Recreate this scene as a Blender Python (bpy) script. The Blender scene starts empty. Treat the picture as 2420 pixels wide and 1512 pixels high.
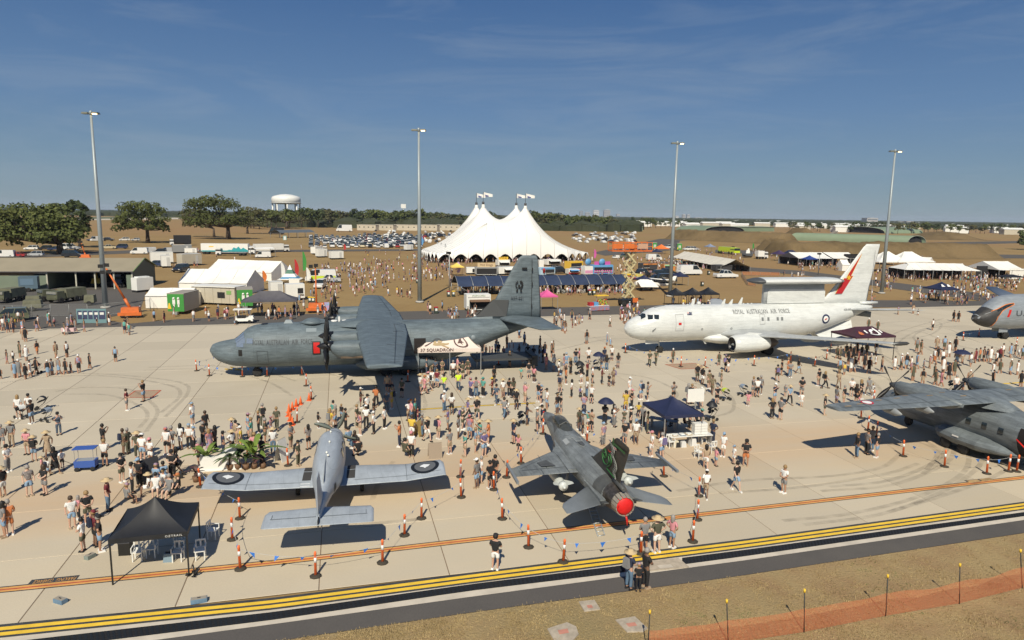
import bpy,math,random
from mathutils import Vector,Matrix,noise
R = math.radians
sc = bpy.context.scene
# ------------------------------------------------------------------ camera
CAM_H = 16.0
F_ = 0.667
PIT,ROL = 0.1530,0.0145
_cp,_sp = math.cos(PIT),math.sin(PIT)
FW = Vector((0,_cp,-_sp));_up = Vector((0,_sp,_cp));_rt = Vector((1,0,0))
C0 = _rt*math.cos(ROL) + _up*math.sin(ROL)
C1 = -_rt*math.sin(ROL) + _up*math.cos(ROL)
cam = bpy.data.cameras.new('camera')
cam.sensor_width = 36;cam.lens = F_*36;cam.clip_start = 0.5;cam.clip_end = 60000
camo = bpy.data.objects.new('camera',cam);sc.collection.objects.link(camo)
_m = Matrix((C0,C1,-FW)).transposed().to_4x4();_m.translation = Vector((0,0,CAM_H))
camo.matrix_world = _m;sc.camera = camo
# ------------------------------------------------------------------ sky, sun, exposure
SUN_EL,SHADOW_AZ = R(44),R(5.5)      # shadows run away from the camera, a little to the right
w = bpy.data.worlds.new('World');sc.world = w;w.use_nodes = True
nt = w.node_tree;N = nt.nodes;L = nt.links;N.clear()
sky = N.new('ShaderNodeTexSky');sky.sky_type = 'NISHITA';sky.sun_disc = False
sky.sun_elevation = SUN_EL;sky.sun_rotation = math.pi + SHADOW_AZ
sky.altitude = 100;sky.air_density = 1.0;sky.dust_density = .15;sky.ozone_density = 1.6
tc = N.new('ShaderNodeTexCoord');mp = N.new('ShaderNodeMapping')
mp.inputs['Rotation'].default_value = (0,0,R(-10));mp.inputs['Scale'].default_value = (1.0,1.0,7.5)
L.new(tc.outputs['Generated'],mp.inputs['Vector'])
n1 = N.new('ShaderNodeTexNoise');n1.inputs['Scale'].default_value = 2.3;n1.inputs['Detail'].default_value = 9
n1.inputs['Roughness'].default_value = .62;n1.inputs['Distortion'].default_value = 1.1
L.new(mp.outputs[0],n1.inputs['Vector'])
cr = N.new('ShaderNodeValToRGB');cr.color_ramp.elements[0].position = .46;cr.color_ramp.elements[1].position = .78
L.new(n1.outputs[0],cr.inputs[0])
mu = N.new('ShaderNodeMath');mu.operation = 'MULTIPLY';mu.inputs[1].default_value = .40;L.new(cr.outputs[0],mu.inputs[0])
mxs = N.new('ShaderNodeMix');mxs.data_type = 'RGBA';mxs.inputs[7].default_value = (4.6,5.6,6.8,1)
L.new(mu.outputs[0],mxs.inputs[0]);tn = N.new('ShaderNodeMix');tn.data_type = 'RGBA';tn.blend_type = 'MULTIPLY';tn.inputs[0].default_value = 1;tn.inputs[7].default_value = (.93,.97,1.12,1)
L.new(sky.outputs[0],tn.inputs[6])
bg = N.new('ShaderNodeBackground');bg.inputs[1].default_value = .065
# the haze of the day: sky colour eased towards a measured blue by height above the horizon
sx = N.new('ShaderNodeSeparateXYZ');L.new(tc.outputs['Generated'],sx.inputs[0])
hr_ = N.new('ShaderNodeValToRGB');L.new(sx.outputs[2],hr_.inputs[0]);el = hr_.color_ramp.elements
for i_,(p_,c_) in enumerate(((0,(.30,.44,.53)),(.06,(.235,.39,.55)),(.14,(.165,.32,.57)),(.28,(.078,.20,.46)),(1,(.035,.10,.30)))):
 e_ = el[i_] if i_ < 2 else el.new(p_)
 e_.position = p_;e_.color = c_+(1,)
sc10 = N.new('ShaderNodeMix');sc10.data_type = 'RGBA';sc10.blend_type = 'MULTIPLY';sc10.inputs[0].default_value = 1;sc10.inputs[7].default_value = (10,10,10,1)
L.new(hr_.outputs[0],sc10.inputs[6])
mz = N.new('ShaderNodeMix');mz.data_type = 'RGBA';mz.inputs[0].default_value = .85
L.new(tn.outputs[2],mz.inputs[6]);L.new(sc10.outputs[2],mz.inputs[7]);L.new(mz.outputs[2],mxs.inputs[6])
L.new(mxs.outputs[2],bg.inputs[0])
wo = N.new('ShaderNodeOutputWorld');L.new(bg.outputs[0],wo.inputs[0])
sl = bpy.data.lights.new('sun','SUN');sl.energy = 4.9;sl.angle = R(.53);sl.color = (1,.92,.76)
so = bpy.data.objects.new('sun',sl);sc.collection.objects.link(so)
_d = Vector((math.sin(SHADOW_AZ)*math.cos(SUN_EL),math.cos(SHADOW_AZ)*math.cos(SUN_EL),-math.sin(SUN_EL)))
so.rotation_euler = _d.to_track_quat('-Z','Y').to_euler();so.location = (0,-20,60)
sc.view_settings.view_transform = 'Standard';sc.view_settings.look = 'None'
sc.view_settings.exposure = 0.05;sc.view_settings.gamma = 1.0;sc.view_settings.use_curve_mapping = False
sc.cycles.max_bounces = 6;sc.cycles.diffuse_bounces = 3;sc.cycles.transparent_max_bounces = 12
sc.cycles.use_denoising = True
# ------------------------------------------------------------------ helpers
rnd = random.Random(7)
def at(px,py,z=0.0):
 """a point of the place: where the line of sight through this spot of the photograph meets height z"""
 a,b = (px-1210)/2420,(py-756)/2420
 d = C0*a - C1*b + FW*F_
 t = (z-CAM_H)/d.z
 return Vector((0,0,CAM_H)) + d*t
def zat(ox,oy,s):
 return lambda x,y,z=0.0: at((ox+x/s)/1.53223,(oy+y/s)/1.53223,z)
def Px(v):
 v = Vector(v)-Vector((0,0,CAM_H));q = v.dot(FW)
 return (1210+2420*F_*v.dot(C0)/q,756-2420*F_*v.dot(C1)/q)
ANG = R(14.3)
UA = Vector((math.cos(ANG),math.sin(ANG),0));VA = Vector((-math.sin(ANG),math.cos(ANG),0))
_mats = {}
def mat(name,col,rough=.6,metal=0.,var=0.,vscale=3.,bump=0.,bscale=20.,spec=.5,col2=None,emit=None,alpha=None,coat=0,rand=0.,objc=False):
 """procedural material: base colour with soft noise, optional fine bump"""
 if name in _mats: return _mats[name]
 m = bpy.data.materials.new(name);m.use_nodes = True;_mats[name] = m
 T = m.node_tree;n = T.nodes;l = T.links;b = n['Principled BSDF']
 c = tuple(col)+(1,)
 b.inputs['Base Color'].default_value = c;b.inputs['Roughness'].default_value = rough
 b.inputs['Metallic'].default_value = metal;b.inputs['Specular IOR Level'].default_value = spec
 m.diffuse_color = c
 if coat: b.inputs['Coat Weight'].default_value = coat;b.inputs['Coat Roughness'].default_value = .15
 src = None
 if var or col2:
  t = n.new('ShaderNodeTexCoord');q = n.new('ShaderNodeTexNoise')
  q.inputs['Scale'].default_value = vscale;q.inputs['Detail'].default_value = 6;q.inputs['Roughness'].default_value = .65
  l.new(t.outputs['Object'],q.inputs['Vector'])
  x = n.new('ShaderNodeMix');x.data_type = 'RGBA'
  c2 = col2 if col2 else tuple(max(0,v*(1-var)) for v in col)
  c1 = col if col2 else tuple(min(1,v*(1+var*.6)) for v in col)
  x.inputs[6].default_value = tuple(c1)+(1,);x.inputs[7].default_value = tuple(c2)+(1,)
  rr = n.new('ShaderNodeMapRange');rr.inputs[1].default_value = .35;rr.inputs[2].default_value = .68
  l.new(q.outputs[0],rr.inputs[0]);l.new(rr.outputs[0],x.inputs[0]);src = x.outputs[2]
 if rand:
  oi = n.new('ShaderNodeObjectInfo');hv = n.new('ShaderNodeHueSaturation')
  mr = n.new('ShaderNodeMapRange');mr.inputs[3].default_value = 1-rand;mr.inputs[4].default_value = 1+rand
  l.new(oi.outputs['Random'],mr.inputs[0]);l.new(mr.outputs[0],hv.inputs['Value'])
  if src: l.new(src,hv.inputs['Color'])
  else: hv.inputs['Color'].default_value = c
  src = hv.outputs[0]
 if src: l.new(src,b.inputs['Base Color'])
 if bump:
  t = n.new('ShaderNodeTexCoord');q = n.new('ShaderNodeTexNoise');q.inputs['Scale'].default_value = bscale
  q.inputs['Detail'].default_value = 5
  l.new(t.outputs['Object'],q.inputs['Vector'])
  u = n.new('ShaderNodeBump');u.inputs['Strength'].default_value = bump;u.inputs['Distance'].default_value = .05
  l.new(q.outputs[0],u.inputs['Height']);l.new(u.outputs[0],b.inputs['Normal'])
 if emit: b.inputs['Emission Color'].default_value = tuple(emit[0])+(1,);b.inputs['Emission Strength'].default_value = emit[1]
 if alpha is not None: b.inputs['Alpha'].default_value = alpha
 return m
COL = sc.collection
def panelize(m,w_=1.7,h_=.75,k=.62,st=.35):
 """skin of riveted sheets: faint joint lines and streaks of grime along them"""
 T = m.node_tree;n = T.nodes;l = T.links;b = n['Principled BSDF'];src = b.inputs['Base Color'].links[0].from_socket if b.inputs['Base Color'].links else None
 t = n.new('ShaderNodeTexCoord');s_ = n.new('ShaderNodeSeparateXYZ');l.new(t.outputs['Object'],s_.inputs[0])
 ad = n.new('ShaderNodeMath');ad.operation = 'MULTIPLY_ADD';ad.inputs[1].default_value = .8;l.new(s_.outputs[1],ad.inputs[0]);l.new(s_.outputs[2],ad.inputs[2])
 c = n.new('ShaderNodeCombineXYZ');l.new(s_.outputs[0],c.inputs[0]);l.new(ad.outputs[0],c.inputs[1])
 q = n.new('ShaderNodeTexBrick');q.inputs['Scale'].default_value = 1;q.inputs['Brick Width'].default_value = w_;q.inputs['Row Height'].default_value = h_;q.inputs['Mortar Size'].default_value = .012;q.inputs['Mortar Smooth'].default_value = .6
 q.inputs['Color1'].default_value = (1,1,1,1);q.inputs['Color2'].default_value = (.93,.93,.93,1);q.inputs['Mortar'].default_value = (k,k,k,1);l.new(c.outputs[0],q.inputs['Vector'])
 mp_ = n.new('ShaderNodeMapping');mp_.inputs['Scale'].default_value = (.5,1.2,3.5);l.new(t.outputs['Object'],mp_.inputs['Vector']);z = n.new('ShaderNodeTexNoise');z.inputs['Scale'].default_value = 1.6;z.inputs['Detail'].default_value = 9;z.inputs['Roughness'].default_value = .72;l.new(mp_.outputs[0],z.inputs['Vector'])
 r_ = n.new('ShaderNodeMapRange');r_.inputs[1].default_value = .35;r_.inputs[2].default_value = .7;r_.inputs[3].default_value = 1-st;r_.inputs[4].default_value = 1.16;l.new(z.outputs[0],r_.inputs[0])
 x = n.new('ShaderNodeMix');x.data_type = 'RGBA';x.blend_type = 'MULTIPLY';x.inputs[0].default_value = 1;l.new(q.outputs[0],x.inputs[6]);l.new(r_.outputs[0],x.inputs[7])
 y = n.new('ShaderNodeMix');y.data_type = 'RGBA';y.blend_type = 'MULTIPLY';y.inputs[0].default_value = 1;l.new(x.outputs[2],y.inputs[7])
 if src: l.new(src,y.inputs[6])
 else: y.inputs[6].default_value = b.inputs['Base Color'].default_value
 l.new(y.outputs[2],b.inputs['Base Color']);return m
def tag(o,label=None,cat=None,group=None,kind=None):
 if label: o['label'] = label
 if cat: o['category'] = cat
 if group: o['group'] = group
 if kind: o['kind'] = kind
 return o
def empty(name,loc=(0,0,0),rz=0.,label=None,cat=None,group=None,sc_=1.):
 o = bpy.data.objects.new(name,None);o.empty_display_size = .3;COL.objects.link(o)
 o.location = loc;o.rotation_euler = (0,0,rz);o.scale = (sc_,)*3
 return tag(o,label,cat,group)
def link(me,name,parent=None,loc=None,rot=None):
 o = bpy.data.objects.new(name,me);COL.objects.link(o)
 if parent: o.parent = parent
 if loc is not None: o.location = loc
 if rot is not None: o.rotation_euler = rot
 return o
def place(name,loc=(0,0,0),rz=0.,label=None,cat=None,group=None,src=None,s=1.):
 return empty(name,loc,rz,label,cat,group,s)
def copy_tree(o,parent=None):
 c = o.copy();COL.objects.link(c);c.parent = parent
 for ch in list(KIDS.get(o.name,[])) or [k for k in o.children]:
  copy_tree(ch,c)
 return c
KIDS = {}
class MB:
 """collects faces; build() links them as one mesh object"""
 def __init__(s): s.v = [];s.f = [];s.m = [];s.sm = [];s.cur = 0;s.smooth = False
 def mi(s,i): s.cur = i;return s
 def add(s,vs,fs,smooth=None):
  k = len(s.v);s.v.extend([tuple(q) for q in vs])
  for q in fs:
   s.f.append(tuple(k+i for i in q));s.m.append(s.cur);s.sm.append(s.smooth if smooth is None else smooth)
  return s
 def box(s,c,d,rz=0.,top=None,M=None):
  x,y,z = d[0]/2,d[1]/2,d[2]/2
  tx,ty = (x,y) if top is None else (x*top[0],y*top[1])
  vs = [(-x,-y,-z),(x,-y,-z),(x,y,-z),(-x,y,-z),(-tx,-ty,z),(tx,-ty,z),(tx,ty,z),(-tx,ty,z)]
  if M is None: M = Matrix.Rotation(rz,3,'Z')
  vs = [M @ Vector(q) + Vector(c) for q in vs]
  return s.add(vs,[(0,3,2,1),(4,5,6,7),(0,1,5,4),(1,2,6,5),(2,3,7,6),(3,0,4,7)],False)
 def rings(s,rs,cap0=True,cap1=True,closed=True,smooth=True):
  n = len(rs[0]);k = len(s.v)
  for r_ in rs: s.v.extend([tuple(q) for q in r_])
  m = n if closed else n-1
  for i in range(len(rs)-1):
   for j in range(m):
    a = k+i*n+j;b = k+i*n+(j+1) % n
    s.f.append((a,b,b+n,a+n));s.m.append(s.cur);s.sm.append(smooth)
  if cap0: s.f.append(tuple(k+j for j in range(n))[::-1]);s.m.append(s.cur);s.sm.append(False)
  if cap1: s.f.append(tuple(k+(len(rs)-1)*n+j for j in range(n)));s.m.append(s.cur);s.sm.append(False)
  return s
 def tube(s,pts,r,n=8,caps=True,smooth=True):
  pts = [Vector(p) for p in pts]
  if not hasattr(r,'__len__'): r = [r]*len(pts)
  rs = []
  for i,p in enumerate(pts):
   d = (pts[min(i+1,len(pts)-1)]-pts[max(i-1,0)]).normalized()
   a = d.cross(Vector((0,0,1)) if abs(d.z) < .9 else Vector((1,0,0))).normalized();b = d.cross(a)
   rs.append([p+(a*math.cos(t)+b*math.sin(t))*r[i] for t in (2*math.pi*j/n for j in range(n))])
  return s.rings(rs,caps,caps,smooth=smooth)
 def lathe(s,prof,n=16,c=(0,0,0),ax='Z',smooth=True,caps=True):
  rs = []
  for r_,h in prof:
   q = []
   for j in range(n):
    t = 2*math.pi*j/n;a,b = r_*math.cos(t),r_*math.sin(t)
    q.append((c[0]+a,c[1]+b,c[2]+h) if ax == 'Z' else ((c[0]+h,c[1]+a,c[2]+b) if ax == 'X' else (c[0]+a,c[1]+h,c[2]+b)))
   rs.append(q)
  return s.rings(rs,caps,caps,smooth=smooth)
 def quad(s,a,b,c,d): return s.add([a,b,c,d],[(0,1,2,3)])
 def poly(s,vs): return s.add(vs,[tuple(range(len(vs)))])
 def grid(s,fn,nu,nv,smooth=True):
  vs = [fn(i/nu,j/nv) for i in range(nu+1) for j in range(nv+1)]
  fs = [(i*(nv+1)+j,(i+1)*(nv+1)+j,(i+1)*(nv+1)+j+1,i*(nv+1)+j+1) for i in range(nu) for j in range(nv)]
  return s.add(vs,fs,smooth)
 def mesh(s,name,mats):
  me = bpy.data.meshes.new(name);me.from_pydata(s.v,[],s.f)
  for m_ in (mats if isinstance(mats,(list,tuple)) else [mats]): me.materials.append(m_)
  me.polygons.foreach_set('material_index',s.m);me.polygons.foreach_set('use_smooth',s.sm);me.update()
  return me
 def build(s,name,mats,parent=None,loc=None,rot=None):
  return link(s.mesh(name,mats),name,parent,loc,rot)
def extr(poly,a,b,ax='Y'):
 """flat outline (2-D points) extruded between a and b along an axis: rings"""
 def P(p,h): return (p[0],h,p[1]) if ax == 'Y' else ((h,p[0],p[1]) if ax == 'X' else (p[0],p[1],h))
 return [[P(p,a) for p in poly],[P(p,b) for p in poly]]
def text_mesh(body,size,space=1.0,bold=0.):
 cu = bpy.data.curves.new('t','FONT');cu.body = body;cu.size = size;cu.align_x = 'CENTER';cu.align_y = 'CENTER'
 cu.space_character = space;cu.offset = bold;cu.resolution_u = 2
 o = bpy.data.objects.new('t',cu);COL.objects.link(o)
 dg = bpy.context.evaluated_depsgraph_get();me = bpy.data.meshes.new_from_object(o.evaluated_get(dg))
 vs = [Vector(v.co) for v in me.vertices];fs = [tuple(p.vertices) for p in me.polygons]
 bpy.data.objects.remove(o);bpy.data.curves.remove(cu);bpy.data.meshes.remove(me)
 return vs,fs
def text_on(body,size,fn,m,name,parent,space=1.0,bold=0.,ext=0.):
 """lettering as thin mesh laid on a surface: fn(u, v) -> point"""
 vs,fs = text_mesh(body,size,space,bold)
 b = MB();b.add([fn(q.x,q.y) for q in vs],fs)
 return b.build(name,m,parent)

# ================================================================== GROUND
def zfor(p,yt):
 lo,hi = -2.,400.
 for _ in range(40):
  m_ = (lo+hi)/2
  if Px((p.x,p.y,m_))[1] > yt: lo = m_
  else: hi = m_
 return lo
def hor(px):
 a = (px-1210)/2420;return 756+2420*(C0.z*a+FW.z*F_)/C1.z
def far(px,d,z=0.):
 return at(px,hor(px)+CAM_H*2420*F_/d/(1.0),z)
def zc(ox,oy,s): return lambda x,y: ((ox+x/s)/1.53223,(oy+y/s)/1.53223)
z1,z2,z3 = zc(0,600,2.602),zc(900,600,2.52),zc(1460,680,2.52)
z4,z5 = zc(2200,760,3.15),zc(2900,760,2.964)

def ground_mat(name,c1,c2,c3,s1,s2,bump=.25,bs=3.):
 m = bpy.data.materials.new(name);m.use_nodes = True;T = m.node_tree;n = T.nodes;l = T.links;b = n['Principled BSDF']
 b.inputs['Roughness'].default_value = .95;b.inputs['Specular IOR Level'].default_value = .1
 g = n.new('ShaderNodeNewGeometry')
 def nz(s,d=6,r_=.6,dist=0.):
  q = n.new('ShaderNodeTexNoise');q.inputs['Scale'].default_value = s;q.inputs['Detail'].default_value = d
  q.inputs['Roughness'].default_value = r_;q.inputs['Distortion'].default_value = dist
  l.new(g.outputs['Position'],q.inputs['Vector']);return q.outputs[0]
 def ramp(src,a,b_):
  q = n.new('ShaderNodeMapRange');q.inputs[1].default_value = a;q.inputs[2].default_value = b_;l.new(src,q.inputs[0]);return q.outputs[0]
 def mix(f,a,b_):
  q = n.new('ShaderNodeMix');q.data_type = 'RGBA'
  if f is not None: l.new(f,q.inputs[0])
  for i,v in ((6,a),(7,b_)):
   if isinstance(v,tuple): q.inputs[i].default_value = v+(1,)
   else: l.new(v,q.inputs[i])
  return q.outputs[2]
 x = mix(ramp(nz(s1,8),.38,.66),c1,c2)
 x = mix(ramp(nz(s1*.13,5),.45,.62),x,c3)
 y = mix(ramp(nz(s2,8,.75),.3,.75),tuple(v*.55 for v in c1),tuple(min(1,v*1.25) for v in c2))
 q = n.new('ShaderNodeMix');q.data_type = 'RGBA';q.inputs[0].default_value = .38;l.new(x,q.inputs[6]);l.new(y,q.inputs[7])
 l.new(q.outputs[2],b.inputs['Base Color'])
 if bump:
  u = n.new('ShaderNodeBump');u.inputs['Strength'].default_value = bump;u.inputs['Distance'].default_value = .12
  l.new(nz(bs,8,.7),u.inputs['Height']);l.new(u.outputs[0],b.inputs['Normal'])
 return m
M_field = ground_mat('dry_field',(.335,.235,.11),(.27,.18,.08),(.33,.20,.10),.035,.55,.2,2.)
M_grass = ground_mat('dry_grass',(.46,.35,.175),(.36,.235,.125),(.33,.27,.135),.45,5.5,.9,9.)
M_berm = ground_mat('berm_grass',(.115,.082,.042),(.185,.135,.07),(.22,.155,.08),.25,1.3,1.,1.5)
M_asph = ground_mat('asphalt',(.098,.092,.088),(.125,.115,.105),(.11,.10,.095),.4,18.,.15,30.)
M_road = ground_mat('old_asphalt',(.105,.10,.095),(.13,.12,.11),(.12,.11,.10),.05,2.,0)
def concrete():
 m = ground_mat('concrete',(.56,.497,.388),(.51,.447,.342),(.535,.477,.377),.22,14.,.06,25.)
 T = m.node_tree;n = T.nodes;l = T.links;b = n['Principled BSDF']
 old = b.inputs['Base Color'].links[0].from_socket;g = [q for q in n if q.type == 'NEW_GEOMETRY'][0]
# drifted red soil: a belt along the apron, and streaks along the slabs
 sub = n.new('ShaderNodeVectorMath');sub.operation = 'DOT_PRODUCT';sub.inputs[1].default_value = tuple(VA)
 l.new(g.outputs['Position'],sub.inputs[0])
 su = n.new('ShaderNodeVectorMath');su.operation = 'DOT_PRODUCT';su.inputs[1].default_value = tuple(UA)
 l.new(g.outputs['Position'],su.inputs[0])
 nn = n.new('ShaderNodeTexNoise');nn.inputs['Scale'].default_value = .09;nn.inputs['Detail'].default_value = 6
 cb = n.new('ShaderNodeCombineXYZ');m1 = n.new('ShaderNodeMath');m1.operation = 'MULTIPLY';m1.inputs[1].default_value = .28
 l.new(su.outputs['Value'],m1.inputs[0]);l.new(m1.outputs[0],cb.inputs[0]);l.new(sub.outputs['Value'],cb.inputs[1])
 l.new(cb.outputs[0],nn.inputs['Vector'])
 def mth(op,a,b_=None,c=None):
  q = n.new('ShaderNodeMath');q.operation = op
  for i,v in enumerate((a,b_,c)):
   if v is None: continue
   if isinstance(v,(int,float)): q.inputs[i].default_value = v
   else: l.new(v,q.inputs[i])
  return q.outputs[0]
 off = mth('MULTIPLY_ADD',nn.outputs[0],9.,-4.5)
 vv = mth('ADD',sub.outputs['Value'],off)
 d = mth('ABSOLUTE',mth('SUBTRACT',vv,40.5))
 bell = n.new('ShaderNodeMapRange');bell.interpolation_type = 'SMOOTHSTEP'
 bell.inputs[1].default_value = 7.5;bell.inputs[2].default_value = .5;l.new(d,bell.inputs[0])
 n2 = n.new('ShaderNodeTexNoise');n2.inputs['Scale'].default_value = .5;n2.inputs['Detail'].default_value = 8;n2.inputs['Roughness'].default_value = .7
 cb2 = n.new('ShaderNodeCombineXYZ');m2 = n.new('ShaderNodeMath');m2.operation = 'MULTIPLY';m2.inputs[1].default_value = .12
 l.new(su.outputs['Value'],m2.inputs[0]);l.new(m2.outputs[0],cb2.inputs[0]);l.new(sub.outputs['Value'],cb2.inputs[1]);l.new(cb2.outputs[0],n2.inputs['Vector'])
 fac = mth('MULTIPLY',bell.outputs[0],mth('MULTIPLY_ADD',n2.outputs[0],1.6,-.15))
 fac = mth('MULTIPLY',fac,.75)
 x = n.new('ShaderNodeMix');x.data_type = 'RGBA';x.clamp_factor = True;l.new(fac,x.inputs[0]);l.new(old,x.inputs[6]);x.inputs[7].default_value = (.50,.31,.17,1)
# tan tint that grows towards the near (grass) side, streaky
 mr = n.new('ShaderNodeMapRange');mr.inputs[1].default_value = 58;mr.inputs[2].default_value = 34;l.new(vv,mr.inputs[0])
 f2 = mth('MULTIPLY',mr.outputs[0],mth('MULTIPLY_ADD',n2.outputs[0],1.1,-.25))
 y = n.new('ShaderNodeMix');y.data_type = 'RGBA';y.clamp_factor = True;l.new(f2,y.inputs[0]);l.new(x.outputs[2],y.inputs[6]);y.inputs[7].default_value = (.57,.475,.325,1)
 oi = n.new('ShaderNodeObjectInfo');hv = n.new('ShaderNodeHueSaturation');rr = n.new('ShaderNodeMapRange')
 rr.inputs[3].default_value = .925;rr.inputs[4].default_value = 1.055;l.new(oi.outputs['Random'],rr.inputs[0]);l.new(rr.outputs[0],hv.inputs['Value'])
 l.new(y.outputs[2],hv.inputs['Color']);l.new(hv.outputs[0],b.inputs['Base Color'])
 b.inputs['Roughness'].default_value = .85
 return m
M_conc = concrete()
M_joint = mat('joint_filler',(.20,.14,.09),.9)
M_kerbc = mat('pale_concrete',(.56,.50,.41),.9,var=.15,vscale=.8)
M_cover = mat('worn_concrete',(.42,.36,.28),.9,var=.25,vscale=3.,bump=.2,bscale=20)
M_yel = mat('yellow_paint',(.80,.52,.045),.7,var=.14,vscale=1.2)
M_orl = mat('orange_paint',(.66,.34,.10),.7,var=.2,vscale=1.2)
M_redl = mat('red_line_paint',(.46,.10,.045),.7,var=.3,vscale=1.5)
M_blkp = mat('black_paint',(.045,.05,.055),.75,var=.3,vscale=1.5)

def sheet(name,pts,z,m,kind='structure'):
 b = MB();b.poly([(p.x,p.y,z) for p in pts]);o = b.build(name,m);o['kind'] = kind;return o
def strip(name,up,lo,z,m,parent=None,seg=8):
 """a painted or paved band between two edge lines given as photograph points"""
 b = MB()
 def smp(c,t):
  x = c[0][0]+(c[-1][0]-c[0][0])*t
  for i in range(len(c)-1):
   if x <= c[i+1][0] or i == len(c)-2:
    k = (x-c[i][0])/(c[i+1][0]-c[i][0]);return at(x,c[i][1]+(c[i+1][1]-c[i][1])*k,z)
 N_ = seg*max(len(up),len(lo))
 vs = []
 for i in range(N_+1):
  t = i/N_;vs += [smp(lo,t),smp(up,t)]
 b.add(vs,[(2*i,2*i+2,2*i+3,2*i+1) for i in range(N_)])
 o = b.build(name,m,parent)
 if parent is None: o['kind'] = 'structure'
 return o
# base ground out to the horizon
b = MB();G = 16000.
xs = [-G,-3000,-900,-300,0,300,900,3000,G];ys = [-200,0,60,150,400,1000,3000,G]
b.add([(x,y,-.06) for y in ys for x in xs],[(j*9+i,j*9+i+1,j*9+i+10,j*9+i+9) for j in range(7) for i in range(8)])
b.build('ground',M_field)['kind'] = 'structure'
sea = mat('sea_water',(.09,.13,.16),.25)
b = MB();b.poly([(-9000,5200,-.02),(-1800,4600,-.02),(600,4400,-.02),(900,14500,-.02),(-14000,14500,-.02)]);b.build('sea',sea)['kind'] = 'structure'

def uv(u,v,z=0.): return UA*u+VA*v+Vector((0,0,z))
# concrete apron: a joint-coloured bed with slabs on it
U0,V0,SP = 4.5,28.3,5.65
o = MB();o.poly([uv(-75,28.3,-.02),uv(160,28.3,-.02),uv(160,104.6,-.02),uv(-75,102.4,-.02)])
apron = o.build('apron',M_joint);apron['kind'] = 'structure'
def slab_mesh(w_,h_,g_=.028):
 b = MB();x,y = w_/2-g_,h_/2-g_
 b.add([(-x-.01,-y-.01,-.019),(x+.01,-y-.01,-.019),(x+.01,y+.01,-.019),(-x-.01,y+.01,-.019),(-x,-y,0),(x,-y,0),(x,y,0),(-x,y,0)],
 [(4,5,6,7),(0,1,5,4),(1,2,6,5),(2,3,7,6),(3,0,4,7)],False)
 return b.mesh('concrete_slab',M_conc)
cells = []
nv = 13
for j in range(nv):
 v0 = V0+j*SP
 for i in range(-14,27):
  u0 = U0+i*SP;c = uv(u0+SP/2,v0+SP/2)
  q = Px(c)
  inn = -120 < q[0] < 2540
  cells.append((inn,(c-Vector((0,0,CAM_H))).length,c))
vis = sorted([c for c in cells if c[0]],key=lambda c: c[1])
sm = slab_mesh(SP,SP)
for k,c in enumerate(vis[:296]):
 link(sm,'concrete_slab',apron,c[2],(0,0,ANG))
rest = MB()
for c in vis[296:]+[c for c in cells if not c[0]]:
 x = SP/2-.028
 rest.poly([c[2]+UA*a+VA*b_ for a,b_ in ((-x,-x),(x,-x),(x,x),(-x,x))])
v_end = V0+nv*SP
rest.poly([uv(-75,v_end+.03),uv(160,v_end+.03),uv(160,104.6),uv(-75,102.4)])
o = rest.build('concrete_slabs',M_conc,apron);o['kind'] = 'stuff'
# bands, as edge lines of the photograph ------------------------------------------------
YL = [(-220,1507.5),(0,1486),(652,1421),(1109.6,1361.7),(1762,1281),(2420,1191.6),(2600,1166)]
OL = [(-220,1415),(0,1394),(652.6,1329),(1109.5,1276.3),(1696.8,1211),(2420,1128),(2600,1107)]
def offs(c,k):   # moves a line down the picture; k px at left, less towards the right
 return [(x,y+k*(1-.39*max(0,min(1,x/2420)))) for x,y in c]
def band(name,c,a,b_,z,m,parent=None): return strip(name,offs(c,a),offs(c,b_),z,m,parent)
dl = band('parking_limit_line',OL,-7.5,7.2,.004,M_blkp);dl['kind'] = 'structure'
band('orange_stripe',OL,-5.4,-1.4,.008,M_orl,dl);band('red_stripe',OL,-1.4,1.4,.008,M_redl,dl);band('orange_stripe',OL,1.4,5.2,.008,M_orl,dl)
dl = band('apron_edge_line',YL,-10.5,21,.004,M_blkp);dl['kind'] = 'structure'
band('yellow_stripe',YL,-4.3,3.6,.008,M_yel,dl);band('yellow_stripe',YL,8.2,16.2,.008,M_yel,dl)
DU = [(-220,1548),(54,1514),(652.6,1446),(1109.5,1381.5),(1479,1335.5),(1762,1299.5),(2420,1210.5),(2600,1185)]
DL = [(-220,1578),(60,1537),(652.6,1463.5),(1109.5,1396),(1479,1351.5),(1762,1314),(2420,1219.5),(2600,1193)]
AU = [(-220,1596),(323.6,1518),(652.6,1473.6),(1109.5,1410.4),(1479,1361.3),(1762,1323.5),(2420,1228.5),(2600,1202)]
AL = [(-220,1650),(652.6,1515),(1109.5,1447.5),(1730,1363),(2420,1259),(2600,1232)]
strip('drain_apron',offs(YL,21),AU,-.004,M_kerbc)
strip('asphalt_strip',AU,AL,-.012,M_asph)
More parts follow.
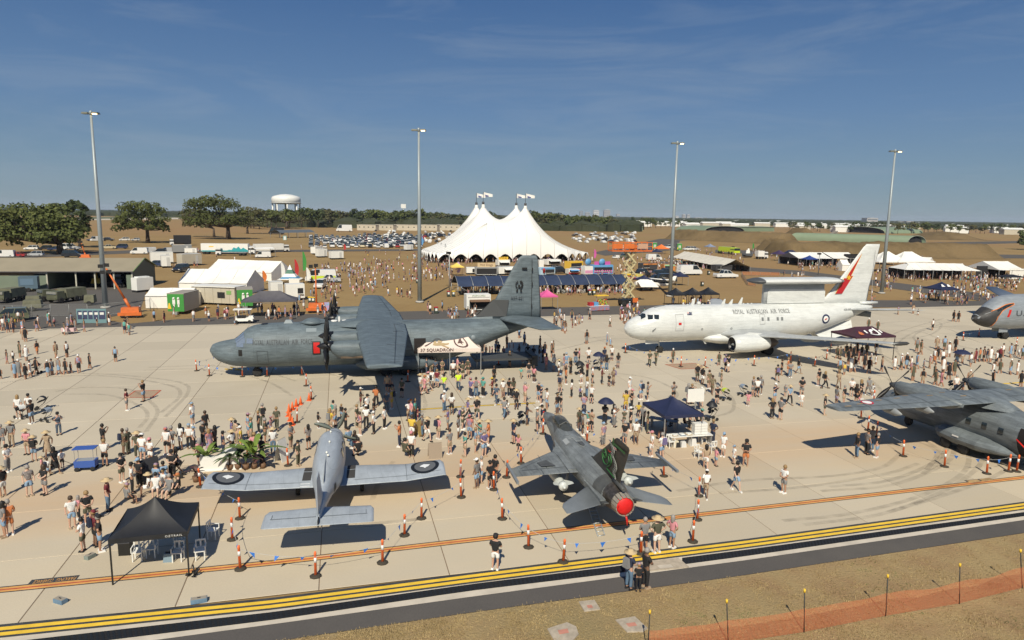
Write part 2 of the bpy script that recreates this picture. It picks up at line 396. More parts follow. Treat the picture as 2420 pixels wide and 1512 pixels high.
# dark drain grating, in sections, with a concrete cover between
M_gr = mat('grate_iron',(.022,.026,.03),.6,metal=.4)
M_pit = mat('drain_shadow',(.012,.012,.014),.9)
def line_y(c,x):
 for i in range(len(c)-1):
  if x <= c[i+1][0]: return c[i][1]+(c[i+1][1]-c[i][1])*(x-c[i][0])/(c[i+1][0]-c[i][0])
 return c[-1][1]
for gi,(xa,xb,lab) in enumerate(((-200,1478,'long dark drain grating beside the double yellow line, left of the concrete cover'),(1612,2580,'dark drain grating beside the double yellow line, right of the concrete cover'))):
 gr = empty('drain_grate',at((xa+xb)/2,line_y(DU,(xa+xb)/2)),0,lab,'grate')
 inv = gr.location
 b = MB();K = 24
 vs = []
 for i in range(K+1):
  x = xa+(xb-xa)*i/K;vs += [at(x,line_y(DL,x),.001)-inv,at(x,line_y(DU,x),.001)-inv]
 b.add(vs,[(2*i,2*i+2,2*i+3,2*i+1) for i in range(K)]);b.build('channel',M_pit,gr)
 b = MB();a0,a1 = at(xa,line_y(DU,xa)),at(xb,line_y(DU,xb));Ltot = (a1-a0).length
 n_ = int(Ltot/.19);
 for i in range(n_):
  t = (i+.5)/n_;p = a0.lerp(a1,t);q = Px(p);up_ = at(q[0],line_y(DU,q[0]));lo_ = at(q[0]+4,line_y(DL,q[0]+4))
  d_ = (up_-lo_);mid = (up_+lo_)/2
  w2 = .045
  b.add([(mid+UA*s_*w2+d_*.5*e_+Vector((0,0,.012)))-inv for s_,e_ in ((-1,-1),(1,-1),(1,1),(-1,1))],[(0,1,2,3)])
 for f_ in (.03,.36,.66,.97):
  vs = []
  for i in range(K+1):
   x = xa+(xb-xa)*i/K;A_,B_ = at(x,line_y(DL,x)),at(x,line_y(DU,x));p = A_.lerp(B_,f_);h_ = (B_-A_).normalized()*.02
   vs += [p-h_+Vector((0,0,.016))-inv,p+h_+Vector((0,0,.016))-inv]
  b.add(vs,[(2*i,2*i+2,2*i+3,2*i+1) for i in range(K)])
 o = b.build('grate_bars',M_gr,gr);o['kind'] = 'stuff'
pc = [at(1482,1334),at(1603,1320),at(1628,1341),at(1533,1350),at(1486,1361)]
cv = empty('drain_cover',pc[0],0,'pale concrete cover block bridging the dark drain grating','cover')
b = MB();b.rings([[p+Vector((0,0,.006))-pc[0] for p in pc],[p+Vector((0,0,.05))-pc[0] for p in pc]],smooth=False);b.build('cover_block',M_cover,cv)
b = MB();q = [at(1552,1336,.055),at(1584,1333,.055),at(1592,1340,.055),at(1560,1343,.055)]
b.poly([p-pc[0] for p in q]);b.build('cover_plate',M_kerbc,cv)
# grass verge
bpts = [at(x,line_y(AL,x)+.6) for x in range(-200,2600,70)]
b = MB();vs = []
for p in bpts: vs += [(p.x,p.y,-.002),(p.x+3,p.y-40,-.002)]
b.add(vs,[(2*i+1,2*i+3,2*i+2,2*i) for i in range(len(bpts)-1)])
b.build('verge',M_grass)['kind'] = 'structure'
# tufts
M_tuft = mat('straw_blades',(.42,.32,.16),.95,var=.5,vscale=.7,col2=(.25,.185,.085))
M_tuftg = mat('green_blades',(.17,.18,.07),.95,var=.4,vscale=1.)
b = MB();r5 = random.Random(5)
def tuft(b,p,h,n,sp):
 for _ in range(n):
  a = r5.uniform(0,6.28);q = p+Vector((r5.uniform(-sp,sp),r5.uniform(-sp,sp),0));dx = Vector((math.cos(a),math.sin(a),0))
  hh = h*r5.uniform(.5,1.2);w_ = .012+.012*r5.random()
  b.add([q-dx*w_,q+dx*w_,q+Vector((-dx.y,dx.x,0))*hh*r5.uniform(-.6,.6)+Vector((0,0,hh))],[(0,1,2)])
cnt = 0
while cnt < 5200:
 x = r5.uniform(640,2460);y = line_y(AL,x)+1.5+(1560-line_y(AL,x))*r5.random()**.9
 if y > 1540: continue
 p = at(x,y)
 f_ = noise.noise(p*.5)+.5*noise.noise(p*1.9)
 if f_ < -.22 and r5.random() < .75: continue
 b.mi(1 if noise.noise(p*.33+Vector((7,3,0))) > .30 and r5.random() < .6 else 0)
 tuft(b,p,.055+.05*max(0,f_),5,.14);cnt += 1
tag(b.build('grass',[M_tuft,M_tuftg]),'dry straw coloured grass tufts on the verge beside the orange mesh fence','grass',kind='stuff')
# stone pads with a reddish plate in the grass
M_padred = mat('faded_red_plate',(.50,.22,.16),.8,var=.2)
for k,(pts,pl,lab) in enumerate((
 ([(1367,1423),(1405,1419),(1419,1441),(1381,1446)],[(1386,1430),(1398,1429),(1402,1436),(1390,1437)],'small square concrete pad in the dry grass, farthest from the mesh fence'),
 ([(1293,1487),(1340,1472),(1362,1482),(1368,1500),(1352,1517),(1312,1520)],[(1318,1489),(1341,1485),(1345,1495),(1322,1499)],'rounded concrete pad with faded red plate at the bottom edge of the grass'),
 ([(1454,1466),(1500,1458),(1531,1486),(1520,1494),(1482,1495)],[(1479,1473),(1500,1470),(1506,1478),(1486,1481)],'large square concrete pad with pink centre in front of the yellow capped posts'))):
 P_ = [at(*p) for p in pts];c = sum(P_,Vector())/len(P_)
 t = empty('concrete_pad',c,0,lab,'pad')
 b = MB();b.rings([[p-c+Vector((0,0,-.02)) for p in P_][::-1],[(p-c)*.98+Vector((0,0,.045)) for p in P_][::-1]],smooth=False);b.build('slab',M_cover,t)
 b = MB();b.poly([at(*p,.05)-c for p in pl]);b.build('plate',M_padred,t)

# asphalt taxi strips beyond the apron
far_e = [(-150,787),(0,782.8),(600,766),(1289.5,748),(2069,726),(2311,724),(2600,719)]
strip('service_road',[(-150,742),(150,738),(300,765),(420,754),(600,745),(1289,727),(2069,709),(2311,711),(2600,700)],far_e,-.01,M_road)
strip('depot_yard',[(-150,690),(330,682),(345,690)],[(-150,790),(150,770),(330,735)],-.014,M_road)
strip('curved_road',[(1560,617),(1900,640),(2120,668),(2330,694),(2600,703)],[(1560,622),(1900,650),(2120,683),(2330,712),(2600,719)],-.012,M_road)
strip('access_road',[(0,606),(180,596),(340,590),(700,590),(1010,588)],[(0,612),(180,604),(340,597),(700,595),(1010,592)],-.012,M_road)
strip('taxiway',[(1400,597),(1530,570),(1560,564),(1700,560)],[(1430,604),(1600,590),(1500,575),(1700,563)],-.012,M_road)
strip('taxiway',[(1850,583),(2050,575),(2420,569),(2600,566)],[(1850,592),(2050,584),(2420,574),(2600,570)],-.011,M_road)
strip('taxiway',[(1690,590),(2250,600),(2600,604)],[(1690,597),(2250,609),(2600,612)],-.010,M_road)
strip('runway',[(-100,523),(150,517),(470,514)],[(-100,527),(150,520.5),(470,517)],-.012,M_kerbc)
strip('grassland',[(-100,518),(470,508.5)],[(-100,523),(470,513)],-.011,mat('dull_green_field',(.12,.13,.06),.95))
# yellow taxi lines
tl = empty('taxi_line',at(1800,1000));tl['kind'] = 'structure';tlp = tl.location.copy()
b = MB()
def line_px(b,pts,w_,z=.005,off=Vector()):
 P_ = [at(*p,z) for p in pts]
 for i in range(len(P_)-1):
  d_ = (P_[i+1]-P_[i]).normalized();n_ = Vector((-d_.y,d_.x,0))*w_/2
  b.add([P_[i]-n_-off,P_[i+1]-n_-off,P_[i+1]+n_-off,P_[i]+n_-off],[(0,1,2,3)])
b = MB();line_px(b,[(980,968),(1120,959),(1265,952)],.36);b.build('taxi_line',M_blkp)['kind'] = 'structure'
b = MB();line_px(b,[(980,968),(1120,959),(1265,952)],.20,.009);b.build('taxi_line',M_yel)['kind'] = 'structure'
b = MB();line_px(b,[(2300,911),(2440,902)],.3,.009);line_px(b,[(2312,912),(2440,938)],.3,.012);b.build('taxi_line',M_yel)['kind'] = 'structure'
bpy.data.objects.remove(tl)
# tie-down squares
for pts,lab in (([(297,939),(320,923),(380,922),(359,939)],'brown square panel outlined in red on the concrete, under two men'),([(1572,861),(1641,858),(1675,869),(1610,872)],'brown square panel outlined in red in front of the white jet')):
 c = at(*pts[0]);o = empty('marked_panel',c,0,lab,'panel')
 b = MB();b.poly([at(*p,.005)-c for p in pts]);b.build('panel_face',mat('brown_panel',(.38,.27,.18),.9,var=.15),o)
 b = MB();line_px(b,pts+[pts[0]],.14,.011,c);b.build('red_outline',M_redl,o)
# lettering block by the limit line
def px_map(c0,c1,c2,z):
 """u,v in -.5...5 of a box laid between three corner points (left-low, right-low, left-high)"""
 A_,B_,C_ = at(*c0,z),at(*c1,z),at(*c2,z)
 return lambda u,v: A_+(B_-A_)*(u+.5)+(C_-A_)*(v+.5)
for corners,txt in (([(65.5,1382),(178,1370.5),(187,1358),(77,1369)],('CLEARANCE','PARKING')),([(2295.5,1133.3),(2369,1125.5),(2356,1124),(2280,1131)],None)):
 P_ = [at(*p,.005) for p in ([(63,1383),(180,1371),(189,1358.5),(75,1370)] if txt else [(2294,1143),(2357,1135),(2338,1129),(2278,1135)])]
 b = MB();b.poly(P_)
 o = b.build('ground_lettering',M_blkp);tag(o,None,None,kind='structure')
 if txt:
  ps = P_;O_ = ps[0];ex = (ps[1]-ps[0]);ey = (ps[3]-ps[0])
  for word,cx in ((txt[0],.29),(txt[1],.755)):
   vs,fs = text_mesh(word,1.0,1.05)
   wx = max(v.x for v in vs)-min(v.x for v in vs)
   b = MB();b.add([O_+ex*(cx-v.x/wx*.40)+ey*(.5-v.y*.85)+Vector((0,0,.004)) for v in vs],fs)
   b.build('letters',M_orl,o)
 else:
  b = MB()
  for (x0,x1) in ((.05,.46),(.52,.93)):
   b.poly([P_[0]+(P_[1]-P_[0])*u_+(P_[3]-P_[0])*v_+Vector((0,0,.004)) for u_,v_ in ((x0,.15),(x1,.15),(x1,.85),(x0,.85))])
  b.build('letters',mat('faded_orange',(.45,.30,.14),.8,var=.4,vscale=6.),o)
# tyre marks: thin dark ribbons
def tyre_mat():
 m = mat('tyre_rubber',(.10,.09,.08),.9)
 T = m.node_tree;n = T.nodes;l = T.links;g = n.new('ShaderNodeNewGeometry');q = n.new('ShaderNodeTexNoise');q.inputs['Scale'].default_value = 1.3;q.inputs['Detail'].default_value = 7
 l.new(g.outputs['Position'],q.inputs['Vector']);r_ = n.new('ShaderNodeMapRange');r_.inputs[1].default_value = .3;r_.inputs[2].default_value = .75;r_.inputs[3].default_value = .03;r_.inputs[4].default_value = .22
 l.new(q.outputs[0],r_.inputs[0]);l.new(r_.outputs[0],n['Principled BSDF'].inputs['Alpha']);return m
M_tyre = tyre_mat()
def spline(pts,k=10):
 P_ = [Vector((p[0],p[1],0)) for p in pts];out = []
 P_ = [P_[0]*2-P_[1]]+P_+[P_[-1]*2-P_[-2]]
 for i in range(1,len(P_)-2):
  for j in range(k):
   t = j/k;a,b_,c,d = P_[i-1:i+3]
   out.append(.5*((2*b_)+(-a+c)*t+(2*a-5*b_+4*c-d)*t*t+(-a+3*b_-3*c+d)*t**3))
 out.append(P_[-2]);return [(p.x,p.y) for p in out]
TM = [
 [(130,925),(200,915),(300,919),(352,946),(372,975),(345,1020)],[(150,931),(260,934),(335,962),(348,985),(330,1010)],
 [(0,905),(120,890),(260,889),(400,910),(425,935),(380,975)],[(0,893),(180,882),(330,890),(430,905),(443,930),(390,985)],
 [(340,874),(460,872),(560,882),(640,905),(690,935)],[(350,868),(480,864),(600,872),(700,900)],
 [(770,880),(840,905),(855,940),(820,975)],[(790,872),(880,900),(900,945),(850,985)],[(860,985),(990,975),(1000,935),(960,890)],
 [(2190,1110),(2215,1070),(2170,1045),(2100,1050)],[(2180,1120),(2230,1080),(2195,1045)],[(1960,1150),(2100,1135),(2210,1090),(2240,1045),(2205,1025)],[(1940,1160),(2110,1145),(2240,1090),(2253,1040)],
 [(1850,1230),(2000,1215),(2150,1180),(2260,1130),(2290,1085),(2262,1050)],[(1900,1240),(2080,1215),(2230,1160),(2310,1105),(2318,1070),(2290,1045)],
 [(2100,1210),(2260,1160),(2360,1120),(2400,1085)],[(1600,1160),(1760,1135),(1960,1125),(2080,1105),(2130,1070)],[(1700,1165),(1900,1150),(2090,1120),(2170,1095)],
 [(2120,770),(2230,775),(2290,800),(2380,830)],[(2100,780),(2180,785),(2250,812),(2420,850)],[(2230,752),(2110,790),(2080,830),(2120,870)],[(2260,755),(2150,790),(2120,830),(2180,870)],
 [(2050,770),(2120,760),(2220,762),(2200,790),(2120,800),(2070,790)],[(2280,770),(2200,775),(2160,800),(2230,840),(2330,850)],
 [(1980,880),(2060,900),(2080,940),(1990,960)],[(1960,872),(2090,890),(2110,930)],
 [(1380,800),(1500,790),(1620,800)],[(1300,830),(1450,800),(1560,812)],[(700,1250),(900,1235),(1000,1225)],[(880,1180),(900,1130),(930,1090)],
 [(1450,880),(1540,895),(1600,930),(1560,965)],[(1640,905),(1720,930),(1730,970),(1660,990)]]
for tr in TM:
 b = MB();P_ = [at(x,y,.006+.0004*TM.index(tr)) for x,y in spline(tr)]
 vs = []
 for i,p in enumerate(P_):
  d_ = (P_[min(i+1,len(P_)-1)]-P_[max(i-1,0)]).normalized();n_ = Vector((-d_.y,d_.x,0))*.16
  vs += [p-n_,p+n_]
 b.add(vs,[(2*i,2*i+2,2*i+3,2*i+1) for i in range(len(P_)-1)]);o = b.build('tyre_mark',M_tyre);o['kind'] = 'structure'

# ================================================================== AIRCRAFT
def lerp_st(st,x):
 if x <= st[0][0]: return st[0][1:]
 for i in range(len(st)-1):
  if x <= st[i+1][0]:
   t = (x-st[i][0])/(st[i+1][0]-st[i][0]);return [a+(b_-a)*t for a,b_ in zip(st[i][1:],st[i+1][1:])]
 return st[-1][1:]
def smooth_st(st,k=4):
 out = []
 for i in range(len(st)-1):
  a = st[max(i-1,0)];b_ = st[i];c = st[i+1];d = st[min(i+2,len(st)-1)]
  for j in range(k):
   t = j/k;out.append([b_[0]+(c[0]-b_[0])*t]+[min(max(.5*((2*q)+(-p+r_)*t+(2*p-5*q+4*r_-s_)*t*t+(-p+3*q-3*r_+s_)*t**3),min(q,r_)-.0),max(q,r_)+.0) for p,q,r_,s_ in zip(a[1:],b_[1:],c[1:],d[1:])])
 out.append(list(st[-1]));return out
class Fus:
 """lofted body: stations (x, z_bottom, z_top, half_width[, z_widest fraction, exponent])"""
 def __init__(s,st,k=3):
  st = [list(q)+([.5] if len(q) < 5 else [])+([] if len(q) > 5 else [2.0]) for q in st]
  s.st = smooth_st(st,k)
 def ring(s,x,n=28,g=0.):
  zb,zt,hw,f,e = lerp_st(s.st,x);zm = zb+(zt-zb)*f;out = []
  for j in range(n):
   t = 2*math.pi*j/n;c,d = math.cos(t),math.sin(t)
   cc = math.copysign(abs(c)**(2/e),c);dd = math.copysign(abs(d)**(2/e),d)
   out.append((x,(hw+g)*cc,zm+dd*((zt-zm+g) if d > 0 else (zm-zb+g))))
  return out
 def y(s,x,z,g=.0):
  zb,zt,hw,f,e = lerp_st(s.st,x);zm = zb+(zt-zb)*f
  h = (zt-zm) if z > zm else (zm-zb)
  q = min(1,abs(z-zm)/max(h,.01));return (hw)*(max(0,1-q**e))**(1/e)+g
 def pt(s,x,ang,g=.02):
  """point on the skin at angle ang (0 = port side level, 90 = top)"""
  zb,zt,hw,f,e = lerp_st(s.st,x);zm = zb+(zt-zb)*f;c,d = math.cos(ang),math.sin(ang)
  cc = math.copysign(abs(c)**(2/e),c);dd = math.copysign(abs(d)**(2/e),d)
  return Vector((x,-(hw+g)*cc,zm+dd*((zt-zm+g) if d > 0 else (zm-zb+g))))
 def build(s,mats,parent,name='fuselage',n=28,g=0.):
  b = MB();b.rings([s.ring(q[0],n,g) for q in s.st]);return b.build(name,mats,parent)
 def patch(s,b,x0,x1,z0,z1,side=-1,g=.02,nx=4,nz=4,sk=0.):
  """panel lying on the side of the body between heights"""
  return b.grid(lambda u,v: ((x0+(x1-x0)*u)+sk*(v-.5),side*s.y(x0+(x1-x0)*u+sk*(v-.5),z0+(z1-z0)*v,g),z0+(z1-z0)*v),nx,nz)
 def patchm(s,b,x0,x1,z0,z1,side=-1,g=.02,t=.05):
  for a0,a1,c0,c1 in ((x0,x1,z0,z0+t),(x0,x1,z1-t,z1),(x0,x0+t,z0+t,z1-t),(x1-t,x1,z0+t,z1-t)):
   s.patch(b,a0,a1,c0,c1,side,g,3,3)
  return b
 def outl(s,poly,side=-1,g=.02):
  return [(x,side*s.y(x,z,g),z) for x,z in poly]
 def disc(s,b,cx,cz,r0,r1,side=-1,g=.02,n=28,shear=0.):
  vs = []
  for j in range(n):
   t = 2*math.pi*j/n
   for r_ in (r0,r1):
    x,z = cx+r_*math.cos(t),cz+r_*math.sin(t);vs.append((x,side*s.y(x,z,g),z))
  return b.add(vs,[(2*j,(2*j+2) % (2*n),(2*j+3) % (2*n),2*j+1) for j in range(n)],True)
 def text(s,body,size,cx,cz,m,parent,name='lettering',side=-1,space=1.,bold=.0,g=.025,sx=1.):
  return text_on(body,size,lambda u,v: (cx-side*u*sx,side*s.y(cx-side*u*sx,cz+v,g),cz+v),m,name,parent,space,bold)
def foil(n=9):
 up = []
 for i in range(n):
  t = i/(n-1);x = .5*(1-math.cos(math.pi*t));y = 5*(.2969*math.sqrt(x)-.126*x-.3516*x*x+.2843*x**3-.1036*x**4);up.append((x,y))
 return up
_FO = foil()
def wing_ring(xl,c,th,fn,cam=.02):
 """closed aerofoil ring; fn(x, h) -> point where h is height off the chord line"""
 r_ = [fn(xl+c*x,c*th*y+c*cam*4*x*(1-x)) for x,y in _FO]+[fn(xl+c*x,-c*th*y*.8+c*cam*4*x*(1-x)) for x,y in _FO[-2:0:-1]]
 return r_
def wing(b,secs,th=.12,vertical=False,cam=.015):
 """secs: (span position, leading edge x, chord, z) lofted; span along y (or along z if vertical with y as last)"""
 rs = []
 for i,q in enumerate(secs):
  sp,xl,c,h0 = q[:4];t_ = q[4] if len(q) > 4 else th
  if vertical: rs.append(wing_ring(xl,c,t_,lambda x,h: (x,h0+h,sp),0.))
  else: rs.append(wing_ring(xl,c,t_,lambda x,h: (x,sp,h0+h),cam))
 return b.rings(rs)
def wheel_mesh(b,c,r_,w_,ax='Y',mt=0,mh=1,n=20):
 cx,cy,cz = c;s = -1 if True else 1
 b.mi(mt);b.lathe([(r_*.55,-w_/2),(r_*.92,-w_/2),(r_,-w_*.3),(r_,w_*.3),(r_*.92,w_/2),(r_*.55,w_/2)],n,c,ax)
 b.mi(mh);b.lathe([(.02,-w_*.42),(r_*.56,-w_*.42),(r_*.56,w_*.42),(.02,w_*.42)],n,c,ax,False)
def blade(b,hub,ang,L_,w0,w1,tw=.5,fwd=-1,sweep=.0):
 """one propeller blade from the hub, in the plane across x"""
 rs = []
 d = Vector((0,math.cos(ang),math.sin(ang)));e = Vector((0,-math.sin(ang),math.cos(ang)));X = Vector((1,0,0))
 for t,w_ in ((.06,w0*.5),(.2,w0*.9),(.45,w1),(.75,w1*.95),(.93,w1*.7),(1.,w1*.3)):
  a = tw*(1.2-t);q = Vector(hub)+d*L_*t+e*sweep*(t**2.2)*L_
  ch = (e*math.cos(a)+X*math.sin(a));tk = (X*math.cos(a)-e*math.sin(a))
  h_ = .10*(1-t*.7)*w_/.25*.5
  rs.append([q-ch*w_/2,q-tk*h_*.5,q+ch*w_/2,q+tk*h_*.5])
 return b.rings(rs)

M_tyreb = mat('tyre_black',(.018,.018,.018),.8)
M_hub = mat('wheel_hub_grey',(.42,.43,.42),.5,metal=.2)
M_glassd = mat('cockpit_glass',(.02,.028,.032),.08,spec=.8)
M_glassb = mat('bright_cockpit_glass',(.55,.62,.66),.12,metal=.75)
M_blk = mat('black_rubber',(.012,.012,.012),.5)
M_red = mat('signal_red',(.55,.012,.010),.5)
M_int = mat('dark_cabin_interior',(.015,.012,.012),.9)

def title(fu,txt,size,x0,x1,z,m,parent):
 """words of a title, each its own part, spread over a stretch of the body side"""
 ws = txt.split(' ');tot = sum(len(w_) for w_ in ws)+1.6*(len(ws)-1)*.62;x = x0;k = (x1-x0)/tot
 for w_ in ws:
  n_ = len(w_)*k;vs,fs = text_mesh(w_,size,1.06,.008);wx = max(v.x for v in vs)-min(v.x for v in vs);q = n_/wx*.97;cx = x+n_/2
  b = MB();b.add([(cx+v.x*q,-fu.y(cx+v.x*q,z+v.y,.03),z+v.y) for v in vs],fs);b.build('title_word',m,parent);x += n_+k*1.0
# ---------------------------------------------------------------- large four-engined transport
def make_transport():
 g = mat('transport_grey',(.14,.178,.20),.55,var=.14,vscale=.55,spec=.35)
 gd = mat('transport_dark_panel',(.052,.056,.058),.6)
 lt = mat('transport_light_marking',(.22,.26,.28),.6)
 mk = mat('transport_marking',(.058,.068,.078),.6)
 prop = mat('propeller_black',(.012,.013,.015),.38)
 edge = mat('propeller_edge',(.35,.33,.28),.5)
 tan = mat('bare_metal_tan',(.27,.21,.16),.5,var=.4,vscale=1.5)
 t = empty('transport_aircraft',(-29.04,64.54,0),R(12.7),'dark grey four propeller military transport with its nose to the left of the apron','aircraft');t.scale = (.962,1.054,1.01)
 fu = Fus([(0,2.5,2.8,.12),(.25,2.05,3.2,.55),(.8,1.6,3.42,.98),(1.7,1.25,3.6,1.35),(2.35,1.08,3.72,1.52),(2.9,1.03,4.12,1.66),(3.6,.96,4.72,1.82),(4.4,.92,5.02,1.98),(5.6,.9,5.15,2.1),(7.5,.88,5.2,2.16),
 (14,.88,5.2,2.16),(21.5,.88,5.2,2.16),(23.5,1.05,5.2,2.14),(25.5,1.65,5.22,2.02),(28,2.6,5.25,1.72),(30.3,3.45,5.22,1.3),(32.2,4.05,5.15,.85),(33.6,4.45,5.05,.45),(34.3,4.65,4.9,.12)])
 fu.build(g,t,n=32)
 b = MB()   # cockpit panes wrapped round the nose
 def pane(a0,a1,x0,x1,sk):
  b.grid(lambda u,v: fu.pt(x0+(x1-x0)*v+sk*(u-.5),a0+(a1-a0)*u,.025),4,4)
 for i in range(3): pane(R(26+i*17),R(41+i*17),2.75-.12*i,3.55-.10*i,-.1)
 o = b.build('windscreen',M_glassb,t)
 b = MB()
 for i in range(3): pane(R(103+i*17),R(117+i*17),2.5,3.35,.05)
 for (a0,a1,x0,x1) in ((R(80),R(100),2.45,3.2),): b.grid(lambda u,v: fu.pt(x0+(x1-x0)*v,a0+(a1-a0)*u,.025),4,4)
 b.build('windscreen',M_glassd,t)
 b = MB();fu.patch(b,2.75,3.45,3.20,3.62);
 for x0 in (3.75,3.0): fu.patch(b,x0,x0+.62,3.55,4.0)
 b.build('side_window',M_glassb,t)
 b = MB();fu.patchm(b,4.7,5.75,1.35,2.85,t=.04);b.build('crew_door',mk,t)
 b = MB();fu.patch(b,10.1,10.72,2.5,3.55,g=.03);b.build('intake_cover',M_red,t)
 b = MB();fu.patchm(b,10.0,10.82,2.38,3.67,g=.035,t=.11);b.build('paratroop_window',M_blk,t)
 b = MB();fu.patch(b,20.1,21.3,2.15,3.7,g=.03,nx=5,nz=5);b.build('open_door',M_int,t)
 b = MB();fu.patch(b,2.95,3.3,2.35,2.95,g=.03);b.build('nose_hatch',M_blk,t)
 title(fu,'ROYAL AUSTRALIAN AIR FORCE',.66,4.3,10.0,3.62,mk,t)
 b = MB();fu.disc(b,22.5,3.1,.42,.58);b.mi(1);fu.disc(b,22.5,3.1,.0,.12);b.build('roundel',[mk,mk],t)
 b = MB();b.lathe([(.02,0),(.22,.02),(.3,.12)],14,(26.3,-1.98,3.6),'Y');b.build('window_blister',lt,t)
 b = MB();b.grid(lambda u,v: (9.4+1.0*u,-fu.y(9.4,4.5+.3*v,.02),4.5+.3*v),3,3);b.build('light_panel',lt,t)
# dorsal pieces
 b = MB();b.lathe([(.02,.48),(.55,.42),(.95,.25),(1.15,0)],20,(10.0,0,5.12),'Z');b.grid(lambda u,v: (8.6+3.4*u,(v-.5)*1.9*math.sin(math.pi*min(1,.1+u*.9)),5.19+.32*math.sin(math.pi*u)*(1-(2*v-1)**2)),10,8);b.build('dorsal_dome',g,t)
 b = MB();b.grid(lambda u,v: fu.pt(5.0+.6*u,R(78)+R(16)*v,.03),4,4);b.build('escape_hatch',M_blk,t)
 b = MB();b.box((7.6,0,5.3),(.9,.8,.3),top=(.6,.6));b.build('hatch_fairing',lt,t)
 panelize(g,2.2,.85)
 wm = mat('white_antenna',(.75,.75,.72),.4)
 for x in (13.3,14.4): b = MB();b.lathe([(.02,.12),(.3,.1),(.4,0)],12,(x-1.2,.2,5.2),'Z');b.build('satcom_antenna',wm,t)
 b = MB();b.box((12.6,-.1,5.45),(.18,.06,.5));b.build('blade_antenna',wm,t)
# wing
 b = MB()
 W = [(-20.2,15.15,2.55,5.15,.10),(-19.6,15.05,2.75,5.14,.12),(-11,14.55,4.15,5.02,.14),(-6,14.35,4.85,4.96,.16),(-2,14.3,5.0,4.95,.17),(0,14.3,5.0,4.96,.17)]
 W = W+[(-q[0],)+q[1:] for q in W[-2::-1]]
 wing(b,W,cam=.012);b.build('wing',g,t)
 b = MB()
 for s in (-1,1):
  for (y0,y1) in ((2.4,13),(13,19.6)):   # flap and aileron gaps
   def fl(u,v,y0=y0,y1=y1,s=s):
    y = y0+(y1-y0)*u;q = lerp_st([(abs(w_[0]),w_[1],w_[2],w_[3]) for w_ in W[::-1][len(W)//2:]],y) if False else None
    xl = 14.3+.85*(max(0,y-6)/14.2) if y > 6 else 14.3;ch = 5.0 if y < 6 else 5.0-2.35*(y-6)/14
    x = xl+ch*(.745+.012*v);return (x,s*y,4.97+.19*(y/20)+ch*.052+.02)
   b.grid(fl,14,1)
  for yy in (2.4,6.6,12.9,19.5): b.box((17.5,s*yy,5.17+.0095*yy-.0),(3.0-.08*yy,.05,.012))
 b.build('panel_lines',mk,t)
 b = MB();b.grid(lambda u,v: (11.5+7.8*u,(v-.5)*3.6*math.sin(math.pi*(.12+.76*u)),4.85+.62*math.sin(math.pi*(.08+.84*u))*(1-abs(2*v-1)**3)),14,12);b.build('wing_fairing',g,t)
# engines
 for s in (-1,1):
  for ye,xo in ((5.05,0.),(10.35,.2)):
   y = s*ye;z = 4.35+.02*ye;x0 = 11.9+xo
   e = MB()
   rs = []
   for x,zb,zt,hw in ((0,z-.05,z+.52,.36),(.25,z-.40,z+.60,.52),(.9,z-.72,z+.66,.62),(2.4,z-.85,z+.68,.66),(4.2,z-.80,z+.66,.62),(5.6,z-.5,z+.62,.5),(7.0,z-.12,z+.5,.3),(8.0,z+.1,z+.4,.08)):
    rs.append([(x0+x*.78,y+hw*math.cos(a),(zb+zt)/2+(zt-zb)/2*math.sin(a)) for a in (2*math.pi*j/18 for j in range(18))])
   e.rings(rs);o = e.build('engine_nacelle',g,t)
   e = MB();e.grid(lambda u,v: (x0+.9+2.8*u,y-.60*math.cos(R(-62)+R(38)*v)*math.sin(math.pi*(.15+.7*u))**.3-.02*0,z-.10-.80*math.sin(R(62)-R(38)*v)*1.0),6,4);e.build('exhaust_shroud',tan,o)
   pz = z+.25;hub = (x0-.32,y,pz)
   e = MB();e.mi(0);e.lathe([(.01,-1.15),(.17,-.9),(.34,-.5),(.42,-.15),(.42,.3)],16,(x0,y,pz),'X')
   a0 = {-5.05: .2,-10.35: 1.45,5.05: .9,10.35: 1.57}[round(y,2)]
   for k in range(6): blade(e,hub,a0+k*math.pi/3,2.10,.42,.62,1.15,sweep=.16)
   pr = e.build('propeller',prop,o)
# tail
 b = MB();F = [(5.1,26.9,7.3,0,.10),(6.2,28.4,5.75,0,.11),(7.2,29.05,5.05,0,.11),(10.6,31.05,2.75,0,.10),(11.45,31.6,2.1,0,.09),(11.72,31.95,1.55,0,.05)]
 wing(b,F,vertical=True);b.build('fin',g,t)
 b = MB();b.rings([[(24.5+4.2*u,s_*(.36*u+.02)*h_,5.15+h_*0+(1.15*u**2.2)*hh) for s_,h_,hh in ((-1,1,0),(-.45,1,.8),(0,1,1),(.45,1,.8),(1,1,0))] for u in (0,.25,.5,.75,1)],False,False,closed=False);b.build('fin_fillet',g,t)
 b = MB()
 for sy in (-1,1): b.add([(26.9,sy*.21,5.45),(30.2,sy*.42,5.45),(30.5,sy*.37,7.15),(28.8,sy*.10,7.15),(27.7,sy*.16,6.15)],[(0,1,2,3,4) if sy < 0 else (4,3,2,1,0)])
 b.build('dark_fin_panel',gd,t)
 b = MB();fs = lambda x,z: (x,-.30+.02*(z-6.5),z)
 for zz0,zz1 in ((5.4,11.3),): b.add([fs(33.0-.0*zz0,zz0),fs(33.06,zz0),fs(33.06,zz1),fs(33.0,zz1)],[(0,1,2,3)])
 for zz in (6.5,8.8,10.3): b.box((33.05,-.33,zz),(.12,.06,.3))
 b.box((32.2,-.27,10.4),(.55,.12,.16));b.build('rudder_hinge_line',M_blk,t)
 b = MB()   # badge: wreath halves round a disc
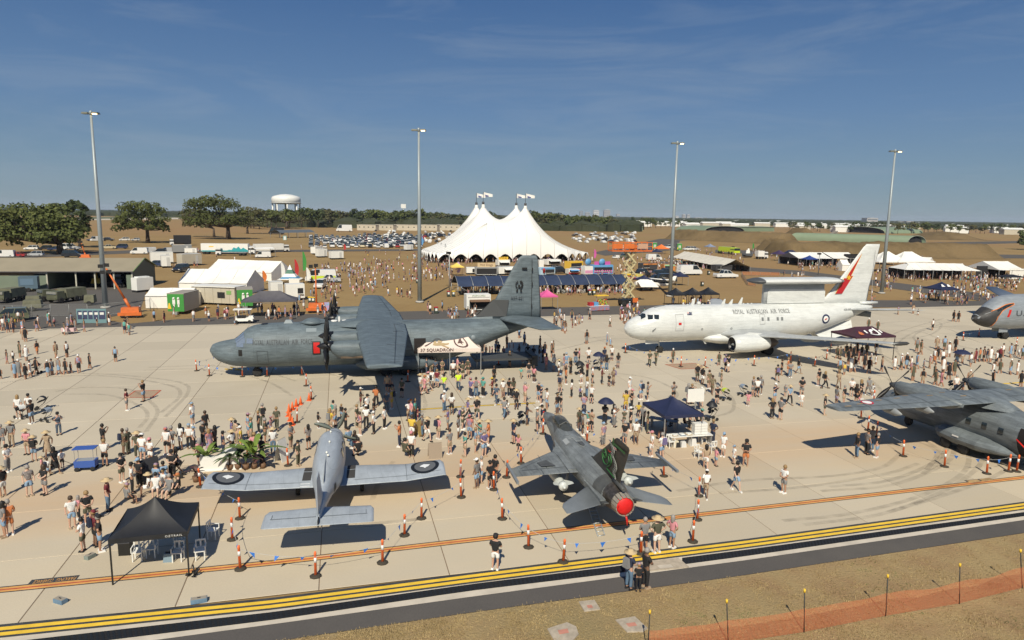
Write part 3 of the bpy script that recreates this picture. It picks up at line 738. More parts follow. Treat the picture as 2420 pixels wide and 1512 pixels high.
 for sg in (-1,1):
  for k in range(5):
   a = R(-50+k*28);cx,cz = 31.6+sg*.34*math.cos(a),8.7+.36*math.sin(a)
   b.add([(cx-.1,-.34,cz-.12),(cx+.1,-.34,cz-.08),(cx+sg*.14,-.34,cz+.14),(cx-.05,-.34,cz+.12)],[(0,1,2,3)])
  b.add([(31.6+sg*.12,-.34,8.0),(31.6+sg*.34,-.34,7.95),(31.6+sg*.3,-.34,8.2),(31.6+sg*.12,-.34,8.3)],[(0,1,2,3)])
 b.box((31.6,-.34,8.55),(.22,.01,.3));b.build('squadron_badge',M_blk,t)
 text_on('A97-441',.42,lambda u,v: (31.4+u,-.38,7.35+v),mk,'serial_number',t,bold=.01)
 b = MB();S = [(-8.0,31.9,2.2,5.35,.08),(-7.7,31.7,2.5,5.32,.1),(-1.2,29.6,4.7,5.2,.13),(0,29.4,4.9,5.18,.13)]
 S = S+[(-q[0],)+q[1:] for q in S[-2::-1]];wing(b,S,cam=0.);b.build('tailplane',g,t)
# gear and ramp
 for s in (-1,1):
  b = MB();b.rings([[(x,s*(1.75+a*.6*sc2),1.2+c_*.75*sc2) for a,c_ in ((math.cos(q),math.sin(q)) for q in (2*math.pi*j/12 for j in range(12)))] for x,sc2 in ((14.2,.15),(15.2,.8),(17,1.0),(20,1.0),(21.6,.7),(22.8,.1))]);b.build('gear_sponson',g,t)
  for x in (17.2,19.2): b = MB();wheel_mesh(b,(x,s*1.85,.66),.66,.5);b.build('wheel',[M_tyreb,M_hub],t)
 for s in (-1,1): b = MB();wheel_mesh(b,(4.4,s*.3,.45),.45,.28);b.build('wheel',[M_tyreb,M_hub],t)
 b = MB();b.tube([(4.4,0,.5),(4.3,0,1.5)],.1);b.build('nose_strut',M_hub,t)
 b = MB();b.box((29.9,0,1.15),(6.6,3.1,.22),M=Matrix.Rotation(R(0),3,'Y'));b.box((33.2,0,.9),(.6,3.1,1.1));b.build('cargo_ramp',gd,t)
 b = MB();b.add([(24.6,-1.4,2.1),(24.6,1.4,2.1),(30.6,1.1,3.9),(30.6,-1.1,3.9)],[(0,1,2,3)]);b.build('cargo_opening',M_int,t)
 return t
transport = make_transport()

# ---------------------------------------------------------------- white radar jet
def make_jet():
 wv = mat('jet_white',(.62,.64,.625),.32,var=.05,vscale=.6,spec=.5)
 gy = mat('jet_wing_grey',(.40,.42,.42),.4,var=.1,vscale=.6)
 mg = mat('jet_marking_grey',(.17,.18,.18),.6)
 pn = mat('jet_panel_line',(.34,.34,.33),.6)
 t = empty('radar_jet',(13.17,79.07,0),R(12.57),'white twin engine jet with a long radar antenna and red lightning on its fin','aircraft');t.scale = (.996,1.05,1.045)
 fu = Fus([(0,2.75,2.95,.1),(.3,2.25,3.5,.6),(.9,1.85,3.95,1.05),(1.8,1.6,4.35,1.42),(2.5,1.5,4.72,1.6),(3.3,1.42,5.12,1.74),(4.5,1.36,5.38,1.84),(6,1.33,5.46,1.88),(12,1.33,5.46,1.88),(21.5,1.33,5.46,1.88),
 (24,1.6,5.46,1.85),(26.5,2.25,5.46,1.68),(29,3.05,5.44,1.32),(31,3.75,5.40,.92),(32.6,4.35,5.2,.5),(33.5,4.6,5.05,.22)])
 fu.build(wv,t,n=36)
 b = MB()
 for poly in (((2.2,4.12),(2.42,4.15),(2.55,4.48),(2.3,4.42)),):
  pass
 for (x0,x1,z0,z1,sk) in ((2.42,2.95,4.05,4.52,.12),(3.08,3.62,4.10,4.56,.1)): fu.patch(b,x0,x1,z0,z1,-1,.02,4,4,sk);fu.patch(b,x0,x1,z0,z1,1,.02,4,4,sk)
 b.grid(lambda u,v: fu.pt(1.80+.55*v-.15*abs(2*u-1),R(52)+R(35)*u,.025),5,4);b.grid(lambda u,v: fu.pt(1.80+.55*v-.15*abs(2*u-1),R(93)+R(35)*u,.025),5,4)
 b.build('cockpit_window',M_glassd,t)
 b = MB();fu.patchm(b,5.6,6.65,2.75,4.6,t=.05);b.build('front_door',pn,t)
 b = MB();fu.patchm(b,16.5,17.2,3.3,4.45,t=.04);b.build('overwing_exit',pn,t)
 b = MB();
 for x in (16.72,17.5,18.75,19.35): b = MB();fu.patch(b,x,x+.28,3.72,4.1,g=.028);b.build('cabin_window',mg,t)
 for x in (9.2,13.0): b = MB();fu.disc(b,x-.2,2.9,.07,.13,n=12);b.build('sensor_port',mg,t)
 for x in (3.15,): b = MB();b.box((3.0,-1.70,2.95),(.5,.1,.08),rz=0,M=Matrix.Rotation(R(-35),3,'Y'));b.build('pitot_probe',mg,t)
 b = MB();fu.patch(b,5.95,6.3,3.45,3.7,g=.04);b.build('red_tag',M_red,t)
 title(fu,'ROYAL AUSTRALIAN AIR FORCE',.66,13.1,20.7,4.72,mg,t)
 fu.text('A30-005',.34,29.0,4.72,mg,t,'serial_number',bold=.006)
 panelize(wv,2.6,1.1,.8,.10);panelize(gy,2.,.9,.75,.15)
 nv = mat('roundel_navy',(.012,.022,.075),.5);wh = mat('roundel_white',(.78,.78,.74),.5)
 b = MB();fu.disc(b,25.6,3.75,.36,.56);b.mi(1);fu.disc(b,25.6,3.75,0,.36,g=.024);b.mi(2)
 b.add(fu.outl([(25.38,3.7),(25.5,3.68),(25.6,3.62),(25.66,3.72),(25.82,3.86),(25.6,3.82),(25.45,3.78)],g=.045),[(0,1,2,3,4,5,6)]);b.build('roundel',[nv,wh,M_red],t)
# small flag
 b = MB();fu.patch(b,7.15,7.75,4.5,4.8,g=.03);b.mi(1);fu.patch(b,7.15,7.4,4.66,4.8,g=.036,nx=2,nz=2);b.mi(2)
 fu.patch(b,7.15,7.4,4.71,4.75,g=.042,nx=2,nz=1);fu.patch(b,7.26,7.29,4.66,4.8,g=.042,nx=1,nz=2);b.mi(1)
 for fx,fz in ((7.28,4.57),(7.6,4.73),(7.5,4.66),(7.68,4.64),(7.6,4.55)): fu.disc(b,fx,fz,0,.028,g=.042,n=6)
 b.build('flag',[nv,wh,M_red],t)
 b = MB();b.grid(lambda u,v: fu.pt(3.6+1.3*u,R(82)+R(6)*v,.02),6,1);b.build('nose_art',mg,t)
# antenna fin and top hat
 b = MB()
 prof = [(0,.9,.20),(.5,.97,.30),(1.2,1.,.34),(8.6,1.,.34),(9.7,.95,.3),(10.3,.9,.10)]
 b.rings([[(17.9+x*.82,-w_,5.2),(17.9+x*.82,w_,5.2),(17.9+x*.82,w_*.95,7.95),(17.9+x*.82,-w_*.95,7.95)] for x,_,w_ in prof],smooth=True);b.build('antenna_fin',gy,t)
 for sg in (-1,1):
  b = MB();ol = []
  for a in range(9): q = R(90+a*90/8);ol.append((17.6+.45+.45*math.cos(q),7.15+.0+.35*math.sin(q)-.0))
  pts = [(18.3,5.5),(18.3,6.7)]+[(18.75-.45*math.cos(R(a*11.25)),6.7+.45*math.sin(R(a*11.25))) for a in range(9)][1:]+[(25.9+.4*math.sin(R(a*11.25)),6.75+.4*math.cos(R(a*11.25))) for a in range(9)]+[(26.3,5.5)]
  vs = [(x,sg*.37,z) for x,z in pts];b.add(vs,[tuple(range(len(vs)))]);b.build('radar_panel',wv,t)
 b = MB()
 rs = []
 for x,hw,hh in ((15.9,.5,.04),(16.2,1.0,.2),(16.9,1.35,.33),(18.0,1.5,.4),(26.6,1.5,.4),(27.8,1.35,.33),(28.4,1.0,.2),(28.8,.5,.05)):
  rs.append([(x,hw*math.cos(a),8.12+hh*math.sin(a)) for a in (2*math.pi*j/18 for j in range(18))])
 b.rings(rs);b.build('top_hat_antenna',wv,t)
 b = MB();rs = []
 for x,hw,hh in ((15.82,.3,.03),(15.9,.52,.06),(16.2,1.02,.215),(16.9,1.37,.345),(17.3,1.43,.37)):
  rs.append([(x-.01,hw*math.cos(a),8.12+hh*math.sin(a)) for a in (2*math.pi*j/18 for j in range(18))])
 b.rings(rs,True,False);b.build('dark_antenna_nose',mat('jet_dark_grey',(.07,.075,.08),.5),t)
 b = MB();rs = []
 for x,hw,hh in ((27.7,1.39,.345),(28.1,1.22,.28),(28.4,1.02,.21)):
  rs.append([(x,hw*math.cos(a),8.12+hh*math.sin(a)) for a in (2*math.pi*j/18 for j in range(18))])
 b.rings(rs,False,False);b.build('antenna_band',mg,t)
# blades along the spine
 for x,h_ in ((8.3,.75),(12.3,.6),(13.3,.55),(14.6,.75)):
  b = MB();b.rings([[(x,-.04,5.4),(x+.5,-.04,5.4),(x+.5,.04,5.4),(x,.04,5.4)],[(x+.38*1.2,-.02,5.45+h_),(x+.62,-.02,5.45+h_),(x+.62,.02,5.45+h_),(x+.38*1.2,.02,5.45+h_)]],smooth=False);b.build('blade_antenna',wv,t)
 b = MB();b.lathe([(.02,.42),(.22,.34),(.28,.1),(.2,0)],12,(9.4,0,5.42),'Z');b.build('dome_antenna',wv,t)
 for x in (7.5,8,9.2,10,15.4,16,16.5): b = MB();b.lathe([(.02,.08),(.1,.06),(.12,0)],8,(x,.1,5.45),'Z');b.build('small_antenna',wv,t)
 for x in (10.0,11.4,12.9,14.2,16.1): 
  b = MB();b.rings([[(x-.25,-.75,1.42),(x+.15,-.75,1.42),(x+.15,-.7,1.42),(x-.25,-.7,1.42)],[(x+.1,-.78,1.0),(x+.3,-.78,1.0),(x+.3,-.74,1.0),(x+.1,-.74,1.0)]],smooth=False);b.build('belly_antenna',wv,t)
# wing
 def wz(y): return 2.0+.0*y+abs(y)*math.tan(R(6.))
 W = [(17.15,20.9,1.55),(16.6,20.5,1.95),(11.5,17.75,3.15),(5.4,14.35,4.75),(1.7,11.6,8.0),(0,11.1,8.5)]
 secs = [(-y,x,c,wz(y),.10 if y > 3 else .13) for y,x,c in W]+[(y,x,c,wz(y),.10 if y > 3 else .13) for y,x,c in W[-2::-1]]
 b = MB();wing(b,secs,cam=.02);b.build('wing',[gy],t)
 b = MB();b.rings([[(x,(1.9*hw)*math.cos(a),1.75+.85*hh*math.sin(a)) for a in (2*math.pi*j/16 for j in range(16))] for x,hw,hh in ((9.2,.3,.2),(10.3,.9,.7),(12,1.12,1.),(17,1.15,1.),(19.5,1.0,.8),(21,.4,.3))]);b.build('wing_fairing',wv,t)
 b = MB()
 for y in (17.0,): b.lathe([(.02,-1.1),(.16,-.9),(.2,-.2),(.16,.6),(.03,.9)],10,(22.1,-y,wz(y)),'X')
 b.build('wing_tip_pod',mat('jet_tip_dark',(.05,.05,.05),.5),t)
 for s in (-1,1):
  for y,x in ((4.0,18.2),(8.0,19.2),(11.5,20.0)):
   b = MB();b.rings([[(x+dx,s*y+.2*k*math.cos(a),wz(y)-.28+.26*k*math.sin(a)) for a in (2*math.pi*j/8 for j in range(8))] for dx,k in ((-1.6,.1),(-.9,.8),(.3,1),(1.1,.2))]);b.build('flap_fairing',gy,t)
  y = s*4.85
  b = MB();rs = []
  for x,rr,zo in ((0,.80,0),(.12,.93,0),(.6,1.04,0),(1.7,1.08,0),(3.2,1.0,.02),(4.2,.86,.05),(4.45,.8,.06)):
   rs.append([(11.1+x,y+rr*1.04*math.cos(a),1.70+zo+rr*(.98 if math.sin(a) > 0 else .86)*math.sin(a)) for a in (2*math.pi*j/24 for j in range(24))])
  b.rings(rs,False,False);o = b.build('engine_nacelle',wv,t)
  b = MB();b.lathe([(.80,0),(.76,.5),(.05,.55)],24,(11.1,y,1.68),'X',caps=False);b.build('intake',mat('intake_dark',(.02,.02,.022),.4),o)
  b = MB();b.lathe([(.05,-.1),(.3,.5)],16,(11.15,y,1.68),'X');b.build('fan_spinner',mg,o)
  b = MB();b.lathe([(.8,0),(.62,.5),(.5,.9),(.28,1.3),(.05,1.6)],20,(15.5,y,1.76),'X',caps=False);b.build('exhaust',mat('jet_exhaust',(.12,.10,.085),.45,metal=.6),o)
  b = MB();b.rings([[(12.0,y-.12,2.6),(16.0,y-.12,2.5),(16.0,y+.12,2.5),(12.0,y+.12,2.6)],[(13.2,y-.08,2.95),(16.6,y-.08,2.7),(16.6,y+.08,2.7),(13.2,y+.08,2.95)]],smooth=False);b.build('pylon',wv,o)
# main gear
  for k,dy in enumerate((-.42,.42)): b = MB();wheel_mesh(b,(17.0,s*2.86+dy,.56),.56,.38);b.build('wheel',[M_tyreb,M_hub],t)
  b = MB();b.tube([(17.0,s*2.86,.55),(16.7,s*2.7,2.2)],.13);b.build('gear_leg',wv,t)
 for dy in (-.22,.22): b = MB();wheel_mesh(b,(4.6,dy,.38),.38,.22);b.build('wheel',[M_tyreb,M_hub],t)
 b = MB();b.tube([(4.6,0,.38),(4.4,0,1.6)],.08);b.build('nose_strut',wv,t)
 b = MB();b.box((3.4,-.35,1.35),(1.6,.05,.5));b.build('nose_gear_door',wv,t)
# tail
 b = MB();F = [(5.2,24.7,8.0,0,.09),(6.1,26.6,6.2,0,.10),(7.2,27.6,5.3,0,.1),(12.1,31.55,2.35,0,.09),(12.45,31.95,1.95,0,.06)]
 wing(b,F,vertical=True);b.build('fin',wv,t)
 b = MB()
 fy = lambda x,z: (x,-.36+.035*(z-6.),z)
 rg = mat('lightning_red',(.42,.015,.02),.5);go = mat('lightning_gold',(.75,.48,.04),.5)
 top = [(31.25,11.35),(29.55,8.95),(29.25,8.35),(28.95,8.4),(27.8,6.55),(28.75,6.55),(30.15,8.65),(29.85,8.65),(30.05,9.0)]
 b.mi(1);b.poly([fy(x+(.06 if x > 29.6 else -.05),z) for x,z in top]);b.mi(0);b.poly([(fy(x,z)[0],fy(x,z)[1]-.012,z) for x,z in top])
 b.mi(1)
 for k in range(5):
  a = R(90+72*k);b.poly([(29.55+.34*math.cos(q)*m_,-.30-.04,8.45+.34*math.sin(q)*m_) for q,m_ in ((a,1),(a+.63,.5),(a+2.5,.3),(a-.63,.5))])
 b.build('lightning_flash',[rg,go],t)
 b = MB();b.add([fy(33.0,5.9),fy(33.05,5.9),fy(33.2,11.7),fy(33.15,11.7)],[(0,1,2,3)]);b.build('rudder_line',pn,t)
 S = [(7.15,33.2,1.35),(6.8,32.85,1.6),(.9,29.4,4.0),(0,29.0,4.3)]
 secs = [(-y,x,c,4.55+y*.12,.09) for y,x,c in S]+[(y,x,c,4.55+y*.12,.09) for y,x,c in S[-2::-1]]
 b = MB();wing(b,secs,cam=0.);b.build('tailplane',gy,t)
 for sg in (-1,1): b = MB();b.rings([[(25.0,sg*.35,2.0),(30.3,sg*.35,3.4),(30.3,sg*.43,3.4),(25.0,sg*.43,2.0)],[(26.3,sg*1.0,.95),(30.2,sg*1.0,2.0),(30.2,sg*1.05,2.0),(26.3,sg*1.05,.95)]],smooth=False);b.build('ventral_fin',wv,t)
 b = MB();b.rings([[(31.4,-.5,5.2),(31.4,.5,5.2),(31.4,.4,5.55),(31.4,-.4,5.55)],[(34.2,-.25,5.25),(34.2,.25,5.25),(34.2,.2,5.5),(34.2,-.2,5.5)]]);b.build('tail_cone',wv,t)
 b = MB();b.rings([[(30.8,-.65,3.9),(30.8,.65,3.9),(30.8,.65,4.5),(30.8,-.65,4.5)],[(33.2,-.4,3.6),(33.2,.4,3.6),(33.2,.4,4.3),(33.2,-.4,4.3)]]);b.build('tail_equipment_bay',mg,t)
 return t
jet = make_jet()

# ---------------------------------------------------------------- fighter
def make_fighter():
 g = panelize(mat('fighter_grey',(.215,.235,.24),.5,var=.25,vscale=.8,spec=.4),.8,.45,.6,.4)
 gd = mat('fighter_dark_grey',(.085,.088,.085),.55,var=.35,vscale=1.5)
 gl = mat('fighter_stab_grey',(.19,.21,.225),.5,var=.15,vscale=1.)
 ln = mat('fighter_line',(.09,.10,.11),.6)
 lt = mat('fighter_light_mark',(.33,.35,.35),.6)
 hot = mat('nozzle_metal',(.14,.12,.10),.4,metal=.7,var=.5,vscale=5.)
 pet = mat('nozzle_petal',(.30,.27,.22),.5,var=.2,vscale=6.)
 tank = mat('tank_white',(.52,.55,.53),.4)
 t = empty('fighter_jet',(2.36,46.52,0),R(-77.4),'grey single seat fighter jet seen from behind with red cover in its exhaust','aircraft');t.scale = (1.031,.965,.99)
 fu = Fus([(0,2.28,2.34,.03),(.5,2.1,2.5,.21),(1.3,1.95,2.68,.38),(2.3,1.8,2.82,.50),(3.2,1.62,2.9,.60),(4.5,1.25,2.92,.72,.5,2.2),(5.5,1.08,2.88,.82,.52,2.3),(7,1.05,2.82,.95,.52,2.4),(9,1.08,2.76,1.02,.52,2.3),(11,1.15,2.72,.98,.5,2.1),(12.4,1.22,2.68,.84),(13.4,1.32,2.6,.72)],4)
 fu.build(g,t,n=28)
 b = MB();b.lathe([(.72,0),(.64,.35),(.55,.75),(.49,1.15),(.44,1.3)],24,(13.35,0,1.96),'X',caps=False);b.build('exhaust_nozzle',hot,t)
 for k in range(15):
  a = 2*math.pi*k/15;b = MB();b.rings([[(13.9+dx,rr*math.cos(a+da),1.96+rr*math.sin(a+da)) for rr,da in ((.60-.11*dx,-.17),(.60-.11*dx,.17),(.56-.11*dx,.17),(.56-.11*dx,-.17))] for dx in (.35,.85)],smooth=False);b.build('nozzle_petal',pet,t)
 b = MB();b.lathe([(.02,.12),(.34,.10),(.475,.0),(.475,-.2)],24,(14.66,0,1.96),'X');o = b.build('exhaust_cover',mat('cover_red',(.66,.012,.012),.6,var=.12,vscale=4.),t)
 text_on('REMOVE',.2,lambda u,v: (14.76,u,1.98+v),M_blk,'cover_lettering',o)
 b = MB();b.tube([(14.65,.1,1.5),(14.7,.15,1.2),(14.72,.16,.95)],[.05,.06,.03],6);b.build('cover_streamer',M_red,o)
# strake, wing
 b = MB()
 sk = [(-.55,3.3,6.6),(-.72,4.6,5.2),(-1.05,6.2,3.9),(-1.5,7.0,3.1)]
 rs = [[(x,y,2.13),(x+.02,y,2.09),(x+c,y,2.02),(x+c,y,2.16),(x+c*.4,y,2.24)] for y,x,c in sk]
 b.rings(rs,smooth=False);b.rings([[(p[0],-p[1],p[2]) for p in r_] for r_ in rs],smooth=False);b.build('strake',g,t)
 secs = [(-4.62,9.15,1.15,2.02,.04),(-1.3,6.85,3.55,2.08,.05),(0,6.2,4.3,2.08,.05),(1.3,6.85,3.55,2.08,.05),(4.62,9.15,1.15,2.02,.04)]
 b = MB();wing(b,secs,cam=.0);b.build('wing',g,t)
 for s in (-1,1):
  b = MB()
  top = lambda x,y: (x,s*y,2.115+.0-.012*(y-1))
  for pts in ([(9.62,1.35),(9.62,4.1)],[(7.35,1.35),(9.35,4.1)],[(9.62,3.0),(10.35,3.0)],[(9.62,1.5),(10.4,1.5)],[(7.6,2.6),(9.62,2.6)]):
   p,q = Vector(top(*pts[0])),Vector(top(*pts[1]));d_ = (q-p).normalized();n_ = Vector((-d_.y,d_.x,0))*.018
   b.add([p-n_+Vector((0,0,.03)),q-n_+Vector((0,0,.012)),q+n_+Vector((0,0,.012)),p+n_+Vector((0,0,.03))],[(0,1,2,3)])
  b.build('wing_panel_lines',ln,t)
  b = MB();b.add([(8.6,s*2.35,2.185),(9.5,s*2.05,2.185),(9.45,s*2.9,2.17),(8.8,s*3.0,2.165)],[(0,1,2,3)]);b.build('wing_stain',gd,t)
  b = MB();b.rings([[(8.55,s*(4.72-.07),2.0),(8.55,s*(4.72+.07),2.0),(8.55,s*(4.72+.07),2.14),(8.55,s*(4.72-.07),2.14)],[(11.2,s*(4.72-.07),1.98),(11.2,s*(4.72+.07),1.98),(11.2,s*(4.72+.07),2.12),(11.2,s*(4.72-.07),2.12)]],smooth=False)
  b.tube([(8.3,s*4.72,2.07),(8.55,s*4.72,2.07)],[.02,.06],6);b.build('missile_rail',gl,t)
  b = MB();b.add([(8.2,s*4.82,2.0),(8.5,s*4.82,2.2),(8.3,s*4.95,2.25)],[(0,1,2)]);b.build('rail_fin',gl,t)
# tailplanes
  b = MB();wing(b,[(s*.9,11.7,2.35,1.86,.045),(s*2.75,13.1,1.15,1.60,.035),(s*2.9,13.45,.75,1.58,.03)][::s],cam=0.);b.build('tailplane',gl,t)
  b = MB();b.box((12.6,s*.86,1.85),(2.6,.28,.34));b.build('tail_shelf',g,t)
  b = MB();b.rings([[(13.9,s*.72,1.95),(13.9,s*1.02,1.95),(13.9,s*1.02,1.80),(13.9,s*.72,1.80)],[(14.5,s*.78,2.12),(14.5,s*1.05,2.12),(14.5,s*1.05,2.06),(14.5,s*.78,2.06)]],smooth=False);b.build('airbrake',gd,t)
  b = MB();wing(b,[(1.0,11.2,1.1,s*.62,.05),(1.25,11.15,1.3,s*.52,.05)],vertical=True);b.build('ventral_fin',gl,t)
# drop tank and pylon
  b = MB();b.lathe([(.01,0),(.16,.35),(.29,1.1),(.31,2.2),(.29,3.2),(.20,4.1),(.10,4.6),(.02,4.7)],16,(6.3,s*1.95,1.45),'X');tk = b.build('drop_tank',tank,t)
  b = MB();b.lathe([(.26,0),(.27,.12),(.24,.24),(.02,.27)],16,(10.55,s*1.95,1.45),'X');b.build('tank_end',tank,tk)
  for a in (R(20),R(160)): b = MB();b.add([(9.9,s*1.95+.2*math.cos(a),1.45+.2*math.sin(a)),(10.75,s*1.95+.22*math.cos(a),1.45+.2*math.sin(a)),(10.8,s*1.95+.62*math.cos(a),1.45+.5*math.sin(a)),(10.5,s*1.95+.6*math.cos(a),1.45+.48*math.sin(a))],[(0,1,2,3)]);b.build('tank_fin',tank,tk)
  b = MB();b.box((8.6,s*1.95,1.86),(2.4,.12,.35));b.build('pylon',gl,t)
  b = MB();wheel_mesh(b,(8.2,s*1.15,.33),.33,.2);b.build('wheel',[M_tyreb,M_hub],t)
  b = MB();b.tube([(8.2,s*1.05,.33),(7.9,s*.7,1.2)],.07);b.build('gear_leg',M_hub,t)
 b = MB();wheel_mesh(b,(4.2,0,.25),.25,.15);b.build('wheel',[M_tyreb,M_hub],t)
 b = MB();b.tube([(4.2,0,.25),(4.3,0,1.2)],.05);b.build('nose_strut',M_hub,t)
 b = MB();b.rings([[(x,hw*math.cos(a),.98+zz+.42*math.sin(a)*k) for a in (2*math.pi*j/16 for j in range(16))] for x,hw,k,zz in ((3.7,.45,.75,.2),(4.2,.58,.85,.2),(6,.62,.8,.22),(8.5,.5,.5,.3))],False,True);b.build('air_intake',g,t)
# canopy
 b = MB();cst = ((2.55,.12,.06),(2.9,.30,.28),(3.4,.42,.46),(4.0,.46,.54),(4.7,.45,.48),(5.4,.38,.30),(5.9,.28,.10))
 b.rings([[(x,hw*math.cos(a),2.74+hh*math.sin(a)) for a in (math.pi*j/12 for j in range(13))] for x,hw,hh in cst],False,False,closed=False);
 cg = mat('canopy_glass',(.06,.062,.05),.06,spec=.9);cg.node_tree.nodes['Principled BSDF'].inputs['Alpha'].default_value = .62;b.build('canopy',cg,t)
 b = MB();b.tube([(4.95,-.45,2.74),(4.95,-.4,3.0),(4.95,0,3.2),(4.95,.4,3.0),(4.95,.45,2.74)],.035,6);b.tube([(2.55,0,2.76),(3,-.33,2.76),(4,-.47,2.76),(5.4,-.40,2.76),(5.9,0,2.76),(5.4,.40,2.76),(4,.47,2.76),(3,.33,2.76),(2.55,0,2.76)],.03,6);b.build('canopy_frame',gd,t)
 b = MB();b.box((4.4,0,2.85),(.25,.42,.5));b.box((4.35,0,3.05),(.2,.25,.15));b.build('ejection_seat',M_blk,t)
 b = MB();b.tube([(0,0,2.31),(-.5,0,2.30)],[.03,.012],6);b.build('nose_probe',gd,t)
 b = MB();b.tube([(-.1,-.02,2.28),(-.05,0,2.32)],.07,6);b.build('probe_cover',M_red,t)
# slipway marks on the spine
 b = MB()
 for s in (-1,1):
  b.tube([(6.2,s*.55,2.80),(6.6,s*.25,2.865),(7.7,s*.18,2.86)],.015,4);b.tube([(7.0,s*.48,2.80),(7.0,s*.05,2.885)],.015,4)
 pts = [(7.6,-.22),(8.3,-.18),(8.5,0),(8.3,.18),(7.6,.22),(7.6,-.22)];b.tube([(x,y,2.845-.02*(x-7.6)) for x,y in pts],.016,4);b.build('refuelling_marks',lt,t)
 b = MB();b.add([(7.7,-.16,2.86),(8.25,-.12,2.85),(8.38,0,2.86),(8.25,.12,2.85),(7.7,.16,2.86)],[(0,1,2,3,4)]);b.build('refuelling_door',gd,t)
 b = MB();b.add([(6.7,-.78,2.62),(7.5,-.80,2.60),(7.5,-.55,2.76),(6.7,-.53,2.77)],[(0,1,2,3)]);b.build('spine_panel',lt,t)
 b = MB();b.grid(lambda u,v: fu.pt(2.4+2.4*u,R(20)+R(50)*v+.35*math.sin(u*3),.012),8,4);b.build('sooty_panel',gd,t)
 b = MB();b.grid(lambda u,v: fu.pt(12.3+1.0*u,R(-10)+R(200)*v,.02),2,16);b.build('engine_band',gd,t)
# fin with painted art
 fm = mat('fin_black',(.030,.032,.026),.45,var=.4,vscale=2.,col2=(.055,.04,.03))
 F = [(2.6,9.0,5.3,0,.03),(2.82,10.1,3.95,0,.045),(3.1,10.5,3.6,0,.05),(4.95,13.2,1.8,0,.045),(5.06,13.45,1.45,0,.03)]
 b = MB();wing(b,F,vertical=True);fin = b.build('fin',fm,t)
 b = MB();b.rings([[(13.2,.14*math.cos(a),2.75+.14*math.sin(a)) for a in (2*math.pi*j/8 for j in range(8))],[(14.5,.1*math.cos(a),2.72+.1*math.sin(a)) for a in (2*math.pi*j/8 for j in range(8))]]);b.build('fin_root_fairing',gd,t)
 gn = mat('art_green',(.025,.12,.03),.5);sv = mat('art_silver',(.30,.31,.28),.5);wh = mat('art_white',(.6,.6,.56),.5)
 fs = lambda x,z,e=0.: (x+.3,-.115+.012*(z-3)-e,z)
 b = MB();b.add([fs(12.75,4.62),fs(14.35,4.62),fs(14.4,4.74),fs(12.85,4.74)],[(0,1,2,3)]);b.add([fs(12.1,4.9),fs(12.3,4.9),fs(13.0,4.4),fs(12.8,4.4)][0:0] or [fs(12.75,4.95),fs(12.95,4.95),fs(12.9,4.3),fs(12.7,4.3)],[(0,1,2,3)]);b.build('fin_stripe',gn,fin)
 sp = [(x+.12,3.0+(z-3.0)*.86) for x,z in [(11.7,3.95),(11.5,3.75),(11.6,3.55),(11.85,3.7),(11.8,4.0),(11.6,4.12),(11.35,3.85),(11.35,3.5),(11.6,3.25),(12.0,3.3),(12.3,3.6),(12.15,3.95),(12.4,4.05),(12.6,3.75),(12.4,3.4),(12.0,3.1),(12.6,3.0),(13.1,2.98)]]
 q = [fs(x,z,.01) for x,z in [(p.x,p.y) for p in [Vector(v) for v in spline(sp,4)]]]
 b = MB();b.tube(q,.036,5);b.build('green_scroll',gn,fin)
 sp = [(12.55,4.55),(12.85,4.3),(12.75,4.0),(13.1,3.8),(13.25,3.5),(13.05,3.2),(13.2,2.95)]
 pp = spline(sp,5)
 for i,(x,z) in enumerate(pp[::2]): b = MB();b.add([fs(x-.2+.01*i,z-.02,.008),fs(x+.16,z-.05,.008),fs(x+.13,z+.035,.008),fs(x-.16,z+.05,.008)],[(0,1,2,3)]);b.build('silver_scale',sv,fin)
 b = MB();b.tube([fs(x+.22,z,.01) for x,z in pp],.018,4);b.build('silver_edge',sv,fin)
 b = MB();b.add([fs(12.95,4.42,.01),fs(13.3,4.42,.01),fs(13.3,4.55,.01),fs(12.95,4.55,.01)],[(0,1,2,3)]);b.build('fin_flag',wh,fin)
 b = MB();b.add([fs(12.95,4.46,.014),fs(13.3,4.46,.014),fs(13.3,4.51,.014),fs(12.95,4.51,.014)],[(0,1,2,3)]);b.tube([fs(12.2,4.1,.01),fs(12.4,4.05,.01),fs(12.55,4.12,.01)],.02,4);b.build('red_mark',M_red,fin)
 b = MB();b.tube([(9.0,-.06,2.0),(9.0,-.06,2.0)],.01,3) if False else None
 return t
fighter = make_fighter()
# boarding ladder lying under the tail
la = empty('ladder',at(1410,1240),R(-65),'light grey metal ladder lying on the concrete behind the fighter jet','ladder')
M_alu = mat('aluminium',(.42,.44,.44),.4,metal=.5)
b = MB()
p0,p1,p2,p3_ = at(1391,1200,.02),at(1413,1267,.02),at(1408,1198,.02),at(1429,1264,.02)
iv = la.matrix_basis.inverted()
for a,c in ((p0,p1),(p2,p3_)): b = MB();b.tube([iv @ a,iv @ c],.035,6);b.build('rail',M_alu,la)
for k in range(8): b = MB();t_ = k/7;b.tube([iv @ p0.lerp(p1,t_),iv @ p2.lerp(p3_,t_)],.03,6);b.build('rung',M_alu,la)

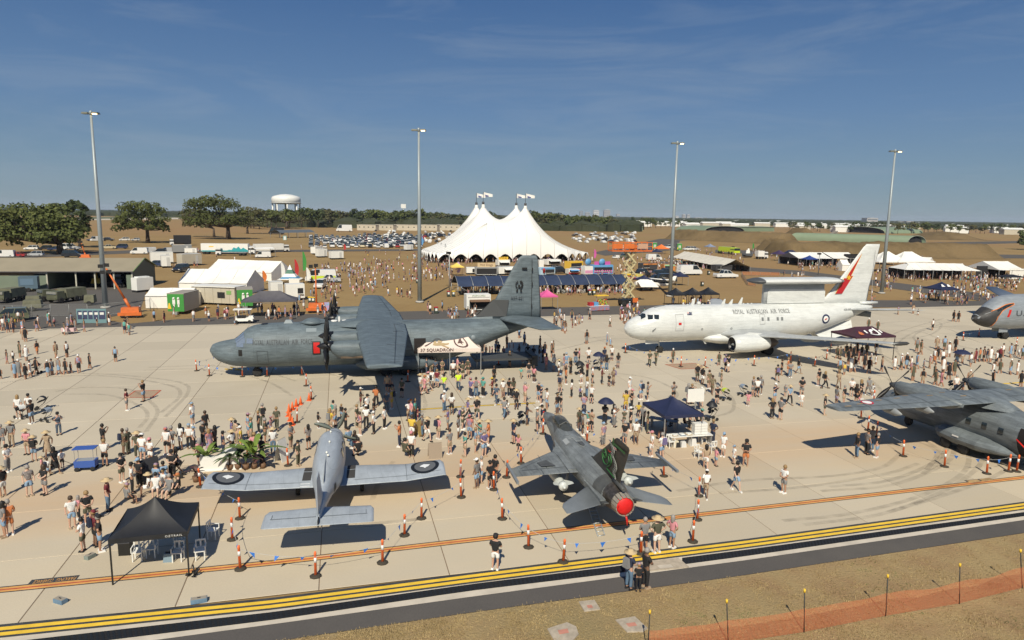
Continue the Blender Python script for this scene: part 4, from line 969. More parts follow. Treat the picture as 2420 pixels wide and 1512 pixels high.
# ---------------------------------------------------------------- light utility aircraft (seen from behind)
def make_utility():
 g = panelize(mat('utility_grey',(.37,.41,.45),.38,var=.06,vscale=.7,spec=.5),1.,.6,.82,.12)
 wk = mat('wing_walk',(.045,.043,.042),.9);pl = mat('utility_line',(.15,.17,.19),.6);pr = mat('propeller_olive',(.13,.15,.13),.4)
 t = empty('utility_aircraft',(-11.42,42.92,0),R(-78.75),'pale grey single propeller low wing plane parked beside the palms','aircraft');t.scale = (1.15,1.02,1.0)
 fu = Fus([(.25,1.45,2.15,.34),(.6,1.2,2.3,.5),(1.3,1.05,2.42,.62),(2.0,.98,2.5,.68),(2.6,.92,2.85,.74,.42,2.3),(3.2,.9,3.08,.80,.42,2.5),(4.0,.9,3.15,.82,.42,2.6),(6.0,.92,3.12,.82,.42,2.5),(7.2,1.05,3.0,.72,.42,2.3),(8.6,1.35,2.72,.48),(10.0,1.6,2.45,.28),(11.3,1.78,2.2,.10),(11.6,1.85,2.1,.04)])
 fu.build(g,t,n=28)
 b = MB();b.grid(lambda u,v: fu.pt(2.35+.55*u,R(35)+R(110)*v,.015),3,10);b.build('windscreen',M_glassd,t)
 for s in (-1,1):
  for x in (3.1,4.1,5.1): b = MB();fu.patch(b,x,x+.6,2.35,2.78,s,.015);b.build('side_window',M_glassd,t)
# wing with raised outer panels
 def wz(y): y = abs(y);return 1.10+(.02*y if y < 4.2 else .084+.115*(y-4.2))
 S = [(6.35,4.95,1.75),(6.2,4.6,2.05),(4.2,4.45,2.2),(1.4,4.1,2.5),(0,4.1,2.5)]
 secs = [(-y,x-.1,c,wz(y),.15) for y,x,c in S]+[(y,x-.1,c,wz(y),.15) for y,x,c in S[-2::-1]]
 b = MB();wing(b,secs,cam=.02);b.build('wing',g,t)
 def wtop(x,y,e=.01):
  q = None
  for (ya,xa,ca),(yb,xb,cb) in zip(S[::-1],S[::-1][1:]):
   if ya-1e-6 <= abs(y) <= yb+1e-6: k = (abs(y)-ya)/(yb-ya);xl = xa+(xb-xa)*k-.1;c = ca+(cb-ca)*k;break
  else: xl,c = S[0][1]-.1,S[0][2]
  u = min(1,max(0,(x-xl)/c));h = 5*.15*(.2969*math.sqrt(u)-.126*u-.3516*u*u+.2843*u**3-.1036*u**4)*c+c*.02*4*u*(1-u)
  return Vector((x,y,wz(y)+h+e))
 for s in (-1,1):
  b = MB();b.grid(lambda u,v: wtop(4.15+.75*u,s*(.95+.45*v)),4,3);b.build('wing_walk',wk,t);b = MB();b.grid(lambda u,v: wtop(4.98+.9*u,s*(.95+.45*v)),4,3);b.build('wing_walk',wk,t)
  for x in (6.15,6.35): b = MB();b.grid(lambda u,v: wtop(x+.05*u,s*(.95+.5*v)),1,3);b.build('step_mark',mat('white_stripe',(.75,.76,.76),.6),t) if s < 0 else None
  b = MB();
  for y0,y1,x0,x1 in ((4.2,4.23,4.35,6.5),(1.4,4.2,6.05,6.08),(4.2,6.1,6.05,6.08)): b.grid(lambda u,v: wtop(x0+(x1-x0)*u,s*(y0+(y1-y0)*v),.012),8,4)
  b.build('wing_joint',pl,t)
  rk,gr,wh = mat('roundel_black',(.012,.013,.014),.5),mat('roundel_grey',(.12,.125,.13),.5),mat('roundel_pale',(.75,.77,.77),.5)
  b = MB();cx,cy = 5.35,s*5.28
  for k,(ra,rb,e) in enumerate(((.60,.80,.014),(.3,.60,.014))):
   b.mi(k);vs = []
   for j in range(28):
    q = 2*math.pi*j/28
    for rr in (ra,rb): vs.append(wtop(cx+rr*math.cos(q),cy+rr*math.sin(q),e))
   b.add(vs,[(2*j,(2*j+2) % 56,(2*j+3) % 56,2*j+1) for j in range(28)])
  b.mi(1);b.add([wtop(cx+.3*math.cos(q),cy+.3*math.sin(q),.014) for q in (2*math.pi*j/16 for j in range(16))],[tuple(range(16))])
  b.mi(2);b.add([wtop(cx+x,cy+y*1.0,.022) for x,y in ((.05,-.3),(-.08,-.22),(-.2,-.05),(-.12,.1),(-.05,.28),(.1,.2),(.18,.08),(.28,-.02),(.16,-.1))],[tuple(range(9))]);b.build('roundel',[rk,gr,wh],t)
  b = MB();wheel_mesh(b,(4.9,s*1.75,.33),.33,.2);b.build('wheel',[M_tyreb,M_hub],t);b = MB();b.tube([(4.9,s*1.75,.33),(4.9,s*1.4,1.1)],.07);b.build('gear_leg',g,t)
 b = MB();S2 = [(2.45,10.75,1.25),(2.3,10.45,1.6),(0,10.3,1.75)]
 wing(b,[(-y,x,c,1.86,.09) for y,x,c in S2]+[(y,x,c,1.86,.09) for y,x,c in S2[-2::-1]],cam=0.);b.build('tailplane',g,t)
 b = MB();
 for s in (-1,1): b.box((11.35,s*1.15,1.945),(.025,2.0,.012));b.box((11.15,s*2.1,1.94),(.4,.025,.012))
 b.build('elevator_line',pl,t)
 b = MB();wing(b,[(2.2,8.9,2.9,0,.05),(2.55,10.0,1.85,0,.08),(3.95,10.95,1.1,0,.08),(4.05,11.1,.8,0,.06)],vertical=True);b.build('fin',g,t)
 b = MB();b.rings([[(6.9,-.04,2.98),(6.9,.04,2.98),(6.9,0,3.05)],[(9.3,-.06,2.55),(9.3,.06,2.55),(9.3,0,2.95)]]);b.build('dorsal_fin',g,t)
 for s in (-1,1): b = MB();b.add([(8.2,s*.22,1.5),(11.2,s*.05,1.75),(11.3,s*.06,1.2),(10.2,s*.1,1.15)],[(0,1,2,3)]);b.build('ventral_strake',g,t)
 b = MB();b.box((11.75,0,1.9),(.5,.05,.3));b.build('tail_tie',M_blk,t)
 b = MB();b.lathe([(.01,-.5),(.12,-.38),(.22,-.1),(.24,.1),(.34,.28)],16,(0,0,1.82),'X');sp = b.build('spinner',mat('spinner_dark',(.04,.055,.06),.35),t)
 for k in range(4):
  b = MB();blade(b,(-.12,0,1.82),R(50)+k*math.pi/2,1.38,.2,.30,.6,sweep=.28*(1));b.build('propeller_blade',pr,sp)
 b = MB();b.rings([[(x,hw*math.cos(a),.98+hh*math.sin(a)) for a in (2*math.pi*j/10 for j in range(10))] for x,hw,hh in ((.9,.2,.1),(1.5,.32,.2),(2.6,.3,.16),(3.2,.1,.05))]);b.build('oil_cooler',g,t)
 for x,y in ((3.6,0),(5.2,.05),(6.6,0),(7.0,.1)): b = MB();b.lathe([(.01,.1),(.05,.08),(.06,0)],8,(x,y,3.14 if x < 6 else 3.08),'Z');b.build('beacon',mat('beacon_white',(.85,.84,.75),.4),t)
 b = MB();wheel_mesh(b,(1.6,0,.3),.3,.18);b.build('wheel',[M_tyreb,M_hub],t);b = MB();b.tube([(1.6,0,.3),(1.7,0,1.1)],.05);b.build('nose_strut',g,t)
 b = MB();fu.patch(b,8.2,8.5,1.7,2.15,1,.02);b.build('dark_vent',M_blk,t)
 return t
utility = make_utility()

# ---------------------------------------------------------------- twin turboprop transport at the right edge
def make_twin():
 g = panelize(mat('twin_grey',(.20,.228,.24),.5,var=.16,vscale=.9,spec=.4),1.3,.7,.65,.4)
 gd = mat('twin_dark',(.06,.065,.07),.6);or_ = mat('wing_orange_mark',(.42,.26,.10),.7);pl = mat('twin_line',(.085,.10,.11),.6)
 t = empty('twin_turboprop',(30.83,54.99,0),R(-74.9),'grey high wing twin propeller transport cut off by the right edge','aircraft');t.scale = (.99,.985,1.04)
 fu = Fus([(0,1.45,1.75,.12),(.3,1.15,2.05,.5),(.9,.88,2.3,.85),(1.6,.72,2.6,1.1),(2.2,.65,3.0,1.25),(3.0,.6,3.32,1.38),(4.0,.58,3.45,1.42),(14.0,.58,3.45,1.42),(16.0,1.0,3.45,1.3),(18,1.8,3.45,1.0),(20,2.6,3.4,.55),(21.3,3.0,3.3,.15)])
 fu.build(g,t,n=30)
 b = MB()
 for (a0,a1) in ((30,62),(65,88),(92,115),(118,150)): b.grid(lambda u,v: fu.pt(1.75+.75*v-.25*abs(((a0+(a1-a0)*u)-90)/60)+.25,R(a0+(a1-a0)*u),.02),4,3)
 b.build('windscreen',M_glassd,t)
 b = MB();fu.patch(b,2.3,3.1,2.2,2.75);b.build('cockpit_side_window',M_glassd,t)
 b = MB();fu.patch(b,12.7,13.95,.95,2.75,g=.03,nx=5,nz=6);dd = b.build('open_door',M_int,t)
 b = MB();b.tube([(12.7,-1.52,2.05),(13.3,-1.55,1.72),(13.95,-1.52,1.78)],.045,6);b.build('red_strap',mat('strap_red',(.8,.03,.02),.5),dd)
 for x in (8.9,10.1,11.3): b = MB();fu.patch(b,x,x+.38,2.0,2.42);b.build('cabin_window',M_glassd,t)
 b = MB();b.grid(lambda u,v: fu.pt(6.1+.12*u,R(45)+R(75)*v,.03),1,12);b.build('red_band',M_red,t)
 for x in (4.6,5.9,7.0): b = MB();b.grid(lambda u,v: fu.pt(x+.35*u,R(92)+R(10)*v,.05),2,2);b.build('roof_antenna',mat('roof_white',(.6,.62,.6),.5),t)
 W = [(-12.9,8.35,1.35),(-12.5,8.2,1.6),(-4.8,7.3,2.95),(-3.5,7.25,3.0),(0,7.25,3.0)]
 zz = 4.12-.55
 secs = [(y,x,c,zz+.13 if abs(y) > 5 else zz+.13,.14) for y,x,c in W]+[(-y,x,c,zz+.13,.14) for y,x,c in W[-2::-1]]
 b = MB();wing(b,secs,cam=.01);b.build('wing',g,t)
 def wt(x,y,e=.01):
  a = abs(y)
  for (ya,xa,ca),(yb,xb,cb) in zip(W[::-1],W[::-1][1:]):
   if -ya-1e-6 <= a <= -yb+1e-6: k = (a+ya)/max(1e-6,(-yb+ya));xl = xa+(xb-xa)*k;c = ca+(cb-ca)*k;break
  else: xl,c = 8.35,1.35
  u = min(1,max(0,(x-xl)/c));h = 5*.14*(.2969*math.sqrt(u)-.126*u-.3516*u*u+.2843*u**3-.1036*u**4)*c+c*.01*4*u*(1-u)
  return Vector((x,y,zz+.13+h+e))
 b = MB()
 for s in (-1,1):
  for ya,xa,yb,xb in ((1.5,9.45,5.6,9.5),(5.6,9.5,12.4,9.3),(5.6,7.6,5.6,10.1),(3.6,7.4,3.6,10.2),(8.2,7.9,8.2,10),(1.6,7.3,1.6,10.2),(10.4,8.1,10.4,9.7)):
   p,q = Vector((xa,s*ya,0)),Vector((xb,s*yb,0));d_ = (q-p).normalized();n_ = Vector((-d_.y,d_.x,0))*.03;K = 8;vs = []
   for i in range(K+1): r_ = p.lerp(q,i/K);vs += [wt((r_-n_).x,(r_-n_).y,.012),wt((r_+n_).x,(r_+n_).y,.012)]
   b.add(vs,[(2*i,2*i+2,2*i+3,2*i+1) for i in range(K)])
 b.build('panel_lines',pl,t)
 for x,y in ((9.1,-12),(8.9,-10.9),(8.5,-9),(8.4,-7.4),(8.0,-6.3),(8.4,-4.6),(7.9,-3.0),(8.9,-2.2),(8.3,2.6),(8.3,4.4)):
  b = MB();b.grid(lambda u,v: wt(x+.08*u,y+.5*v,.016),1,2);b.build('wing_mark',or_,t)
 rd,wh = mat('mark_red',(.5,.03,.05),.5),mat('mark_white',(.8,.8,.78),.5)
 b = MB();cx,cy = 8.75,-9.9
 for k,(ra,rb) in enumerate(((.3,.42),(0,.3))):
  b.mi(k);vs = []
  for j in range(20):
   q = 2*math.pi*j/20
   for rr in (ra,rb): vs.append(wt(cx+rr*math.cos(q),cy+rr*math.sin(q),.016))
  b.add(vs,[(2*j,(2*j+2) % 40,(2*j+3) % 40,2*j+1) for j in range(20)])
 b.build('wing_roundel',[rd,wh],t)
 b = MB();b.grid(lambda u,v: (6.0+5.4*u,(v-.5)*3.0*math.sin(math.pi*(.14+.74*u)),3.30+.62*math.sin(math.pi*(.06+.88*u))**.8*(1-abs(2*v-1)**3)),12,10);b.build('wing_fairing',g,t)
 for s in (-1,1):
  y = s*3.5;z = 3.62
  b = MB();rs = [[(x,y+hw*math.cos(a),z-.05+hh*math.sin(a)+zo) for a in (2*math.pi*j/16 for j in range(16))] for x,hw,hh,zo in ((4.7,.25,.28,.1),(5.0,.42,.46,.05),(5.8,.5,.55,0),(7.5,.48,.55,0),(9.2,.35,.4,.0),(10.3,.12,.12,.1))]
  b.rings(rs);o = b.build('engine_nacelle',g,t)
  b = MB();b.lathe([(.01,-.5),(.14,-.35),(.22,0),(.24,.25)],12,(4.5,y,z+.05),'X');sp = b.build('spinner',gd,o)
  for k in range(4): b = MB();blade(b,(4.35,y,z+.05),R(35 if s < 0 else 40)+k*math.pi/2,1.72,.2,.32,1.25,sweep=0);b.build('propeller_blade',mat('blade_black',(.02,.018,.017),.4),sp)
  for yy in (s*6.2,s*8.8): b = MB();b.rings([[(x,yy+.16*k*math.cos(a),z-.12+.24*k*math.sin(a)) for a in (2*math.pi*j/8 for j in range(8))] for x,k in ((8.6,.2),(9.2,.9),(10.1,1.),(10.6,.2))]);b.build('flap_fairing',mat('fairing_pale',(.26,.28,.29),.5),t)
# sponson
  b = MB();b.rings([[(x,s*(1.25+dw*max(0,math.cos(a))),.95+hh*math.sin(a)) for a in (2*math.pi*j/14 for j in range(14))] for x,dw,hh in ((6.4,.1,.15),(7.2,.75,.5),(8.5,.95,.58),(10.4,.95,.52),(11.8,.55,.3),(12.8,.1,.05))],smooth=False);b.build('gear_sponson',g,t)
  for x in (7.9,9.35): b = MB();wheel_mesh(b,(x,s*1.85,.42),.42,.26);b.build('wheel',[M_tyreb,M_hub],t)
 b = MB();b.box((8.9,-2.22,1.15),(.5,.02,.1));b.build('sponson_mark',mat('mark_white',(.8,.8,.78)),t)
 b = MB();wheel_mesh(b,(2.9,-.15,.38),.38,.2);b.build('wheel',[M_tyreb,M_hub],t);b = MB();b.tube([(2.9,0,.38),(2.9,0,1)],.07);b.build('nose_strut',M_hub,t)
 b = MB();b.lathe([(.01,-.12),(.09,-.06),(.1,.05),(.01,.1)],10,(2.3,-1.0,.75),'X');b.build('yellow_lamp',mat('lamp_yellow',(.8,.6,.1),.4),t)
 b = MB();wing(b,[(3.3,16.2,4.9,0,.1),(7.9,19.6,2.2,0,.1)],vertical=True);b.build('fin',g,t)
 b = MB();wing(b,[(-5.2,19.6,1.5,3.6,.1),(0,18.6,2.6,3.6,.1),(5.2,19.6,1.5,3.6,.1)],cam=0.);b.build('tailplane',g,t)
 return t
twin = make_twin()

# ---------------------------------------------------------------- tanker at the right edge (nose in view)
def make_tanker():
 g = panelize(mat('tanker_grey',(.26,.29,.32),.4,var=.07,vscale=.4,spec=.5),2.4,.9,.75,.2)
 bk = mat('tanker_black_nose',(.022,.023,.024),.6,var=.5,vscale=2.,col2=(.045,.042,.04));og = mat('nose_trim_orange',(.75,.22,.04),.5);mk = mat('tanker_marking',(.06,.07,.08),.6)
 p = at(2299,750,3.1);t = empty('tanker_aircraft',(p.x,p.y,0),R(14.5),'grey tanker jet at the right edge with a black nose trimmed in orange','aircraft');t.scale = (1.,1.,1.)
 fu = Fus([(0,2.85,3.1,.1),(.4,2.45,3.55,.6),(1.2,2.05,4.1,1.08),(2.2,1.75,4.75,1.42),(3.0,1.6,5.35,1.58),(3.8,1.5,5.85,1.68),(5.0,1.42,6.1,1.78),(7,1.38,6.2,1.84),(24,1.38,6.2,1.84),(32,2.6,6.1,1.4),(38,4.2,5.8,.6),(40,5.0,5.5,.2)])
 fu.build(g,t,n=36)
 def edge(a):   # x position of the black paint edge for each angle round the nose
  d = math.degrees(a);
  return lerp_st([(-90,2.2),(-30,2.35),(0,2.5),(18,3.1),(30,4.9),(36,5.0),(37.5,2.2),(60,1.9),(90,1.8)],d)[0]
 b = MB()
 for s in (1,-1):
  A_ = [R(-90+180*i/60) for i in range(61)]
  b.add([(lambda q: (q.x,q.y*s,q.z))(fu.pt(.0+edge(a)*u**1.0,a,.012)) for a in A_ for u in [i/12 for i in range(13)]],[(i*13+j,(i+1)*13+j,(i+1)*13+j+1,i*13+j+1) for i in range(60) for j in range(12)],True)
 b.build('black_nose',bk,t)
 b = MB();b.tube([fu.pt(edge(R(d))+.02,R(d),.02) for d in (-60,-45,-30,-15,0,8,14,18,22,26,30,33,35)],.05,5);b.tube([fu.pt(x,R(36.5+(0 if x > 2.4 else 3)),.02) for x in (5.0,4.4,3.8,3.2,2.6,2.1,1.8)],.05,5);b.build('orange_trim',og,t)
 for (x0,x1) in ((2.5,3.1),(3.2,3.8),(3.9,4.45)): b = MB();b.grid(lambda u,v: fu.pt(x0+(x1-x0)*u,R(24)+R(10)*v,.03),3,3);b.build('cockpit_window',M_glassd,t)
 title(fu,'U.S. AIR FORCE',1.1,5.2,14.2,3.75,mk,t)
 b = MB();fu.patch(b,4.0,4.35,3.3,4.3,sk=.3);b.build('red_streamer',M_red,t)
 for dy in (-.35,.35): b = MB();wheel_mesh(b,(5.6,dy,.5),.5,.3);b.build('wheel',[M_tyreb,mat('hub_white',(.7,.7,.66),.5)],t)
 b = MB();b.tube([(5.6,0,.5),(5.4,0,1.9)],.12);b.tube([(5.6,0,1.1),(4.6,0,1.8)],.07);b.build('nose_strut',g,t)
 b = MB();b.box((4.9,-.5,1.35),(1.5,.05,.7));b.box((4.9,.5,1.35),(1.5,.05,.7));b.build('gear_doors',g,t)
 S = [(19.8,24.5,2.6),(6,15.5,6.0),(0,11.5,10)]
 b = MB();wing(b,[(-y,x,c,2.4+y*.12,.11) for y,x,c in S]+[(y,x,c,2.4+y*.12,.11) for y,x,c in S[-2::-1]]);b.build('wing',g,t)
 for s in (-1,1):
  for y,x in ((8.2,14.2),(14.2,18.2))[:1 if s > 0 else 2]: b = MB();b.lathe([(.95,0),(1.15,.5),(1.15,2.5),(.8,4.0),(.5,4.8)],18,(x,s*y,1.75),'X');b.build('engine_nacelle',g,t)
 b = MB();wing(b,[(6,30,8.5,0,.1),(12.2,36,3.4,0,.1)],vertical=True);b.build('fin',g,t)
 for s in (-1,1):
  for x in (17.5,18.8): b = MB();wheel_mesh(b,(x,s*3.2,.6),.6,.9);b.build('wheel',[M_tyreb,M_hub],t)
 return t
tanker = make_tanker()

# ================================================================== TENTS, STALLS, BUILDINGS
M_white = mat('white_canvas',(.78,.77,.72),.7,var=.08,vscale=.3)
M_whitep = mat('white_panel',(.74,.74,.70),.5,var=.05,vscale=.6)
M_steel = mat('galvanised_steel',(.35,.36,.36),.45,metal=.4)
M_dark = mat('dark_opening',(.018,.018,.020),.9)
M_navyc = mat('navy_canvas',(.018,.024,.065),.6,var=.2,vscale=1.)
M_blackc = mat('black_canvas',(.016,.017,.020),.55,var=.25,vscale=1.2)
M_greyc = mat('grey_canvas',(.085,.082,.095),.65,var=.2,vscale=1.)
M_pole = mat('pole_paint',(.30,.345,.36),.45,metal=.2,var=.1,vscale=.4)
M_beige = mat('beige_cladding',(.48,.44,.35),.6,var=.08,vscale=.5)
M_green = mat('sign_green',(.05,.26,.05),.5)
def frame(a,b_):
 A_,B_ = at(*a),at(*b_);u = (B_-A_);Lx = u.length;u.normalize();v = Vector((-u.y,u.x,0));return A_,u,v,Lx
def thing(name,a,b_,label,cat,group=None):
 """an object whose front base line runs between two spots of the photograph; local x along it, y away from the camera"""
 A_,u,v,Lx = frame(a,b_)
 return empty(name,A_,math.atan2(u.y,u.x),label,cat,group),Lx
def hgt(a,ytop): return zfor(at(*a),ytop)
def tent(name,a,b_,depth,eave,ridge,label,bays=4,roof=None,along=True,walls=(),legs=True,cat='tent',group=None,post=.06,hip=0.,fab=None,overhang=.15,dark=True):
 t,Lx = thing(name,a,b_,label,cat,group);roof = roof or M_white;fab = fab or roof
 nb = bays
 def q(x,y,z): return (x,y,z)
 if along:   # ridge parallel to the front line
  for i in range(nb):
   x0,x1 = Lx*i/nb+.02,Lx*(i+1)/nb-.02
   h0 = hip if i == 0 else 0;h1 = hip if i == nb-1 else 0
   sg = .05
   b = MB()
   def s_(u,v,fr):
    xx = (x0+(x1-x0)*u);xr = (x0+h0)+(x1-h1-x0-h0)*u;X = xx+(xr-xx)*v
    y = (-overhang+(depth/2+overhang)*v) if fr else (depth+overhang-(depth/2+overhang)*v)
    return (X,y,eave+(ridge-eave)*v-.18*math.sin(math.pi*v)*(ridge-eave)*.5-sg*math.sin(math.pi*u))
   b.grid(lambda u,v: s_(u,v,True),4,5);b.grid(lambda u,v: s_(1-u,v,False),4,5)
   if h0: b.add([(x0,-overhang,eave),(x0+h0,depth/2,ridge),(x0,depth+overhang,eave)],[(0,1,2)])
   if h1: b.add([(x1,-overhang,eave),(x1,depth+overhang,eave),(x1-h1,depth/2,ridge)],[(0,1,2)])
   b.build('roof_panel',roof,t)
  if not hip:
   for x,nm in ((.03,'L'),(Lx-.03,'R')):
    if nm in walls or 'G' in walls: b = MB();b.poly([(x,0,0 if nm in walls else eave),(x,depth,0 if nm in walls else eave),(x,depth,eave),(x,depth/2,ridge-.05),(x,0,eave)]);b.build('gable_panel',fab,t)
  if 'F' in walls:
   for i in range(nb): b = MB();b.box((Lx*(i+.5)/nb,.02,eave/2),(Lx/nb-.06,.04,eave-.05));b.build('wall_panel',fab,t)
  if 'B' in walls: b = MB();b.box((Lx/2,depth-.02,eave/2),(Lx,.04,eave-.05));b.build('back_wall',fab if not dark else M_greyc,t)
  if 'f' in walls: b = MB();b.box((Lx/2,-overhang,eave-.15),(Lx,.03,.3));b.build('valance',fab,t)
  if legs:
   for i in range(nb+1):
    for y in (0,depth): b = MB();b.box((Lx*i/nb,y,eave/2),(post*2,post*2,eave));b.build('leg',M_steel,t)
 else:       # gable end faces the front line
  for i in range(nb):
   y0,y1 = depth*i/nb+.02,depth*(i+1)/nb-.02
   b = MB()
   for s in (0,1):
    def s_(u,v):
     X = (-overhang+(Lx/2+overhang)*v);X = X if s == 0 else Lx-X
     return (X,y0+(y1-y0)*u,eave+(ridge-eave)*v-.1*math.sin(math.pi*v)*(ridge-eave)*.4-.05*math.sin(math.pi*u))
    b.grid((lambda u,v: s_(1-u,v)) if s == 0 else s_,4,5)
   b.build('roof_panel',roof,t)
  for y,nm in ((.03,'F'),(depth-.03,'B')):
   if nm in walls: b = MB();b.poly([(0,y,0),(Lx,y,0),(Lx,y,eave),(Lx/2,y,ridge-.05),(0,y,eave)]);b.build('gable_panel',fab,t)
   elif 'G' in walls: b = MB();b.poly([(0,y,eave),(Lx,y,eave),(Lx/2,y,ridge-.05)]);b.build('gable_panel',fab,t)
  for x,nm in ((.02,'L'),(Lx-.02,'R')):
   if nm in walls: b = MB();b.box((x,depth/2,eave/2),(.04,depth,eave-.05));b.build('wall_panel',fab,t)
  if legs:
   for i in range(nb+1):
    for x in (0,Lx): b = MB();b.box((x,depth*i/nb,eave/2),(post*2,post*2,eave));b.build('leg',M_steel,t)
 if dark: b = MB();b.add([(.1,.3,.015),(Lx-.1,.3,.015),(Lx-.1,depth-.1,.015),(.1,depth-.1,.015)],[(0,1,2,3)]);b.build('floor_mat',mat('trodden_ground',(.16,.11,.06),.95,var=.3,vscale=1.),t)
 return t,Lx
def gazebo(c,w_,d_,eave,peak,label,roof,rot=0.,ridge=0.,group=None,name='gazebo',legm=None,val=.22,sag=.5):
 """pop-up canopy on four legs; ridge > 0 gives a hipped top"""
 t = empty(name,at(*c) if not isinstance(c,Vector) else c,rot,label,'gazebo',group);x,y = w_/2,d_/2;r_ = ridge/2
 b = MB();cor = [(-x,-y),(x,-y),(x,y),(-x,y)];top = [(-r_,0),(r_,0),(r_,0),(-r_,0)]
 for k in range(4):
  A_,B_,C_,D_ = cor[k],cor[(k+1) % 4],top[(k+1) % 4],top[k]
  def f(u,v):
   e = (A_[0]+(B_[0]-A_[0])*u,A_[1]+(B_[1]-A_[1])*u);g_ = (D_[0]+(C_[0]-D_[0])*u,D_[1]+(C_[1]-D_[1])*u)
   return (e[0]+(g_[0]-e[0])*v,e[1]+(g_[1]-e[1])*v,eave+(peak-eave)*(v-sag*.5*math.sin(math.pi*v)*(.45+.55*math.sin(math.pi*u)))-.07*math.sin(math.pi*u)*(1-v))
  b.grid(f,8,8)
  b.add([(A_[0],A_[1],eave-val),(B_[0],B_[1],eave-val),(B_[0],B_[1],eave),(A_[0],A_[1],eave)],[(0,1,2,3)],False)
 b.build('canopy',roof,t)
 for cx,cy in cor: b = MB();b.box((cx*.97,cy*.97,eave/2),(.06,.06,eave));b.build('leg',legm or M_steel,t)
 return t
def box_part(t,name,c,d,m,**k): b = MB();b.box(c,d,**k);return b.build(name,m,t)
def sign(t,txt,c,w_,h_,m,mt,y,size=None,name='sign'):
 o = box_part(t,name,(c[0],y,c[1]),(w_,.08,h_),m)
 if txt:
  vs,fs = text_mesh(txt,1.);wx = max(v.x for v in vs)-min(v.x for v in vs);hy = max(v.y for v in vs)-min(v.y for v in vs);k = min(w_*.9/wx,h_*.72/hy)
  b = MB();b.add([(c[0]+v.x*k,y-.06,c[1]+v.y*k) for v in vs],fs);b.build('lettering',mt,o)
 return o
def stall(a,b_,depth,h,label,col,sgn=None,awn=None,sgc=None,opening=(.15,.85,.42,.82),cat='food stall',group=None,roofsign=None,name='food_stall',stripe=None):
 t,Lx = thing(name,a,b_,label,cat,group)
 box_part(t,'body',(Lx/2,depth/2,.35+(h-.35)/2),(Lx,depth,h-.35),col)
 box_part(t,'chassis',(Lx/2,depth/2,.28),(Lx*.9,depth*.85,.14),M_blk)
 for x in (Lx*.3,Lx*.72): b = MB();b.lathe([(.02,-.1),(.28,-.1),(.28,.1),(.02,.1)],12,(x,.12,.28),'Y');b.build('wheel',M_tyreb,t)
 if opening: x0,x1,z0,z1_ = opening;box_part(t,'serving_hatch',(Lx*(x0+x1)/2,-.01,h*(z0+z1_)/2),(Lx*(x1-x0),.06,h*(z1_-z0)),M_dark);box_part(t,'counter',(Lx*(x0+x1)/2,-.15,h*z0-.04),(Lx*(x1-x0),.35,.07),M_whitep)
 if awn: x0,x1 = opening[:2];b = MB();b.grid(lambda u,v: (Lx*(x0+(x1-x0)*u),-1.1*v,h*opening[3]+.1-.28*v+.0*u),4,3);b.build('awning',awn,t)
 if stripe: box_part(t,'lower_panel',(Lx/2,-.02,h*.24),(Lx*.98,.05,h*.26),stripe)
 if sgn is not None: sign(t,sgn,(Lx/2,h-.22 if not roofsign else h+roofsign/2),Lx*(.9 if not roofsign else .8),.42 if not roofsign else roofsign,sgc or M_yel,mat('sign_text_dark',(.10,.03,.02)),-.05 if not roofsign else depth*.3)
 return t,Lx
# ------------------------------------------------------------------ vehicles
CARD = {'sedan': (4.6,1.8,1.45,.92,(1.25,4.0),(1.95,3.3)),'hatch': (4.1,1.75,1.5,.95,(1.1,4.0),(1.8,3.6)),'suv': (4.8,1.9,1.8,1.1,(1.25,4.7),(1.95,4.4)),
 'ute': (5.3,1.9,1.8,1.12,(1.4,3.75),(2.1,3.4)),'van': (5.2,1.95,2.15,1.25,(.5,5.1),(1.25,4.95)),'minibus': (6.2,2.05,2.7,1.45,(.5,6.1),(1.2,6.0))}
CARC = {'white': (.68,.68,.66),'silver': (.42,.43,.44),'grey': (.14,.145,.15),'black': (.014,.014,.016),'navy': (.02,.035,.09),'red': (.32,.02,.02),'blue': (.04,.10,.28),'cream': (.55,.48,.32),'olive': (.12,.13,.08),'orange': (.5,.16,.03)}
def carpaint(c): return mat('paint_'+c,CARC[c],.28,spec=.6,coat=.5)
_cm = {}
